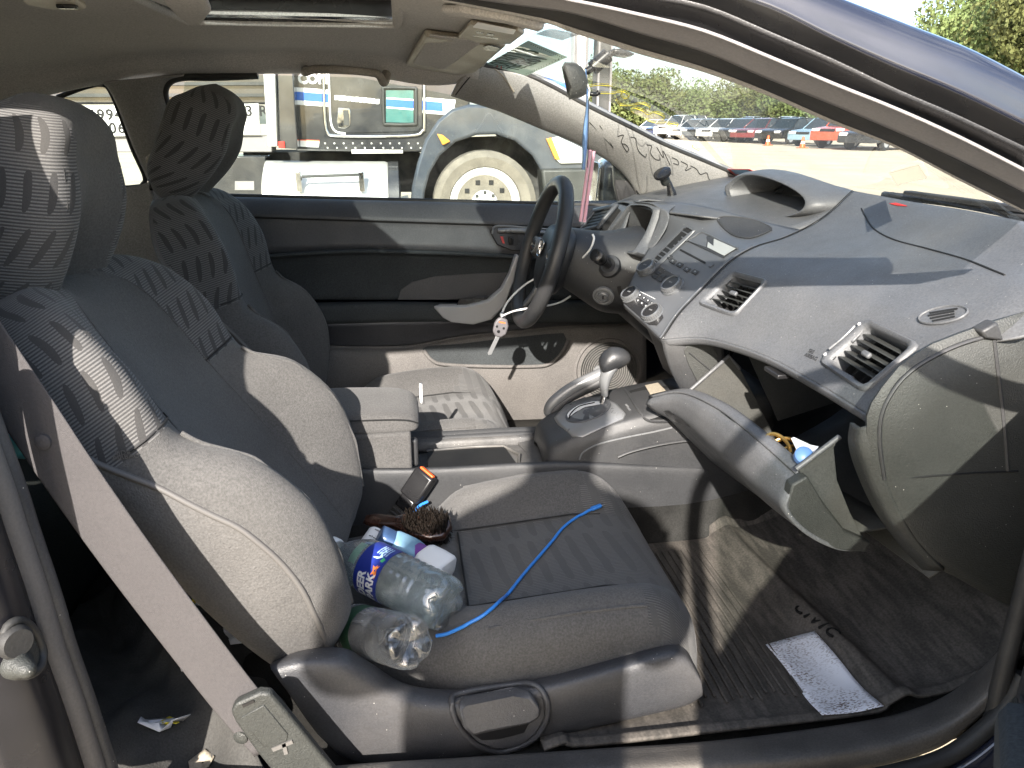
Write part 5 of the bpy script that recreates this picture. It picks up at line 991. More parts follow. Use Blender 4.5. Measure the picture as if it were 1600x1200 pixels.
prism('bin_side', Y3([(1066, 622, -.16), (1139, 556, -.16), (1156, 576, -.16), (1190, 640, -.16), (1215, 690, -.16), (1150, 700, -.16)]), (0, .006, 0), M['bin'], lid, .001); tube('bin_rim', Y3([(1070, 617, -.163), (1139, 556, -.163), (1156, 576, -.163)]), .0035, M['dash'], lid, sm=0)
gmesh('bin_floor', grid([[A(.535, -.17, .60), A(.54, -.4, .635), A(.56, -.585, .655)], [A(.60, -.17, .57), A(.60, -.4, .575), A(.62, -.585, .59)], [A(.70, -.17, .56), A(.70, -.4, .57), A(.71, -.585, .59)]], 4, 4), M['bin'], lid, thick=.004)
prism('latch_recess', hits([(1038, 642), (1045, 641), (1062, 652), (1080, 668), (1066, 664), (1048, 656)], lt_, .001), (-.001, 0, .0005), M['blackp'], lid); prism('latch_slot', hits([(1129, 644), (1142, 648), (1150, 655), (1140, 653)], lt_, .0015), (-.001, 0, .0005), M['blackp'], lid)
# ---- centre stack
SP = plane(PY(1180, 386, -.035), PY(1035, 530, -.10), PY(975, 470, .11)); sN = SP[1] if np.dot(SP[1], CAM-SP[0]) > 0 else -SP[1]
def SPp(l, lift=0.): return [PP(x, y, (SP[0]+sN*lift, sN)) for x, y in l]
r0 = Y3([(1010, 318, .42), (1060, 316, .30), (1118, 326, .18), (1188, 345, .085), (1256, 360, -.008)])
r1 = Y3([(1020, 333, .30), (1058, 336, .24), (1108, 350, .15), (1172, 367, .06), (1212, 377, -.025)])
r2 = [PP(x, y, (SP[0]+sN*.001, sN)) for x, y in ((1032, 362), (1056, 366), (1096, 378), (1142, 390), (1172, 391))]
r3 = SPp([(1012, 390), (1040, 398), (1070, 408), (1108, 420), (1138, 412)]); r4 = SPp([(994, 422), (1015, 430), (1040, 440), (1075, 455), (1099, 451)])
r5 = SPp([(981, 450), (1000, 460), (1020, 470), (1045, 485), (1061, 491)]); r6 = SPp([(974, 476), (992, 492), (1008, 506), (1022, 520), (1034, 531)])
r7 = [p+A(.05, 0, -.045) for p in r6]; r8 = [p+A(.10, 0, -.15) for p in r6]
BG = grid([r0, r1, r2, r3, r4, r5, r6], 8, 6); stk_ = gmesh('centre_stack', BG, M['stack'], da, thick=.004, off=-1); st = tree_of(stk_)
gmesh('stack_underside', grid([r6, [p+A(.006, 0, -.012) for p in r6], r7, r8], 5, 5), M['dash2'], da, thick=.004)
def on(l, lift=0.): return hits(l, st, lift)
def sbtn(name, px, mat, parent, th=.002, lift=.0005, bv=.0006): return prism(name, on(px, lift), sN*th, mat, parent, bv)
# strip vent
cv = gmesh('air_vent', np.array([[p+sN*d for p in on(px)] for px, d in (([(1008, 418), (1014, 408), (1066, 356), (1074, 353), (1087, 361), (1080, 368), (1026, 420), (1016, 424)], .001), ([(1009, 417), (1015, 408), (1067, 357), (1074, 354.5), (1086, 361.5), (1079, 368), (1025, 419), (1016, 422.5)], .004), ([(1012, 417), (1017, 410), (1068, 359), (1074, 357), (1083, 362), (1076, 367), (1024, 416), (1017, 420)], .004), ([(1012, 417), (1017, 410), (1068, 359), (1074, 357), (1083, 362), (1076, 367), (1024, 416), (1017, 420)], .0008))]), M['stack'], da, closed=True, angle=50)
prism('vent_duct', on([(1012, 417), (1017, 410), (1068, 359), (1074, 357), (1083, 362), (1076, 367), (1024, 416), (1017, 420)], .0006), sN*.0004, M['black'], cv)
for k in range(8):
    t = (k+.6)/8.2; x0, y0 = 1017+52*t, 410-51*t; prism('slat', on([(x0, y0), (x0+11, y0+6.5), (x0+12.6, y0+4.9), (x0+1.6, y0-1.6)], .0012), sN*.003, M['stack'], cv, .0005, 1)
# display hood
dh = [(1074, 377), (1098, 365), (1152, 390), (1131, 404)]
sbtn('display_recess', dh, M['dash2'], da, .0008, .0012, 0); sbtn('display_wall', [(1074, 377), (1098, 365), (1107, 371), (1104, 388)], M['stack'], da, .0008, .0024, 0); sbtn('display_screen', [(1108, 371), (1150, 390), (1132, 401), (1106, 388)], pmat('display_glass', (.30, .31, .30), .12, var=.03), da, .0008, .0024, 0)
tube('display_brow', on([(1073, 378), (1086, 371), (1098, 364.5), (1124, 377), (1153, 390)], .003), .0024, M['stack'], da, n=8, sm=2)
sbtn('disc_slot', [(1062, 391.5), (1064, 389.5), (1103, 410), (1102, 413)], M['black'], da, .0006, .0008, 0); sbtn('eject_button', [(1107, 417), (1112, 411.5), (1116, 414), (1111, 418.5)], M['stack'], da); sbtn('source_button', [(1051, 391), (1057, 386.5), (1059, 388), (1053, 393)], M['stack'], da)
for (x, y) in ((1044, 402), (1050, 409), (1061, 415), (1072, 422), (1085, 426)): b_ = sbtn('radio_button', [(x-5, y), (x+1, y-5), (x+8, y-1), (x+2, y+4.5)], M['dash2'], da, .0022); sbtn('mark', [(x, y), (x+2, y-2), (x+4, y-.6), (x+2, y+1.2)], M['silver'], b_, .0003, .0028, 0)
sbtn('preset_panel', [(1017, 430), (1031, 417), (1058, 432), (1040, 447)], M['blackp'], da, .0012)
for i in range(3):
    for j in range(2): x, y = 1024+i*8-j*5.5, 428+i*4.6+j*6; sbtn('preset_button', [(x, y), (x+4.4, y-4), (x+10, y-1), (x+5.6, y+3)], M['dash2'], da, .0016, .0016)
sbtn('climate_panel', [(975, 474), (985, 462), (1000, 467), (1034, 488), (1037, 497), (1027, 509), (1014, 508)], M['blackp'], da, .0012, .0006)
for i in range(4):
    for j in range(2):
        x, y = 997+i*6.2-j*3.2, 463+i*4.3+j*8.5; b_ = sbtn('climate_button', [(x, y), (x+3, y-4.5), (x+7.6, y-1.7), (x+4.6, y+3)], M['dash2'], da, .0015, .0016); sbtn('mark', [(x+3, y), (x+4, y-1.6), (x+5, y-1), (x+4, y+.8)], M['white'], b_, .0003, .0032, 0)
tube('climate_line', on([(1000, 456), (1024, 468)], .002), .0007, M['white'], da, n=5, sm=0)
for (x, y, r, lb) in ((1009, 419, .0225, 0), (1049, 447, .0235, 0), (984, 461, .021, 1), (1018, 490, .023, 1)):
    c = hit(x+3, y+2, st); kn = lathe('dial', [(r*1.06, 0), (r*1.06, .003), (r*.98, .004), (r*.95, .013), (r*.90, .0155), (r*.80, .015), (r*.78, .0138), (.001, .0138)], c, sN, [M['ring'], M['blackp' if lb else 'dash2']], da, n=36, mz=lambda i, j: 1 if i >= 6 else 0)
    kp = [boxVF(c+sN*.009+(lambda a, b: a*math.cos(t)*r*.985+b*math.sin(t)*r*.985)(*basis(sN)[:2]), (.0012, .0012, .006), np.array([basis(sN)[0], basis(sN)[1], sN])) for t in np.linspace(0, 2*math.pi, 30, endpoint=False)]
    joined('knurl', kp, M['ring'], kn); ca, cb = basis(sN)[:2]
    joined('dial_mark', [boxVF(c+sN*.0141+ca*.0022*i+cb*.001, (.0012, .003, .0004), np.array([ca, cb, sN])) for i in (-2, -1, 0, 1, 2)], M['silver'], kn)
# ---- instrument hood (rev counter), far vent, upper readout pod, deck
op = [(942, 378, .50), (962, 351, .47), (982, 325, .44), (990, 320.5, .42), (1010, 321, .34), (1022, 327, .285), (1022, 336, .275), (1013, 360, .265), (1002, 380, .255), (989, 394, .245), (965, 388, .37)]
O = Y3(op); cO = sum(O)/len(O)
def ringo(s, dx, dz=0): return [cO+(p-cO)*s+A(dx, 0, dz) for p in O]
gmesh('instrument_hood', grid([ringo(1.16, .05, -.012), ringo(1.13, .012, .0), ringo(1.05, -.004), ringo(.97, -.003), ringo(.94, .012), ringo(.90, .10)], 3, 4, cu=True), M['dash'], da, closed=True, thick=.0)
prism('rev_counter', ringo(.91, .098), (.004, 0, 0), M['blackp'], da); prism('rev_counter_lens', ringo(.86, .094), (.001, 0, 0), pmat('smoked_lens', (.05, .045, .035), .2), da)
gmesh('hood_cheek', grid([Y3([(1000, 398, .24), (1018, 366, .255), (1030, 335, .265), (1020, 318, .30), (990, 314, .42)]), Y3([(1006, 402, .235), (1030, 375, .225), (1045, 345, .235), (1040, 325, .27), (1012, 316, .41)]), [p+A(0, 0, -.004) for p in (r3[0], r2[0], r1[0], r0[1], r0[0])]], 5, 5), M['dash'], da, thick=.003)
lv_ = Y3([(916, 370, .60), (938, 338, .62), (972, 331, .54), (944, 364, .52)]); lvn = nrm(np.cross(lv_[1]-lv_[0], lv_[3]-lv_[0])); lvn = lvn if np.dot(lvn, CAM-lv_[0]) > 0 else -lvn
lv_ = [p+lvn*.022 for p in lv_]
fv = prism('air_vent', [lv_[0]*1.0, lv_[1], lv_[2], lv_[3]], -lvn*.03, M['black'], da)
tube('vent_rim', [p+lvn*.002 for p in lv_], .0075, M['stack'], fv, sm=0, closed=True)
for k in range(6):
    t = (k+.5)/6; p0, p1 = lv_[0]*(1-t)+lv_[1]*t, lv_[3]*(1-t)+lv_[2]*t; prism('slat', [p0, p1, p1+A(.01, 0, .008), p0+A(.01, 0, .008)], lvn*.002, M['endcap'], fv)
gmesh('far_dash_panel', grid([[A(.52, .68, .80), A(.50, .60, .80), A(.49, .5, .80), A(.50, .42, .80)], Y3([(900, 372, .67), (908, 372, .62), (940, 376, .51), (965, 392, .40)]), Y3([(930, 332, .68), (940, 332, .63), (975, 324, .54), (990, 318, .45)]), [A(.66, .69, .955), A(.65, .62, .962), A(.65, .5, .965), A(.66, .42, .965)]], 5, 4), M['dash'], da, thick=.004)
deck = gmesh('dash_top', grid([[A(.60, .69, .93), A(.59, .55, .95), A(.59, .42, .953), A(.60, .30, .953), A(.66, .16, .955)], [A(.68, .69, .955), A(.66, .55, .962), A(.66, .42, .962), A(.68, .28, .958), A(.72, .13, .948)], [A(.80, .68, .985), A(.80, .5, .985), A(.80, .38, .975), A(.80, .25, .958), A(.80, .03, .935)], [A(.92, .66, 1.008), A(.94, .5, 1.01), A(.95, .35, 1.0), A(.95, .2, .99), A(.90, .0, .985)]], 6, 6), M['dash'], da, thick=.004, off=-1); dkt = tree_of(deck, stk_)
sg_ = [(1121, 344), (1132, 339), (1160, 341), (1185, 347), (1206, 358), (1196, 365), (1172, 373), (1150, 370), (1134, 360)]
o = prism('speaker_grille', hits(sg_, dkt, .0012), (0, 0, .0012), M['dash2'], da, .0005); tube('rim', hits(sg_, dkt, .0018), .0016, M['dash2'], o, n=5, sm=3, closed=True)
po = [(1137, 297, .38), (1146, 286, .37), (1158, 277, .345), (1178, 275, .30), (1206, 281, .22), (1236, 294, .14), (1256, 309, .085), (1258, 322, .07), (1246, 333, .085), (1222, 338, .14), (1186, 330, .24), (1150, 319, .35)]
Q = Y3(po); cQ = sum(Q)/len(Q)
def ringq(s, dx, dz=0, ky=1): return [cQ+(p-cQ)*A(1, s*ky, s)+A(dx, 0, dz) for p in Q]
gmesh('readout_pod', grid([[A(min(.965, p[0]+.15), p[1]*1.0-.0, min(p[2], 1.012)+.003) for p in ringq(1.30, 0, .0)], [A(p[0]+.07, p[1], p[2]+.004) for p in ringq(1.24, 0)], ringq(1.17, .018, .004), ringq(1.07, -.004, .002), ringq(.99, .0), ringq(.95, .012), ringq(.80, .10, -.008)], 3, 4, cu=True), M['dash'], da, closed=True, angle=70)
prism('readout_screen', ringq(.80, .098, -.008), (.003, 0, 0), M['blackp'], da); prism('readout_bezel', [A(p[0], p[1]+.02, p[2]) for p in ringq(.5, .09, -.005)], (.003, 0, 0), pmat('smoked_readout', (.02, .02, .02), .15), da)
gmesh('pod_shelf', grid([[p+A(0, 0, -.003) for p in (Q[11], Q[10], Q[9], Q[8])], [p+A(.07, 0, .004) for p in (Q[11], Q[10], Q[9], Q[8])]], 3, 2), M['doorlow'], da, thick=.002)
# ---- lower dash, column cover, stalk, lock
gmesh('knee_panel', grid([[A(x, y, z) for x, y, z in ((.53, .68, .86), (.53, .5, .85), (.57, .3, .78), (.60, .14, .72))], [A(x, y, z) for x, y, z in ((.51, .68, .80), (.51, .5, .79), (.56, .3, .74), (.59, .14, .70))], [A(x, y, z) for x, y, z in ((.53, .68, .72), (.53, .5, .71), (.57, .3, .69), (.60, .14, .67))], [A(.58, y, .65) for y in (.68, .5, .3, .14)], [A(.66, y, .60) for y in (.68, .5, .3, .14)]], 4, 4), M['dash2'], da, thick=.006)
kp = gmesh('console_cheek', grid([Y3([(1034, 534, -.105), (1066, 531, -.12), (1100, 529, -.13), (1130, 535, -.135)]), Y3([(1038, 552, -.108), (1066, 560, -.122), (1100, 570, -.13), (1135, 580, -.135)]), Y3([(1050, 585, -.11), (1072, 600, -.12), (1105, 615, -.125), (1150, 625, -.13)]), Y3([(1072, 625, -.11), (1085, 645, -.115), (1110, 660, -.12), (1160, 670, -.125)])], 5, 5), M['dash2'], da, thick=.005)
kt = tree_of(kp); q = hits([(1068, 546), (1075, 537), (1092, 534), (1112, 538), (1120, 552), (1120, 574), (1108, 592), (1092, 602), (1086, 590), (1074, 566)], kt, .0012); prism('trim_plug', q, (0, -.002, 0), M['endcap'], da, .001); tube('plug_line', hits([(1076, 550), (1110, 578)], kt, .0036), .0012, M['dash2'], da, n=5, sm=0)
ax = nrm((.963, 0, -.20)); secs = []
for x, z, ry, rz_ in ((.385, .842, .070, .060), (.40, .836, .078, .072), (.45, .815, .088, .085), (.50, .800, .10, .10), (.56, .80, .11, .11)):
    a_, b_, c_ = basis(ax); secs.append([A(x, .36, z)+a_*ry*abs(math.cos(t))**.8*np.sign(math.cos(t))+b_*rz_*abs(math.sin(t))**.8*np.sign(math.sin(t)) for t in np.linspace(0, 2*math.pi, 28, endpoint=False)])
col = gmesh('column_cover', grid(secs, 1, 4), M['dash2'], da, closed=True, caps=True); ct = tree_of(col)
ic, in_ = hitn(943, 462, ct); il = lathe('ignition_lock', [(.026, -.002), (.026, .004), (.021, .006), (.019, .003), (.015, .003), (.014, .008), (.011, .010), (.010, .006), (.001, .006)], ic, in_, M['silver'], da, n=32); box('key_slot', ic+in_*.008, (.003, .003, .008), M['black'], il, bv=0)
sc_, sn_ = hitn(952, 416, ct); e_ = PY(931, 398, sc_[1]-.075); lathe('stalk_collar', [(.028, -.004), (.026, .006), (.018, .01), (.012, .008)], sc_, e_-sc_, M['dash2'], da, n=28)
L_ = np.linalg.norm(e_-sc_); sk = lathe('wiper_stalk', [(.008, 0), (.0085, L_*.5), (.0135, L_*.55), (.0145, L_*.62), (.0135, L_*.64), (.0145, L_*.68), (.0145, L_*.72), (.0155, L_*.75), (.0155, L_*.98), (.013, L_), (.001, L_)], sc_, e_-sc_, M['blackp'], da, n=24)
tube('lamp_stalk', [A(.45, .43, .86), A(.42, .52, .89)], [.008, .010], M['blackp'], da)
prism('column_slot', hits([(964, 448), (970, 446), (972, 458), (967, 461)], ct, .001), (-.0005, -.001, 0), M['black'], da)
box('pedal', (.80, .30, .42), (.03, .06, .09), M['rubber'], da); box('pedal', (.82, .42, .44), (.03, .10, .06), M['rubber'], da); tube('pedal_arm', [(.82, .42, .46), (.90, .42, .60), (.95, .42, .72)], .008, M['blackp'], da); tube('wiring', [(.70, .06, .62), (.74, .10, .56), (.80, .08, .50)], .006, M['blackp'], da)

# ================================================================== STEERING WHEEL
wc_ = PY(845, 395, .36); tl = math.radians(16.5); wn_ = A(-math.cos(tl), 0, math.sin(tl)); wu = A(math.sin(tl), 0, math.cos(tl)); wy = A(0, 1, 0)   # face normal, up, left
sw = thing('steering_wheel', 'black leather rim steering wheel with a white strap looped round it', 'steering wheel', wc_)
def Wp(y, u, n=0): return wc_+wy*y+wu*u+wn_*n
M['leather'] = pmat('worn_leather', (.020, .021, .023), .42, spec=.5, bump=.5, bs=400, var=.12, dust=.10)
tube('rim', [Wp(.172*math.cos(t), .172*math.sin(t)) for t in np.linspace(0, 2*math.pi, 48, endpoint=False)], .0185, M['leather'], sw, n=14, sm=2, closed=True)
tube('rim_stitch', [Wp(.158*math.cos(t), .158*math.sin(t), .005) for t in np.linspace(0, 2*math.pi, 48, endpoint=False)], .0012, M['dash2'], sw, n=5, sm=1, closed=True)
hubpts = [(-.075, .045), (-.05, .070), (0, .078), (.05, .070), (.075, .045), (.078, 0), (.06, -.05), (.03, -.085), (0, -.09), (-.03, -.085), (-.06, -.05), (-.078, 0)]
gmesh('hub', grid([[Wp(y*s, u*s, n) for y, u in hubpts] for s, n in ((.8, -.07), (1.0, -.055), (1.0, -.03), (.93, -.012), (.6, -.002), (.02, 0))], 3, 3, cu=True), M['leather'], sw, closed=True, caps=True)
for s in (-1, 1):
    gmesh('spoke', grid([[Wp(s*y, u+.018, n-.012), Wp(s*y, u+.018, n), Wp(s*y, u-.024, n), Wp(s*y, u-.024, n-.012)] for y, u, n in ((.06, .0, -.025), (.11, .0, -.012), (.165, .005, -.002))], 3, 4), M['leather'], sw, thick=.006)
    gmesh('lower_spoke', grid([[Wp(s*y-.012, u, n), Wp(s*y+.012, u, n)] for y, u, n in ((.045, -.06, -.025), (.04, -.10, -.018), (.055, -.14, -.008), (.075, -.158, 0))], 3, 4), M['silver'], sw, thick=.008)
    pod = gmesh('button_pod', grid([[Wp(s*(.105+.030*math.cos(t)*k), .004+.022*math.sin(t)*k, n) for t in np.linspace(0, 2*math.pi, 16, endpoint=False)] for k, n in ((1, -.012), (1, .002), (.8, .003), (.78, -.001), (.02, -.001))], 1, 1), M['silver'], sw, closed=True)
    for k in (-1, 1): box('switch', Wp(s*.105, .004+k*.008, .002), (.030, .012, .006), M['blackp'], pod, R=np.array([wy, wu, wn_]), bv=.002)
em = tube('badge', [Wp(y, u+.012, .0045) for y, u in ((-.020, .017), (.020, .017), (.023, .010), (.017, -.018), (-.017, -.018), (-.023, .010))], .0018, M['chrome'], sw, n=6, sm=3, closed=True)
for l in ([(-.013, .026), (-.009, .010), (-.011, -.002)], [(.013, .026), (.009, .010), (.011, -.002)], [(-.009, .011), (.009, .011)]): tube('emblem', [Wp(y, u, .0045) for y, u in l], .0028, M['chrome'], em, n=6, sm=2)
prism('badge_field', [Wp(y, u+.012, .002) for y, u in ((-.020, .017), (.020, .017), (.023, .010), (.017, -.018), (-.017, -.018), (-.023, .010))], wn_*.0012, M['blackp'], em)
tube('column', [Wp(0, 0, -.06), Wp(0, -.005, -.10)], .05, M['dash2'], sw, n=20, sm=0)

# ================================================================== CENTRE CONSOLE
cc = thing('centre_console', 'dusty dark centre console with silver gear surround, tray and padded armrest', 'console', (.2, 0, .3))
gmesh('side_wall', grid([[A(x, -.098, z-.004) for x, z in ((-.30, .525), (0, .503), (.28, .498), (.5, .478), (.72, .455))], [A(x, -.104, z) for x, z in ((-.30, .528), (0, .505), (.28, .501), (.5, .480), (.72, .457))], [A(x, -.115, z-.006) for x, z in ((-.30, .525), (0, .503), (.28, .498), (.5, .478), (.72, .455))], [A(x, -.120, z) for x, z in ((-.30, .45), (0, .43), (.28, .43), (.5, .42), (.72, .40))], [A(x, -.128, .30) for x in (-.30, 0, .28, .5, .72)]], 4, 5), M['dash2'], cc, thick=.004)
gmesh('side_wall', grid([[A(x, .098, z-.004) for x, z in ((-.30, .50), (0, .478), (.28, .476), (.72, .457))], [A(x, .106, z) for x, z in ((-.30, .505), (0, .482), (.28, .480), (.72, .459))], [A(x, .118, z-.006) for x, z in ((-.30, .50), (0, .478), (.28, .476), (.72, .455))], [A(x, .128, .30) for x in (-.30, 0, .28, .72)]], 4, 5), M['dash2'], cc, thick=.004)
M['tray'] = pmat('dusty_tray_plastic', (.055, .055, .056), .5, bump=.4, bs=300, var=.25, vs=20, dust=.4, dustcol=(.24, .22, .19), speck=.4)
gmesh('tray_floor', grid([[A(x, y, z) for x, z in ((-.02, .452), (.1, .450), (.2, .452), (.29, .458))] for y in (-.1, -.03, .04, .1)], 3, 3), M['tray'], cc, thick=.004)
prism('tray_cover', [A(.035, .062, .468), A(.235, .066, .468), A(.275, -.098, .472), A(.03, -.098, .472)], (0, 0, -.006), M['tray'], cc, .002); prism('cup_opening', [A(.03, .045, .4735), A(.20, .048, .4735), A(.215, -.055, .4738), (.09, -.078, .4738), A(.03, -.06, .4735)], (0, 0, .0005), M['black'], cc)
tube('cover_rim', [A(.03, .045, .4745), A(.20, .048, .4745), A(.217, -.055, .4748), A(.09, -.08, .4748), A(.03, -.085, .4745)], .0035, M['tray'], cc, n=6, sm=2)
prism('front_panel', [A(.235, .08, .462), A(.30, .08, .470), A(.30, -.095, .470), A(.262, -.095, .464)], (0, 0, .006), M['tray'], cc, .002)
box('slide_tab', PY(645, 706, -.06)+A(0, 0, 0), (.022, .018, .06), M['dash2'], cc, bv=.006, seg=3)
gmesh('tray_wall', grid([[A(x, .085, .455) for x in (-.02, .1, .2, .29)], [A(x, .09, .474) for x in (-.02, .1, .2, .29)], [A(x, .100, .480) for x in (-.02, .1, .2, .29)]], 3, 3), M['tray'], cc, thick=.003)
box('rear_box', (-.125, .0, .525), (.245, .18, .098), M['seatplain'], cc, bv=.006, seg=3)
C = []
for x, w_, t_, b_ in ((-.30, .07, .60, .585), (-.28, .092, .612, .575), (-.18, .096, .616, .572), (-.05, .096, .612, .570), (-.005, .092, .604, .570), (.012, .08, .592, .574), (.016, .05, .585, .58)):
    yo = .012; C.append([A(x, yo+y, z) for y, z in ((0, b_), (-w_*.9, b_), (-w_, b_*.6+t_*.4), (-w_*.9, t_-.006), (-w_*.5, t_), (w_*.5, t_), (w_*.9, t_-.006), (w_, b_*.6+t_*.4), (w_*.9, b_))])
gmesh('armrest_lid', grid(C, 4, 5, cu=True), M['seatplain'], cc, closed=True, caps=True); tube('armrest_seam', [A(.014, -.075, .588), A(-.02, -.084, .600), A(-.12, -.0855, .6035), A(-.28, -.082, .601)], .0014, M['black'], cc, n=5)
gmesh('latch_tab', grid([[A(.020, y, z) for y in (.07, .085)] for z in (.575, .60, .618)], 2, 2), M['white'], cc, thick=.006)
C = []
for x, w_, t_, r_ in ((.268, .06, .485, .02), (.275, .078, .515, .03), (.30, .088, .533, .03), (.34, .094, .552, .03), (.42, .098, .577, .03), (.50, .100, .593, .03), (.60, .104, .605, .03), (.74, .11, .625, .03)):
    C.append([A(x, y, z) for y, z in ((-w_-.012, .36), (-w_-.010, .44), (-w_-.004, t_-.045), (-w_+.004, t_-.014), (-w_+.022, t_), (0, t_+.004), (w_-.022, t_), (w_-.004, t_-.014), (w_+.004, t_-.045), (w_+.010, .44), (w_+.012, .36))])
gp = gmesh('shifter_housing', grid(C, 4, 6), M['dash2'], cc, caps=False, thick=.003, off=-1); gt = tree_of(gp)
tube('housing_line', hits([(905, 718), (912, 706), (935, 694), (975, 684), (1020, 675), (1050, 668)], gt, .0008), .0018, M['silver'], gp, n=5)
tube('housing_crease', hits([(965, 714), (985, 706), (1020, 697), (1060, 690), (1110, 685)], gt, .0005), .004, M['dash2'], gp, n=6)
sl_ = [(872, 664), (866, 655), (884, 634), (912, 622), (942, 620), (966, 634), (978, 648), (974, 656), (940, 670), (910, 684), (894, 683)]
spl = gmesh('gear_surround', np.array([hits([(921+(x-921)*k, 651+(y-651)*k) for x, y in sl_], gt, lf) for k, lf in ((1.0, .0), (.985, .004), (.90, .006), (.3, .0065), (.03, .0065))]), M['silver'], cc, closed=True)
ogt = tree_of(spl); ova = [(919+36*math.cos(a)*.98+5*math.sin(a), 643+13.5*math.sin(a)-12*math.cos(a)) for a in np.linspace(0, 2*math.pi, 28, endpoint=False)]
og2 = gmesh('gear_gate', np.array([[p for p in hits([(919+(x-919)*k, 643+(y-643)*k) for x, y in ova], ogt, lf)] for k, lf in ((1, .0), (.98, .003), (.92, .003), (.88, .0005), (.03, .0005))]), M['stack'], spl, closed=True)
sl2 = hits([(888, 654), (886, 648), (900, 636), (925, 629), (938, 629), (938, 633), (915, 637), (900, 645)], ogt, .0022); prism('gate_slot', sl2, (0, 0, .0006), M['white'], og2)
tube('gate_line', hits([(890, 656), (893, 648), (906, 637), (930, 631)], ogt, .0035), .0014, M['black'], og2, n=5)
for s, x, y in (('SHIFT', 996, 640), ('LOCK', 999, 645)):
    p, p2 = hit(x-20, y-8, gt, .0008), hit(x-16, y-10, gt, .0008)
    if p is not None and p2 is not None: text('lettering', s, p, (0, -1, 0), (1, 0, .1), .007, M['silver'], gp)
prism('front_tray', hits([(983, 612), (1010, 604), (1042, 604), (1062, 640), (1060, 656), (1016, 656)], gt, .0012), (0, 0, .0008), M['black'], cc); tube('tray_edge', hits([(976, 608), (985, 622), (998, 642), (1014, 658), (1062, 658)], gt, .002), .003, M['dash2'], cc, n=6)
prism('dusty_patch', hits([(1008, 604), (1028, 600), (1040, 612), (1016, 618)], gt, .0025), (0, 0, .0008), M['cream'], cc)
tube('gear_shaft', [PY(940, 632, 0), PY(946, 612, 0)], .006, M['chrome'], cc, n=12, sm=0)
sk = gmesh('gear_knob_neck', grid([[PY(x, y, 0)+A(a*r*.8, b*r, 0) for a, b in ((1, 0), (.7, .7), (0, 1), (-.7, .7), (-1, 0), (-.7, -.7), (0, -1), (.7, -.7))] for x, y, r in ((945, 618, .009), (944, 606, .012), (946, 592, .016), (951, 580, .019), (957, 572, .02))], 3, 4, cu=True), M['silver'], cc, closed=True, caps=True)
kl = []
k0, k1 = PY(938, 572, 0), PY(984, 556, 0); kd = nrm(k1-k0); ku = nrm(np.cross(kd, A(0, 1, 0))); ku = ku if ku[2] > 0 else -ku
for t, ry, ru, dz in ((-.02, .006, .006, -.004), (.03, .017, .015, -.001), (.2, .023, .022, .003), (.45, .025, .025, .006), (.7, .024, .022, .005), (.9, .018, .015, .002), (1.0, .008, .007, 0)):
    kl.append([k0*(1-t)+k1*t+ku*(dz+ru*math.sin(a))+A(0, ry*math.cos(a), 0) for a in np.linspace(0, 2*math.pi, 14, endpoint=False)])
gmesh('gear_knob', grid(kl, 2, 4, cu=True), M['leather'], cc, closed=True, caps=True)
hb = tube('handbrake', Y3([(860, 650, .085), (858, 640, .085), (868, 626, .085), (895, 606, .085), (936, 586, .085), (944, 583, .085)]), [.010, .013, .014, .014, .014, .011], M['silver'], cc, n=12)
tube('handbrake_grip', Y3([(862, 654, .08), (868, 640, .08), (890, 622, .08), (925, 603, .08), (945, 592, .08)]), [.012, .012, .010, .012, .012], M['dash2'], cc, n=12)
# ================================================================== THINGS LEFT IN THE CAR
# ---- rear-view mirror with ribbons hung from it
rm = thing('rear_view_mirror', 'black rear view mirror seen end on, on a short arm from the windscreen', 'mirror', PY(900, 125, 0))
prof = [(879, 103), (889, 97.5), (903, 100), (913, 111), (919, 129), (916, 146), (906, 152), (892, 155), (887, 150)]
ho = gmesh('housing', grid([[cQ2+(p-cQ2)*s+A(.23*y, y, .045*y) for p in [PY(a, b, -.02) for a, b in prof]] for cQ2 in [PY(899, 126, -.02)] for s, y in ((.55, -.024), (.9, -.018), (1, -.004), (1.05, .1), (1, .18), (.8, .19))], 2, 4, cu=True), M['endcap'], rm, closed=True, caps=True)
prism('mirror_glass', [PY(x, y, -.008) for x, y in ((877.5, 104), (884, 101), (890, 150), (887, 151))], (.04, .178, .008), M['blackp'], ho, .002)
tube('arm', [PY(926, 107, .05), PY(950, 86, .05)], [.014, .0135], M['blackp'], rm, n=16, sm=0); tube('ball', [PY(916, 112, .05), PY(928, 105, .05)], .007, M['blackp'], rm, sm=0); tube('ball', [PY(950, 86, .05), PY(962, 80, .05)], .006, M['blackp'], rm, sm=0)
prism('mount', [PY(x, y, .03) for x, y in ((957, 77), (972, 75), (994, 84), (986, 88), (962, 84))], (0, .05, 0), M['blackp'], rm, .004)
tube('dimming_lever', Y3([(916, 143, .03), (924, 147, .02), (932, 147, .02), (936, 144, .02)]), [.003, .004, .004, .005], M['blackp'], rm)
rb = thing('ribbon', 'long blue and white ribbon hanging from the rear view mirror', 'ribbon', PY(915, 190, -.01))
gmesh('ribbon_strip', grid([Y3([(x-w_, y, -.03), (x, y, -.038), (x+w_, y, -.03)]) for x, y, w_ in ((915, 108, 1), (917, 135, 1.5), (918, 165, 2.5), (916, 190, 3.6), (914, 215, 4.2), (913, 240, 3.5), (911.5, 265, 2.6))], 2, 4), pmat('ribbon_blue', (.22, .38, .68), .6, var=.25, vs=40), rb, thick=.0008)
tube('cord', Y3([(903, 99, -.03), (912, 116, -.035), (919, 135, -.035), (921, 142, -.035), (918, 160, -.035)]), .0016, M['white'], rb, n=6); tube('cord', Y3([(919, 150, -.036), (919.5, 190, -.037), (918, 262, -.038)]), .0007, M['ink'], rb, n=5)
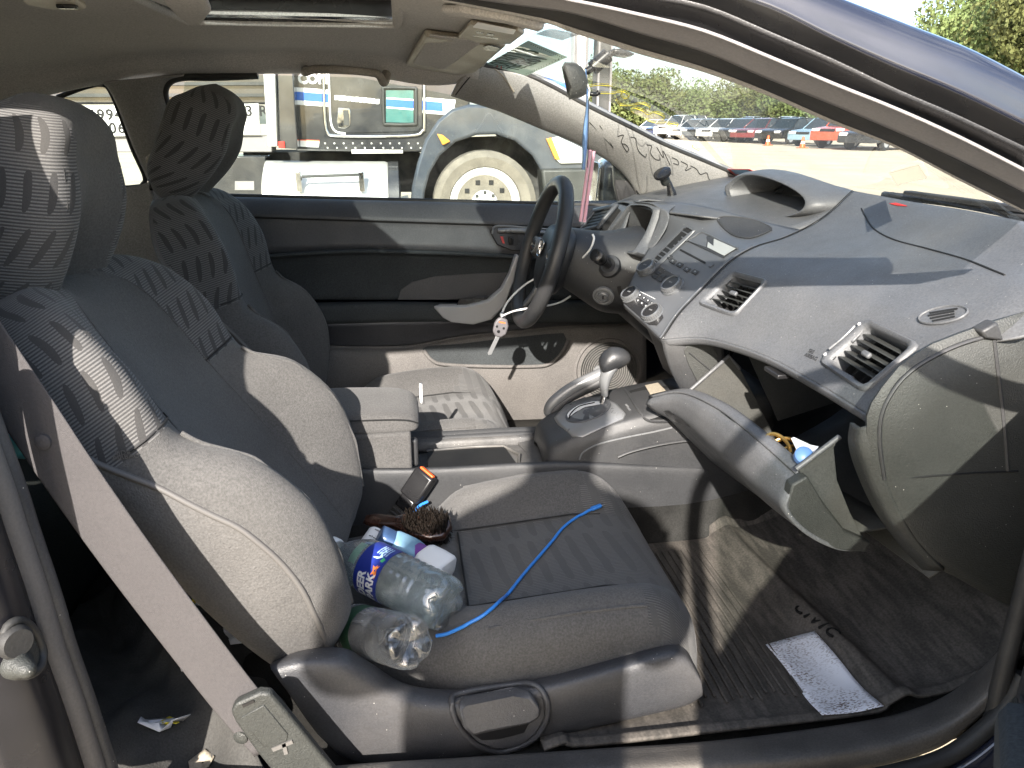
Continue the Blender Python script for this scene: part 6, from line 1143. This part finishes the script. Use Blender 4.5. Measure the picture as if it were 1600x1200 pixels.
st_ = thing('paper_straw', 'two dusty pink tubes hanging below the ribbon over the wheel', 'tube', PY(914, 290, -.02)); M['pink'] = pmat('dusty_pink', (.55, .30, .36), .7, var=.08)
tube('straw', Y3([(922, 234, -.03), (907, 346, -.035)]), .0031, M['pink'], st_, n=10, sm=0); tube('straw', Y3([(928, 236, -.025), (913, 347, -.03)]), .0033, M['pink'], st_, n=10, sm=0)
# ---- magnetic phone mount on the far dash top
pm = thing('phone_mount', 'small black phone mount standing on the far end of the dash top', 'phone mount', PY(1044, 318, .5))
tube('arm', Y3([(1049, 322, .5), (1050, 306, .5), (1047, 292, .5), (1043, 282, .5)]), [.017, .013, .0085, .007], M['blackp'], pm, n=14); q = PY(1045, 320, .5); lathe('base', [(.03, -.004), (.028, .004), (.018, .008)], q, (0, 0, 1), M['blackp'], pm, n=20)
c = PY(1039, 281, .5); d_ = nrm(PY(1036, 270, .49)-PY(1042, 285, .5)); lathe('ball_nut', [(.011, -.012), (.013, -.008), (.013, .008), (.010, .012)], c, d_, M['endcap'], pm, n=12); lathe('magnet_plate', [(.012, .012), (.022, .015), (.0235, .018), (.0235, .024), (.020, .026), (.001, .026)], c, d_, M['blackp'], pm, n=28)
# ---- white strap round the steering wheel, and the key
tube_l = tube('strap', Y3([(926, 366, .27), (928, 374, .265), (921, 391, .27), (905, 407, .29), (882, 420, .34), (862, 427, .40), (848, 431, .42), (826, 441, .42), (806, 457, .40), (791, 475, .38), (783, 493, .355)]), .0026, M['white'], None, n=8)
tag(tube_l, 'white plastic strap looped round the steering wheel rim', 'strap')
tube('strap_end', Y3([(784, 494, .355), (800, 487, .33), (818, 483, .30), (836, 480, .36), (858, 477, .42), (876, 472, .40), (891, 463, .36)]), .0024, M['white'], tube_l, n=8)
ky = thing('car_key', 'dark car key with three buttons dangling from the white strap', 'key', PY(783, 510, .345))
M['fob'] = pmat('worn_fob', (.10, .095, .10), .5, var=.1)
fb = prism('fob', [PY(x, y, .345) for x, y in ((784, 496), (793, 500), (795, 510), (791, 523), (783, 528), (774, 526), (770, 518), (773, 505), (778, 498))], (0, .012, 0), M['fob'], ky, .004, 3)
for x, y, r in ((776.5, 510, .0032), (787, 513, .0032), (779, 518, .0042)): lathe('fob_button', [(r, 0), (r*.8, .002), (.0005, .002)], PY(x, y, .345), (0, -1, .1), M['blackp'], fb, n=14)
prism('fob_mark', [PY(x, y, .3445) for x, y in ((780, 502), (790, 504), (789.5, 506), (779.5, 504))], (0, .001, 0), M['orange'], fb)
prism('blade', [PY(x, y, .349) for x, y in ((775, 525), (781, 527), (768, 554), (763, 555), (762, 552))], (0, .0025, 0), M['silver'], ky, .0006); tube('ring', Y3([(786, 498, .348), (781, 492, .35), (785, 488, .352), (790, 493, .35)]), .0011, M['chrome'], ky, n=6, sm=4, closed=True)
# ---- bottles
def clear(name, tint, edge, ior=1.0):
    m = bpy.data.materials.new(name); m.use_nodes = True; t = m.node_tree; t.nodes.clear(); o = N(t, 'ShaderNodeOutputMaterial'); tr_ = N(t, 'ShaderNodeBsdfTransparent'); gl = N(t, 'ShaderNodeBsdfGlossy'); gl.inputs['Roughness'].default_value = .06
    lw = N(t, 'ShaderNodeLayerWeight'); lw.inputs[0].default_value = .35; c = ramp(t, lw.outputs['Facing'], .25, 1.0, tuple(tint)+(1,), tuple(edge)+(1,)); L(t, c.outputs[0], tr_.inputs[0])
    mx_ = N(t, 'ShaderNodeMixShader'); L(t, math_(t, 'ADD', math_(t, 'MULTIPLY', lw.outputs['Fresnel'], .9), .10), mx_.inputs[0]); L(t, tr_.outputs[0], mx_.inputs[1]); L(t, gl.outputs[0], mx_.inputs[2])
    df = N(t, 'ShaderNodeBsdfDiffuse'); df.inputs[0].default_value = (.75, .78, .80, 1); m2 = N(t, 'ShaderNodeMixShader'); n1 = noise(t, 35, 5)
    L(t, math_(t, 'ADD', math_(t, 'MULTIPLY', ramp(t, n1.outputs['Fac'], .45, .75).outputs[0], .14), math_(t, 'MULTIPLY', lw.outputs['Facing'], .20)), m2.inputs[0]); L(t, mx_.outputs[0], m2.inputs[1]); L(t, df.outputs[0], m2.inputs[2]); L(t, m2.outputs[0], o.inputs[0]); return m
M['pet'] = clear('clear_bottle_plastic', (.98, .99, .99), (.72, .76, .78))
mw, tw_, bw_ = newmat('still_water'); bw_.inputs['Transmission Weight'].default_value = 1; bw_.inputs['IOR'].default_value = 1.22; bw_.inputs['Roughness'].default_value = 0; bw_.inputs['Base Color'].default_value = (.93, .98, .99, 1); M['water'] = mw; trw = N(tw_, 'ShaderNodeBsdfTransparent'); trw.inputs[0].default_value = (.93, .97, .97, 1); mxw = N(tw_, 'ShaderNodeMixShader'); mxw.inputs[0].default_value = .7; L(tw_, bw_.outputs[0], mxw.inputs[1]); L(tw_, trw.outputs[0], mxw.inputs[2]); dfw = N(tw_, 'ShaderNodeBsdfDiffuse'); dfw.inputs[0].default_value = (.62, .72, .76, 1); mx3 = N(tw_, 'ShaderNodeMixShader'); mx3.inputs[0].default_value = .16; L(tw_, mxw.outputs[0], mx3.inputs[1]); L(tw_, dfw.outputs[0], mx3.inputs[2]); L(tw_, mx3.outputs[0], tw_.nodes['Material Output'].inputs[0])
def petal(name, r, prof, o, ax, parent, roll=0.):
    """bottle shell whose foot is pressed into five petals with a dimple"""
    a, b, c = basis(ax); th = np.linspace(0, 2*math.pi, 70, endpoint=False); G = []
    for rr, h, k in prof:
        rad = rr*(1-.035*k*np.clip(np.cos(5*(th+roll))*-1, -.2, 1)); hh = h+.008*k*np.clip(-np.cos(5*(th+roll)), 0, 1)
        G.append([np.array(o)+c*hh[i]+rad[i]*(a*math.cos(t)+b*math.sin(t)) for i, t in enumerate(th)])
    return gmesh(name, np.array(G), M['pet'], parent, closed=True, angle=80)
def bottle(label, o, nk, r, Lb, group, water):
    ax = nrm(np.array(nk)-np.array(o)); o = np.array(o); t = thing('water_bottle', label, 'bottle', o, group)
    pf = [(r*.03, .012, 0), (r*.14, .011, 0), (r*.22, .008, .1), (r*.5, .004, .6), (r*.78, .0, 1), (r*.93, .006, .7), (r*.99, .018, .25), (r, .03, 0), (r, .045, 0)]
    h = .045
    for k in range(4): pf += [(r*.965, h+.004, 0), (r*.965, h+.007, 0), (r, h+.011, 0), (r, h+.013, 0)]; h += .0135
    pf += [(r*.985, h+.008, 0), (r*.985, h+.052, 0), (r, h+.06, 0), (r*.95, h+.075, 0), (r*.72, h+.10, 0), (r*.45, h+.118, 0), (r*.36, h+.128, 0), (r*.36, h+.14, 0)]
    petal('shell', r, pf, o, ax, t); l0 = h+.009
    lathe('cap', [(r*.40, h+.134), (r*.42, h+.136), (r*.42, h+.148), (r*.38, h+.151), (.001, h+.151)], o, ax, M['white'], t, n=24)
    if water: lathe('water', [(.001, .014), (r*.6, .010), (r*.9, .014), (r*.955, .03), (r*.955, h), (r*.955, h+.055), (r*.8, h+.085), (r*.4, h+.118), (.001, h+.12)], o, ax, M['water'], t, n=48, angle=80)
    return t, ax, l0, h
o1, n1_ = PZ(704, 948, .478), PZ(560, 876, .492); b1, ax1, l1, h1 = bottle('full clear water bottle with a navy and orange label lying on the passenger seat', o1, n1_, .042, .2, 'water bottles on the passenger seat', True)
def onb(o, r, ang, h, ref):
    a, b, c = ref; return np.array(o)+c*h+r*(a*math.cos(ang)+b*math.sin(ang))
a_, b_, c_ = basis(ax1); vdir = CAM-o1; a0 = math.atan2(np.dot(vdir, b_), np.dot(vdir, a_))     # the side turned to the camera
def band_(name, r, h0, h1, a0_, a1_, mat, parent, ref, o):
    return gmesh(name, np.array([[onb(o, r, t, h, ref) for t in np.linspace(a0_, a1_, 40)] for h in (h0, h1)]), mat, parent, angle=80)
R1 = (a_, b_, c_); M['navy'] = pmat('label_navy', (.015, .03, .22), .35, var=.03); M['lgreen'] = pmat('label_green', (.05, .35, .14), .4); M['lorange'] = pmat('label_orange', (.75, .22, .04), .4); M['lsky'] = pmat('label_sky', (.45, .65, .85), .4)
lab = band_('label', .0421, l1+.002, l1+.048, a0-2.6, a0+2.6, M['navy'], b1, R1, o1)
def curved_text(s, size, r, o, ref, ang, h, mat, parent, flip=1, along=True):
    t = text('lettering', s, (0, 0, 0), (1, 0, 0), (0, 1, 0), size, mat, parent, ext=.00015, bold=size*.02)
    for v in t.data.vertices:
        x, y, z = v.co; p = onb(o, r+z+.0003, ang+flip*(y if not along else x)/r, h+(x if not along else -y*flip), ref); v.co = Vector(p)
    return t
def ring_text(s, size, r, o, ref, ang, h, mat, parent):
    t = text('lettering', s, (0, 0, 0), (1, 0, 0), (0, 1, 0), size, mat, parent, ext=.00015, bold=size*.035)
    for v in t.data.vertices: x, y, z = v.co; v.co = Vector(onb(o, r+z+.0003, ang+x/r, h+y, ref))
    return t
ring_text('DEER', .019, .0422, o1, R1, a0-1.30, l1+.026, M['white'], lab); ring_text('PARK', .019, .0422, o1, R1, a0-1.30, l1+.0085, M['white'], lab)
for k in range(5): curved_text('100% natural spring', .0028, .0422, o1, R1, a0+.55, l1+.011+.0042*k, M['lsky'], lab)
def patch(name, px, mat):
    P_ = []
    for da_, hh in px: P_.append(onb(o1, .0423, a0+da_, l1+hh, R1))
    return mesh(name, P_, [tuple(range(len(P_)))], mat, lab, False)
patch('deer_figure', [(-.45+.9*x, .007+.012*y) for x, y in ((.1, .1), (.3, .5), (.2, .9), (.4, .7), (.6, 1.), (.55, .6), (.9, .5), (.6, .35), (.7, 0), (.5, .25), (.3, 0))], M['lorange'])
patch('mountain', [(.35, .020), (.5, .013), (.65, .020), (.8, .015), (.95, .026), (.35, .028)], M['lsky']); patch('forest', [(.3, .008), (.45, .006), (.5, .012), (.32, .013)], M['lgreen']); 
band_('green_band', .0385, l1+.055, l1+.068, a0-.2, a0+.8, pmat('pale_green_print', (.25, .55, .38), .5), b1, R1, o1)
o2 = PZ(646, 1006, .497); n2_ = o2+A(-.48, .72, -.34); b2, ax2, l2, h2 = bottle('empty clear water bottle lying foot first at the front edge of the pile', o2, n2_, .036, .2, 'water bottles on the passenger seat', False)
a_, b_, c_ = basis(ax2); vd = CAM-o2; a02 = math.atan2(np.dot(vd, b_), np.dot(vd, a_)); band_('label', .0357, h2+.02, h2+.05, a02-2.8, a02+2.8, pmat('label_dark_green', (.03, .09, .05), .4), b2, (a_, b_, c_), o2)
# small white bottle, pale blue bottle, white square bottle with purple cap
def onseat(px, py, lift): return hit(px, py, put, lift)
p = PZ(592, 832, .50); d_ = nrm(PZ(574, 858, .485)-p); wb = thing('small_bottle', 'small white lotion bottle with grey print lying beside the backrest', 'bottle', p); lathe('body', [(.001, 0), (.015, .0), (.0175, .003), (.0175, .034), (.0172, .036)], p, d_, M['white'], wb, n=28); lathe('clear_cap', [(.0165, .036), (.0165, .06), (.012, .064)], p, d_, M['pet'], wb, n=28); lathe('inner_cap', [(.010, .037), (.010, .056), (.002, .058)], p, d_, M['white'], wb, n=20)
a_, b_, c_ = basis(d_); vd = CAM-p; aw = math.atan2(np.dot(vd, b_), np.dot(vd, a_))
for k, s in enumerate(('tinted lotion', 'SPF 30', 'fragrance free', '30 ml')): curved_text(s, .0042, .0177, p, (a_, b_, c_), aw-.7, .007+.007*k, M['ink'], wb)
p = PZ(606, 842, .505); d_ = nrm(PZ(650, 866, .475)-p); sd_ = nrm(np.cross(d_, A(0, 0, 1))); ud = np.cross(sd_, d_)
bb_ = thing('small_bottle', 'flat pale blue bottle with a navy cap lying behind the water bottle', 'bottle', p); M['bcap'] = pmat('navy_cap', (.04, .08, .17), .35); M['bbody'] = pmat('pale_blue_bottle', (.20, .36, .48), .35)
def slabl(name, p, d, s, u, secs, mat, parent): return gmesh(name, grid([[p+d*h+s*w_*math.copysign(abs(math.cos(t))**.5, math.cos(t))+u*t_*math.copysign(abs(math.sin(t))**.5, math.sin(t)) for t in np.linspace(0, 2*math.pi, 20, endpoint=False)] for h, w_, t_ in secs], 1, 2), mat, parent, closed=True, caps=True)
slabl('cap', p, d_, sd_, ud, [(-.016, .012, .008), (-.014, .018, .012), (.006, .020, .013), (.008, .02, .013)], M['bcap'], bb_); slabl('body', p, d_, sd_, ud, [(.008, .018, .012), (.014, .024, .015), (.04, .026, .017), (.060, .024, .016), (.064, .018, .012)], M['bbody'], bb_)
p = PZ(655, 868, .478); d_ = nrm(PZ(692, 890, .468)-p); sd_ = nrm(np.cross(d_, A(0, 0, 1))); ud = np.cross(sd_, d_); pb = thing('small_bottle', 'small white squarish bottle with a purple cap lying right of the water bottle', 'bottle', p); slabl('cap', p, d_, sd_, ud, [(-.012, .012, .012), (-.010, .016, .016), (.006, .0165, .0165)], pmat('purple_cap', (.16, .05, .28), .4), pb); slabl('body', p, d_, sd_, ud, [(.005, .016, .016), (.012, .026, .020), (.052, .027, .021), (.058, .022, .017)], M['white'], pb)
# ---- double sided brush
hbp = onseat(668, 843, .033); e1 = nrm(onseat(705, 832, .03)-onseat(625, 835, .03)); nn_ = nrm(A(-.15, -.42, .9)); e1 = nrm(e1-nn_*np.dot(e1, nn_)); e2 = np.cross(nn_, e1)
hb_ = thing('hairbrush', 'dark wooden hairbrush with stiff black bristles on both faces lying on the seat', 'brush', hbp); M['wood'] = pmat('dark_varnished_wood', (.035, .014, .008), .28, coat=.4, var=.25, vs=30)
ol = [(-.115, .007), (-.10, .012), (-.06, .011), (-.035, .020), (-.01, .029), (.02, .031), (.042, .024), (.052, .0)]
ol2 = ol+[(x, -y) for x, y in ol[-2::-1]]
gmesh('body', np.array([[hbp+e1*(x*k+.0)+e2*y*k+nn_*h for x, y in ol2] for k, h in ((.86, -.0085), (.97, -.006), (1, 0), (.97, .006), (.86, .0085), (.02, .0085))]), M['wood'], hb_, closed=True, caps=True)
br_ = []
for s in (1, -1):
    for i in range(15):
        for j in range(9):
            x = -.032+.075*i/14; wy_ = .024*math.sqrt(max(0, 1-((x-.006)/.046)**2)); y = wy_*(j-4)/4
            for k in range(3):
                p = hbp+e1*(x+random.uniform(-.002, .002))+e2*(y+random.uniform(-.002, .002))+nn_*s*.008; q = p+nn_*s*random.uniform(.015, .021)+e1*random.uniform(-.004, .004)+e2*random.uniform(-.004, .004); br_.append(tubeVF([p, q], [.0014, .0008], 3))
o = joined('bristles', br_, pmat('black_bristle', (.012, .009, .007), .5), hb_); o['kind'] = 'stuff'
# ---- blue cable across the cushion
cpx = [(684, 996), (702, 992), (730, 979), (760, 962), (790, 936), (815, 905), (838, 878), (862, 850), (880, 828), (900, 812), (925, 797)]
cpd = [tuple(q[:2]) for q in crp([(x, y, 0) for x, y in cpx], 5)]; cbp = hits(cpd, put, .0045); pass
cb = thing('charging_cable', 'bright blue charging cable snaking across the passenger seat cushion', 'cable', cbp[25]); tube('cord', cbp, .0028, M['blue'], cb, n=8, sm=2)
d_ = nrm(cbp[-1]-cbp[-2]); box('plug', cbp[-1]+d_*.008+A(0, 0, .001), (.022, .0095, .006), M['blue'], cb, R=np.array([d_, nrm(np.cross(A(0, 0, 1), d_)), A(0, 0, 1)]), bv=.002); box('plug_tip', cbp[-1]+d_*.022+A(0, 0, .001), (.006, .006, .0022), M['chrome'], cb, R=np.array([d_, nrm(np.cross(A(0, 0, 1), d_)), A(0, 0, 1)]), bv=.0005)
tube('cord', Y3([(668, 784, -.14), (656, 790, -.15), (648, 799, -.16), (644, 806, -.17)]), .003, M['blue'], cb)
# ---- floor mat, letter, litter
M['mat'] = pmat('muddy_rubber_mat', (.035, .030, .026), .8, bump=1., bs=160, var=.35, vs=16, dust=.85, dustcol=(.135, .112, .088))
mm, mt_, mb_ = newmat('muddy_rubber_mat'); mb_.inputs['Roughness'].default_value = .85; mb_.inputs['Specular IOR Level'].default_value = .25
s1_ = noise(mt_, 1, 6, stretch=(80, 14, 30)); s2_ = noise(mt_, 5, 4); s3_ = noise(mt_, 260, 3)
mf_ = math_(mt_, 'MULTIPLY', ramp(mt_, s1_.outputs['Fac'], .40, .60).outputs[0], ramp(mt_, s2_.outputs['Fac'], .25, .6, (.35, .35, .35, 1)).outputs[0])
cm_ = mixc(mt_, mf_, (.058, .053, .047), (.108, .096, .084)); cg_ = mixc(mt_, 1., cm_.outputs[0], ramp(mt_, s3_.outputs['Fac'], .3, .7, (.72, .72, .72, 1), (1.2, 1.2, 1.2, 1)).outputs[0]); cg_.blend_type = 'MULTIPLY'; L(mt_, cg_.outputs[0], mb_.inputs['Base Color'])
bu_ = N(mt_, 'ShaderNodeBump'); bu_.inputs['Strength'].default_value = .3; bu_.inputs['Distance'].default_value = .002; L(mt_, s1_.outputs['Fac'], bu_.inputs['Height']); L(mt_, bu_.outputs[0], mb_.inputs['Normal']); M['mat'] = mm
prof = [(.16, .322), (.19, .330), (.22, .322), (.40, .322), (.585, .324), (.615, .336), (.645, .352), (.67, .345), (.72, .352), (.80, .385), (.88, .44), (.95, .51)]
mt = gmesh('floor_mat', grid([[A(x+.13*max(0, (-.25-y))*(x > .5), y, z+(.012 if abs(y+.395) > .25 else 0)) for x, z in prof] for y in (-.675, -.66, -.64, -.5, -.4, -.25, -.16, -.145, -.13)], 5, 4), M['mat'], None, thick=.006); tag(mt, 'muddy brown rubber floor mat in the passenger footwell', 'floor mat'); mtt = tree_of(mt)
rib = []
for k in range(26):
    x = .235+k*.0135
    if abs(k-12) < 0: continue
    y0 = -.62+.02*random.random(); rib.append(tubeVF([hitp for hitp in ((x, y0, .3265), (x+.002, -.4, .3265), (x, -.19, .3265))], .0020, 5))
o = joined('rib', rib, M['mat'], mt); o['kind'] = 'stuff'
p, p2 = hit(1238, 952, mtt, .004), hit(1310, 1005, mtt, .004)
tx = text('embossed_lettering', 'CIVIC', p, p2-p, hit(1262, 938, mtt, .001)-p, .032, M['black'], mt, ext=.002, space=1.25)
lq = [(1195, 1010), (1237, 1003), (1272, 988), (1300, 1020), (1345, 1072), (1387, 1120), (1340, 1132), (1292, 1139), (1262, 1098), (1228, 1050)]
gl_ = [[(1196, 1010), (1236, 1001), (1274, 988)], [(1226, 1048), (1268, 1036), (1308, 1028)], [(1258, 1093), (1302, 1078), (1346, 1072)], [(1292, 1139), (1340, 1132), (1387, 1119)]]
LG = grid([[hit(x, y, mtt, .004+.003*((i+j) % 2)) for j, (x, y) in enumerate(r)] for i, r in enumerate(gl_)], 5, 5)
lm, lt2, lb2 = newmat('trodden_letter'); lb2.inputs['Roughness'].default_value = .9; n1 = noise(lt2, 210, 4, stretch=(1, 2.2, 1)); n2 = noise(lt2, 14, 4); ms = math_(lt2, 'MULTIPLY', ramp(lt2, n1.outputs['Fac'], .53, .56).outputs[0], ramp(lt2, n2.outputs['Fac'], .35, .6).outputs[0]); L(lt2, mixc(lt2, ms, (.70, .71, .76), (.16, .12, .10)).outputs[0], lb2.inputs['Base Color'])
le = gmesh('letter', LG, lm, None, thick=.0006); tag(le, 'white printed sheet flecked with dirt lying on the passenger floor mat', 'paper')
lf = thing('litter', 'crumpled wrappers and scraps on the rear floor behind the passenger seat', 'litter', PZ(340, 960, .32))
rgc = np.random.RandomState(5); rw = []
for i in range(9):
    r_ = []
    for j in range(9): x, y = -.62+.05*i, -.68+.075*j; r_.append(A(x+rgc.uniform(-.015, .015), y+rgc.uniform(-.02, .02), .315+.05*rgc.rand()*(0 < i < 8)*(0 < j < 8)+.03*math.sin(x*30+y*17)))
    rw.append(r_)
clo = gmesh('rumpled_cloth', grid(rw, 5, 5), pmat('dark_cloth', (.050, .049, .046), .95, bump=.8, bs=400, var=.3, vs=14, dust=.3, dustcol=(.11, .10, .085)), None, thick=.004); tag(clo, 'dark rumpled jacket spread on the rear floor behind the passenger seat', 'jacket'); clt = tree_of(clo)
def scrap(px, py, z, s, mat, sq=1.):
    c = hit(px, py, clt, .006) if px < 500 else PZ(px, py, z); r = np.random.RandomState(px); th = np.linspace(0, 2*math.pi, 8, endpoint=False)
    gmesh('scrap', np.array([[c+A(s*k*math.cos(t)*r.uniform(.7, 1.2), s*k*sq*math.sin(t)*r.uniform(.7, 1.2), r.uniform(-.2, .5)*s*k) for t in th] for k in (.1, .6, 1)]), mat, lf, closed=True, thick=.001)
for a in ((293, 922, .34, .016, M['paper'], .3), (360, 975, .33, .022, M['paper'], .7), (362, 998, .32, .024, M['paper'], 1), (372, 1003, .32, .012, M['lgreen'], 1), (298, 1046, .32, .016, M['paper'], .6), (252, 1138, .32, .035, M['paper'], .35), (264, 1135, .325, .015, M['yellow'], .5), (320, 1195, .32, .02, M['cream'], 1), (945, 1158, .32, .018, M['cream'], .4)): scrap(*a)
p = PZ(350, 953, .335); d_ = nrm(PZ(318, 945, .335)-p); cn = thing('pill_bottle', 'small pale bottle with a yellow rim among the litter behind the seat', 'bottle', p); lathe('body', [(.001, -.01), (.02, -.01), (.021, 0), (.021, .05)], p, d_, M['paper'], cn, n=24); lathe('rim', [(.0215, .046), (.0215, .056), (.005, .057)], p, d_, M['yellow'], cn, n=24)
for k in range(5): a_, b_, c_ = basis(d_); vd = CAM-p; curved_text('take with food', .0045, .0212, p, (a_, b_, c_), math.atan2(np.dot(vd, b_), np.dot(vd, a_))-.8, .004+.008*k, M['bcap'], cn)
p = PY(2, 692, -.45); d_ = nrm(PY(44, 706, -.44)-p); tb_ = thing('blue_tube', 'turquoise packet lying on the rear seat behind the seat belt', 'packet', p); M['turq'] = pmat('turquoise_packet', (.12, .48, .62), .35, var=.06); sd_ = nrm(A(.1, .6, .8)); slabl('packet', p, d_, nrm(np.cross(d_, sd_)), sd_, [(-.03, .016, .004), (-.01, .022, .012), (.02, .022, .012), (.035, .02, .008)], M['turq'], tb_)
for k, s in enumerate(('fresh cotton', 'WIPES 72', 'unscented')): text('lettering', s, p+sd_*.014+d_*(.018-.012*k)+nrm(np.cross(d_, sd_))*(-.014), nrm(np.cross(d_, sd_)), -d_, .005, M['ink'], tb_)
# glove box contents
gv = thing('sunglasses_case', 'gold rimmed oddments lying in the open glove box', 'oddments', PY(1222, 700, -.50)); M['gold'] = pmat('gold_metal', (.55, .36, .12), .25, metal=.9)
for k in range(4): c = PY(1215+k*9, 698+k*5, -.50); tube('gold_ring', [c+A(.018*math.cos(t), .022*math.sin(t), .012*math.sin(t+k)) for t in np.linspace(0, 6.28, 12, endpoint=False)], .003, M['gold'], gv, n=6, sm=3, closed=True)
pp = prism('papers', Y3([(1236, 685, -.50), (1262, 697, -.54), (1275, 700, -.56), (1262, 716, -.57), (1246, 706, -.53)]), (.004, 0, .002), M['paper'], None); tag(pp, 'folded white papers lying in the open glove box', 'papers'); bl_ = lathe('bottle_cap', [(.001, .008), (.009, .007), (.013, .003), (.013, -.006)], PY(1256, 712, -.572), (-.2, -.7, .7), pmat('pale_blue_lid', (.10, .20, .42), .4), None, n=24); tag(bl_, 'blue round lid lying in the glove box corner', 'lid')
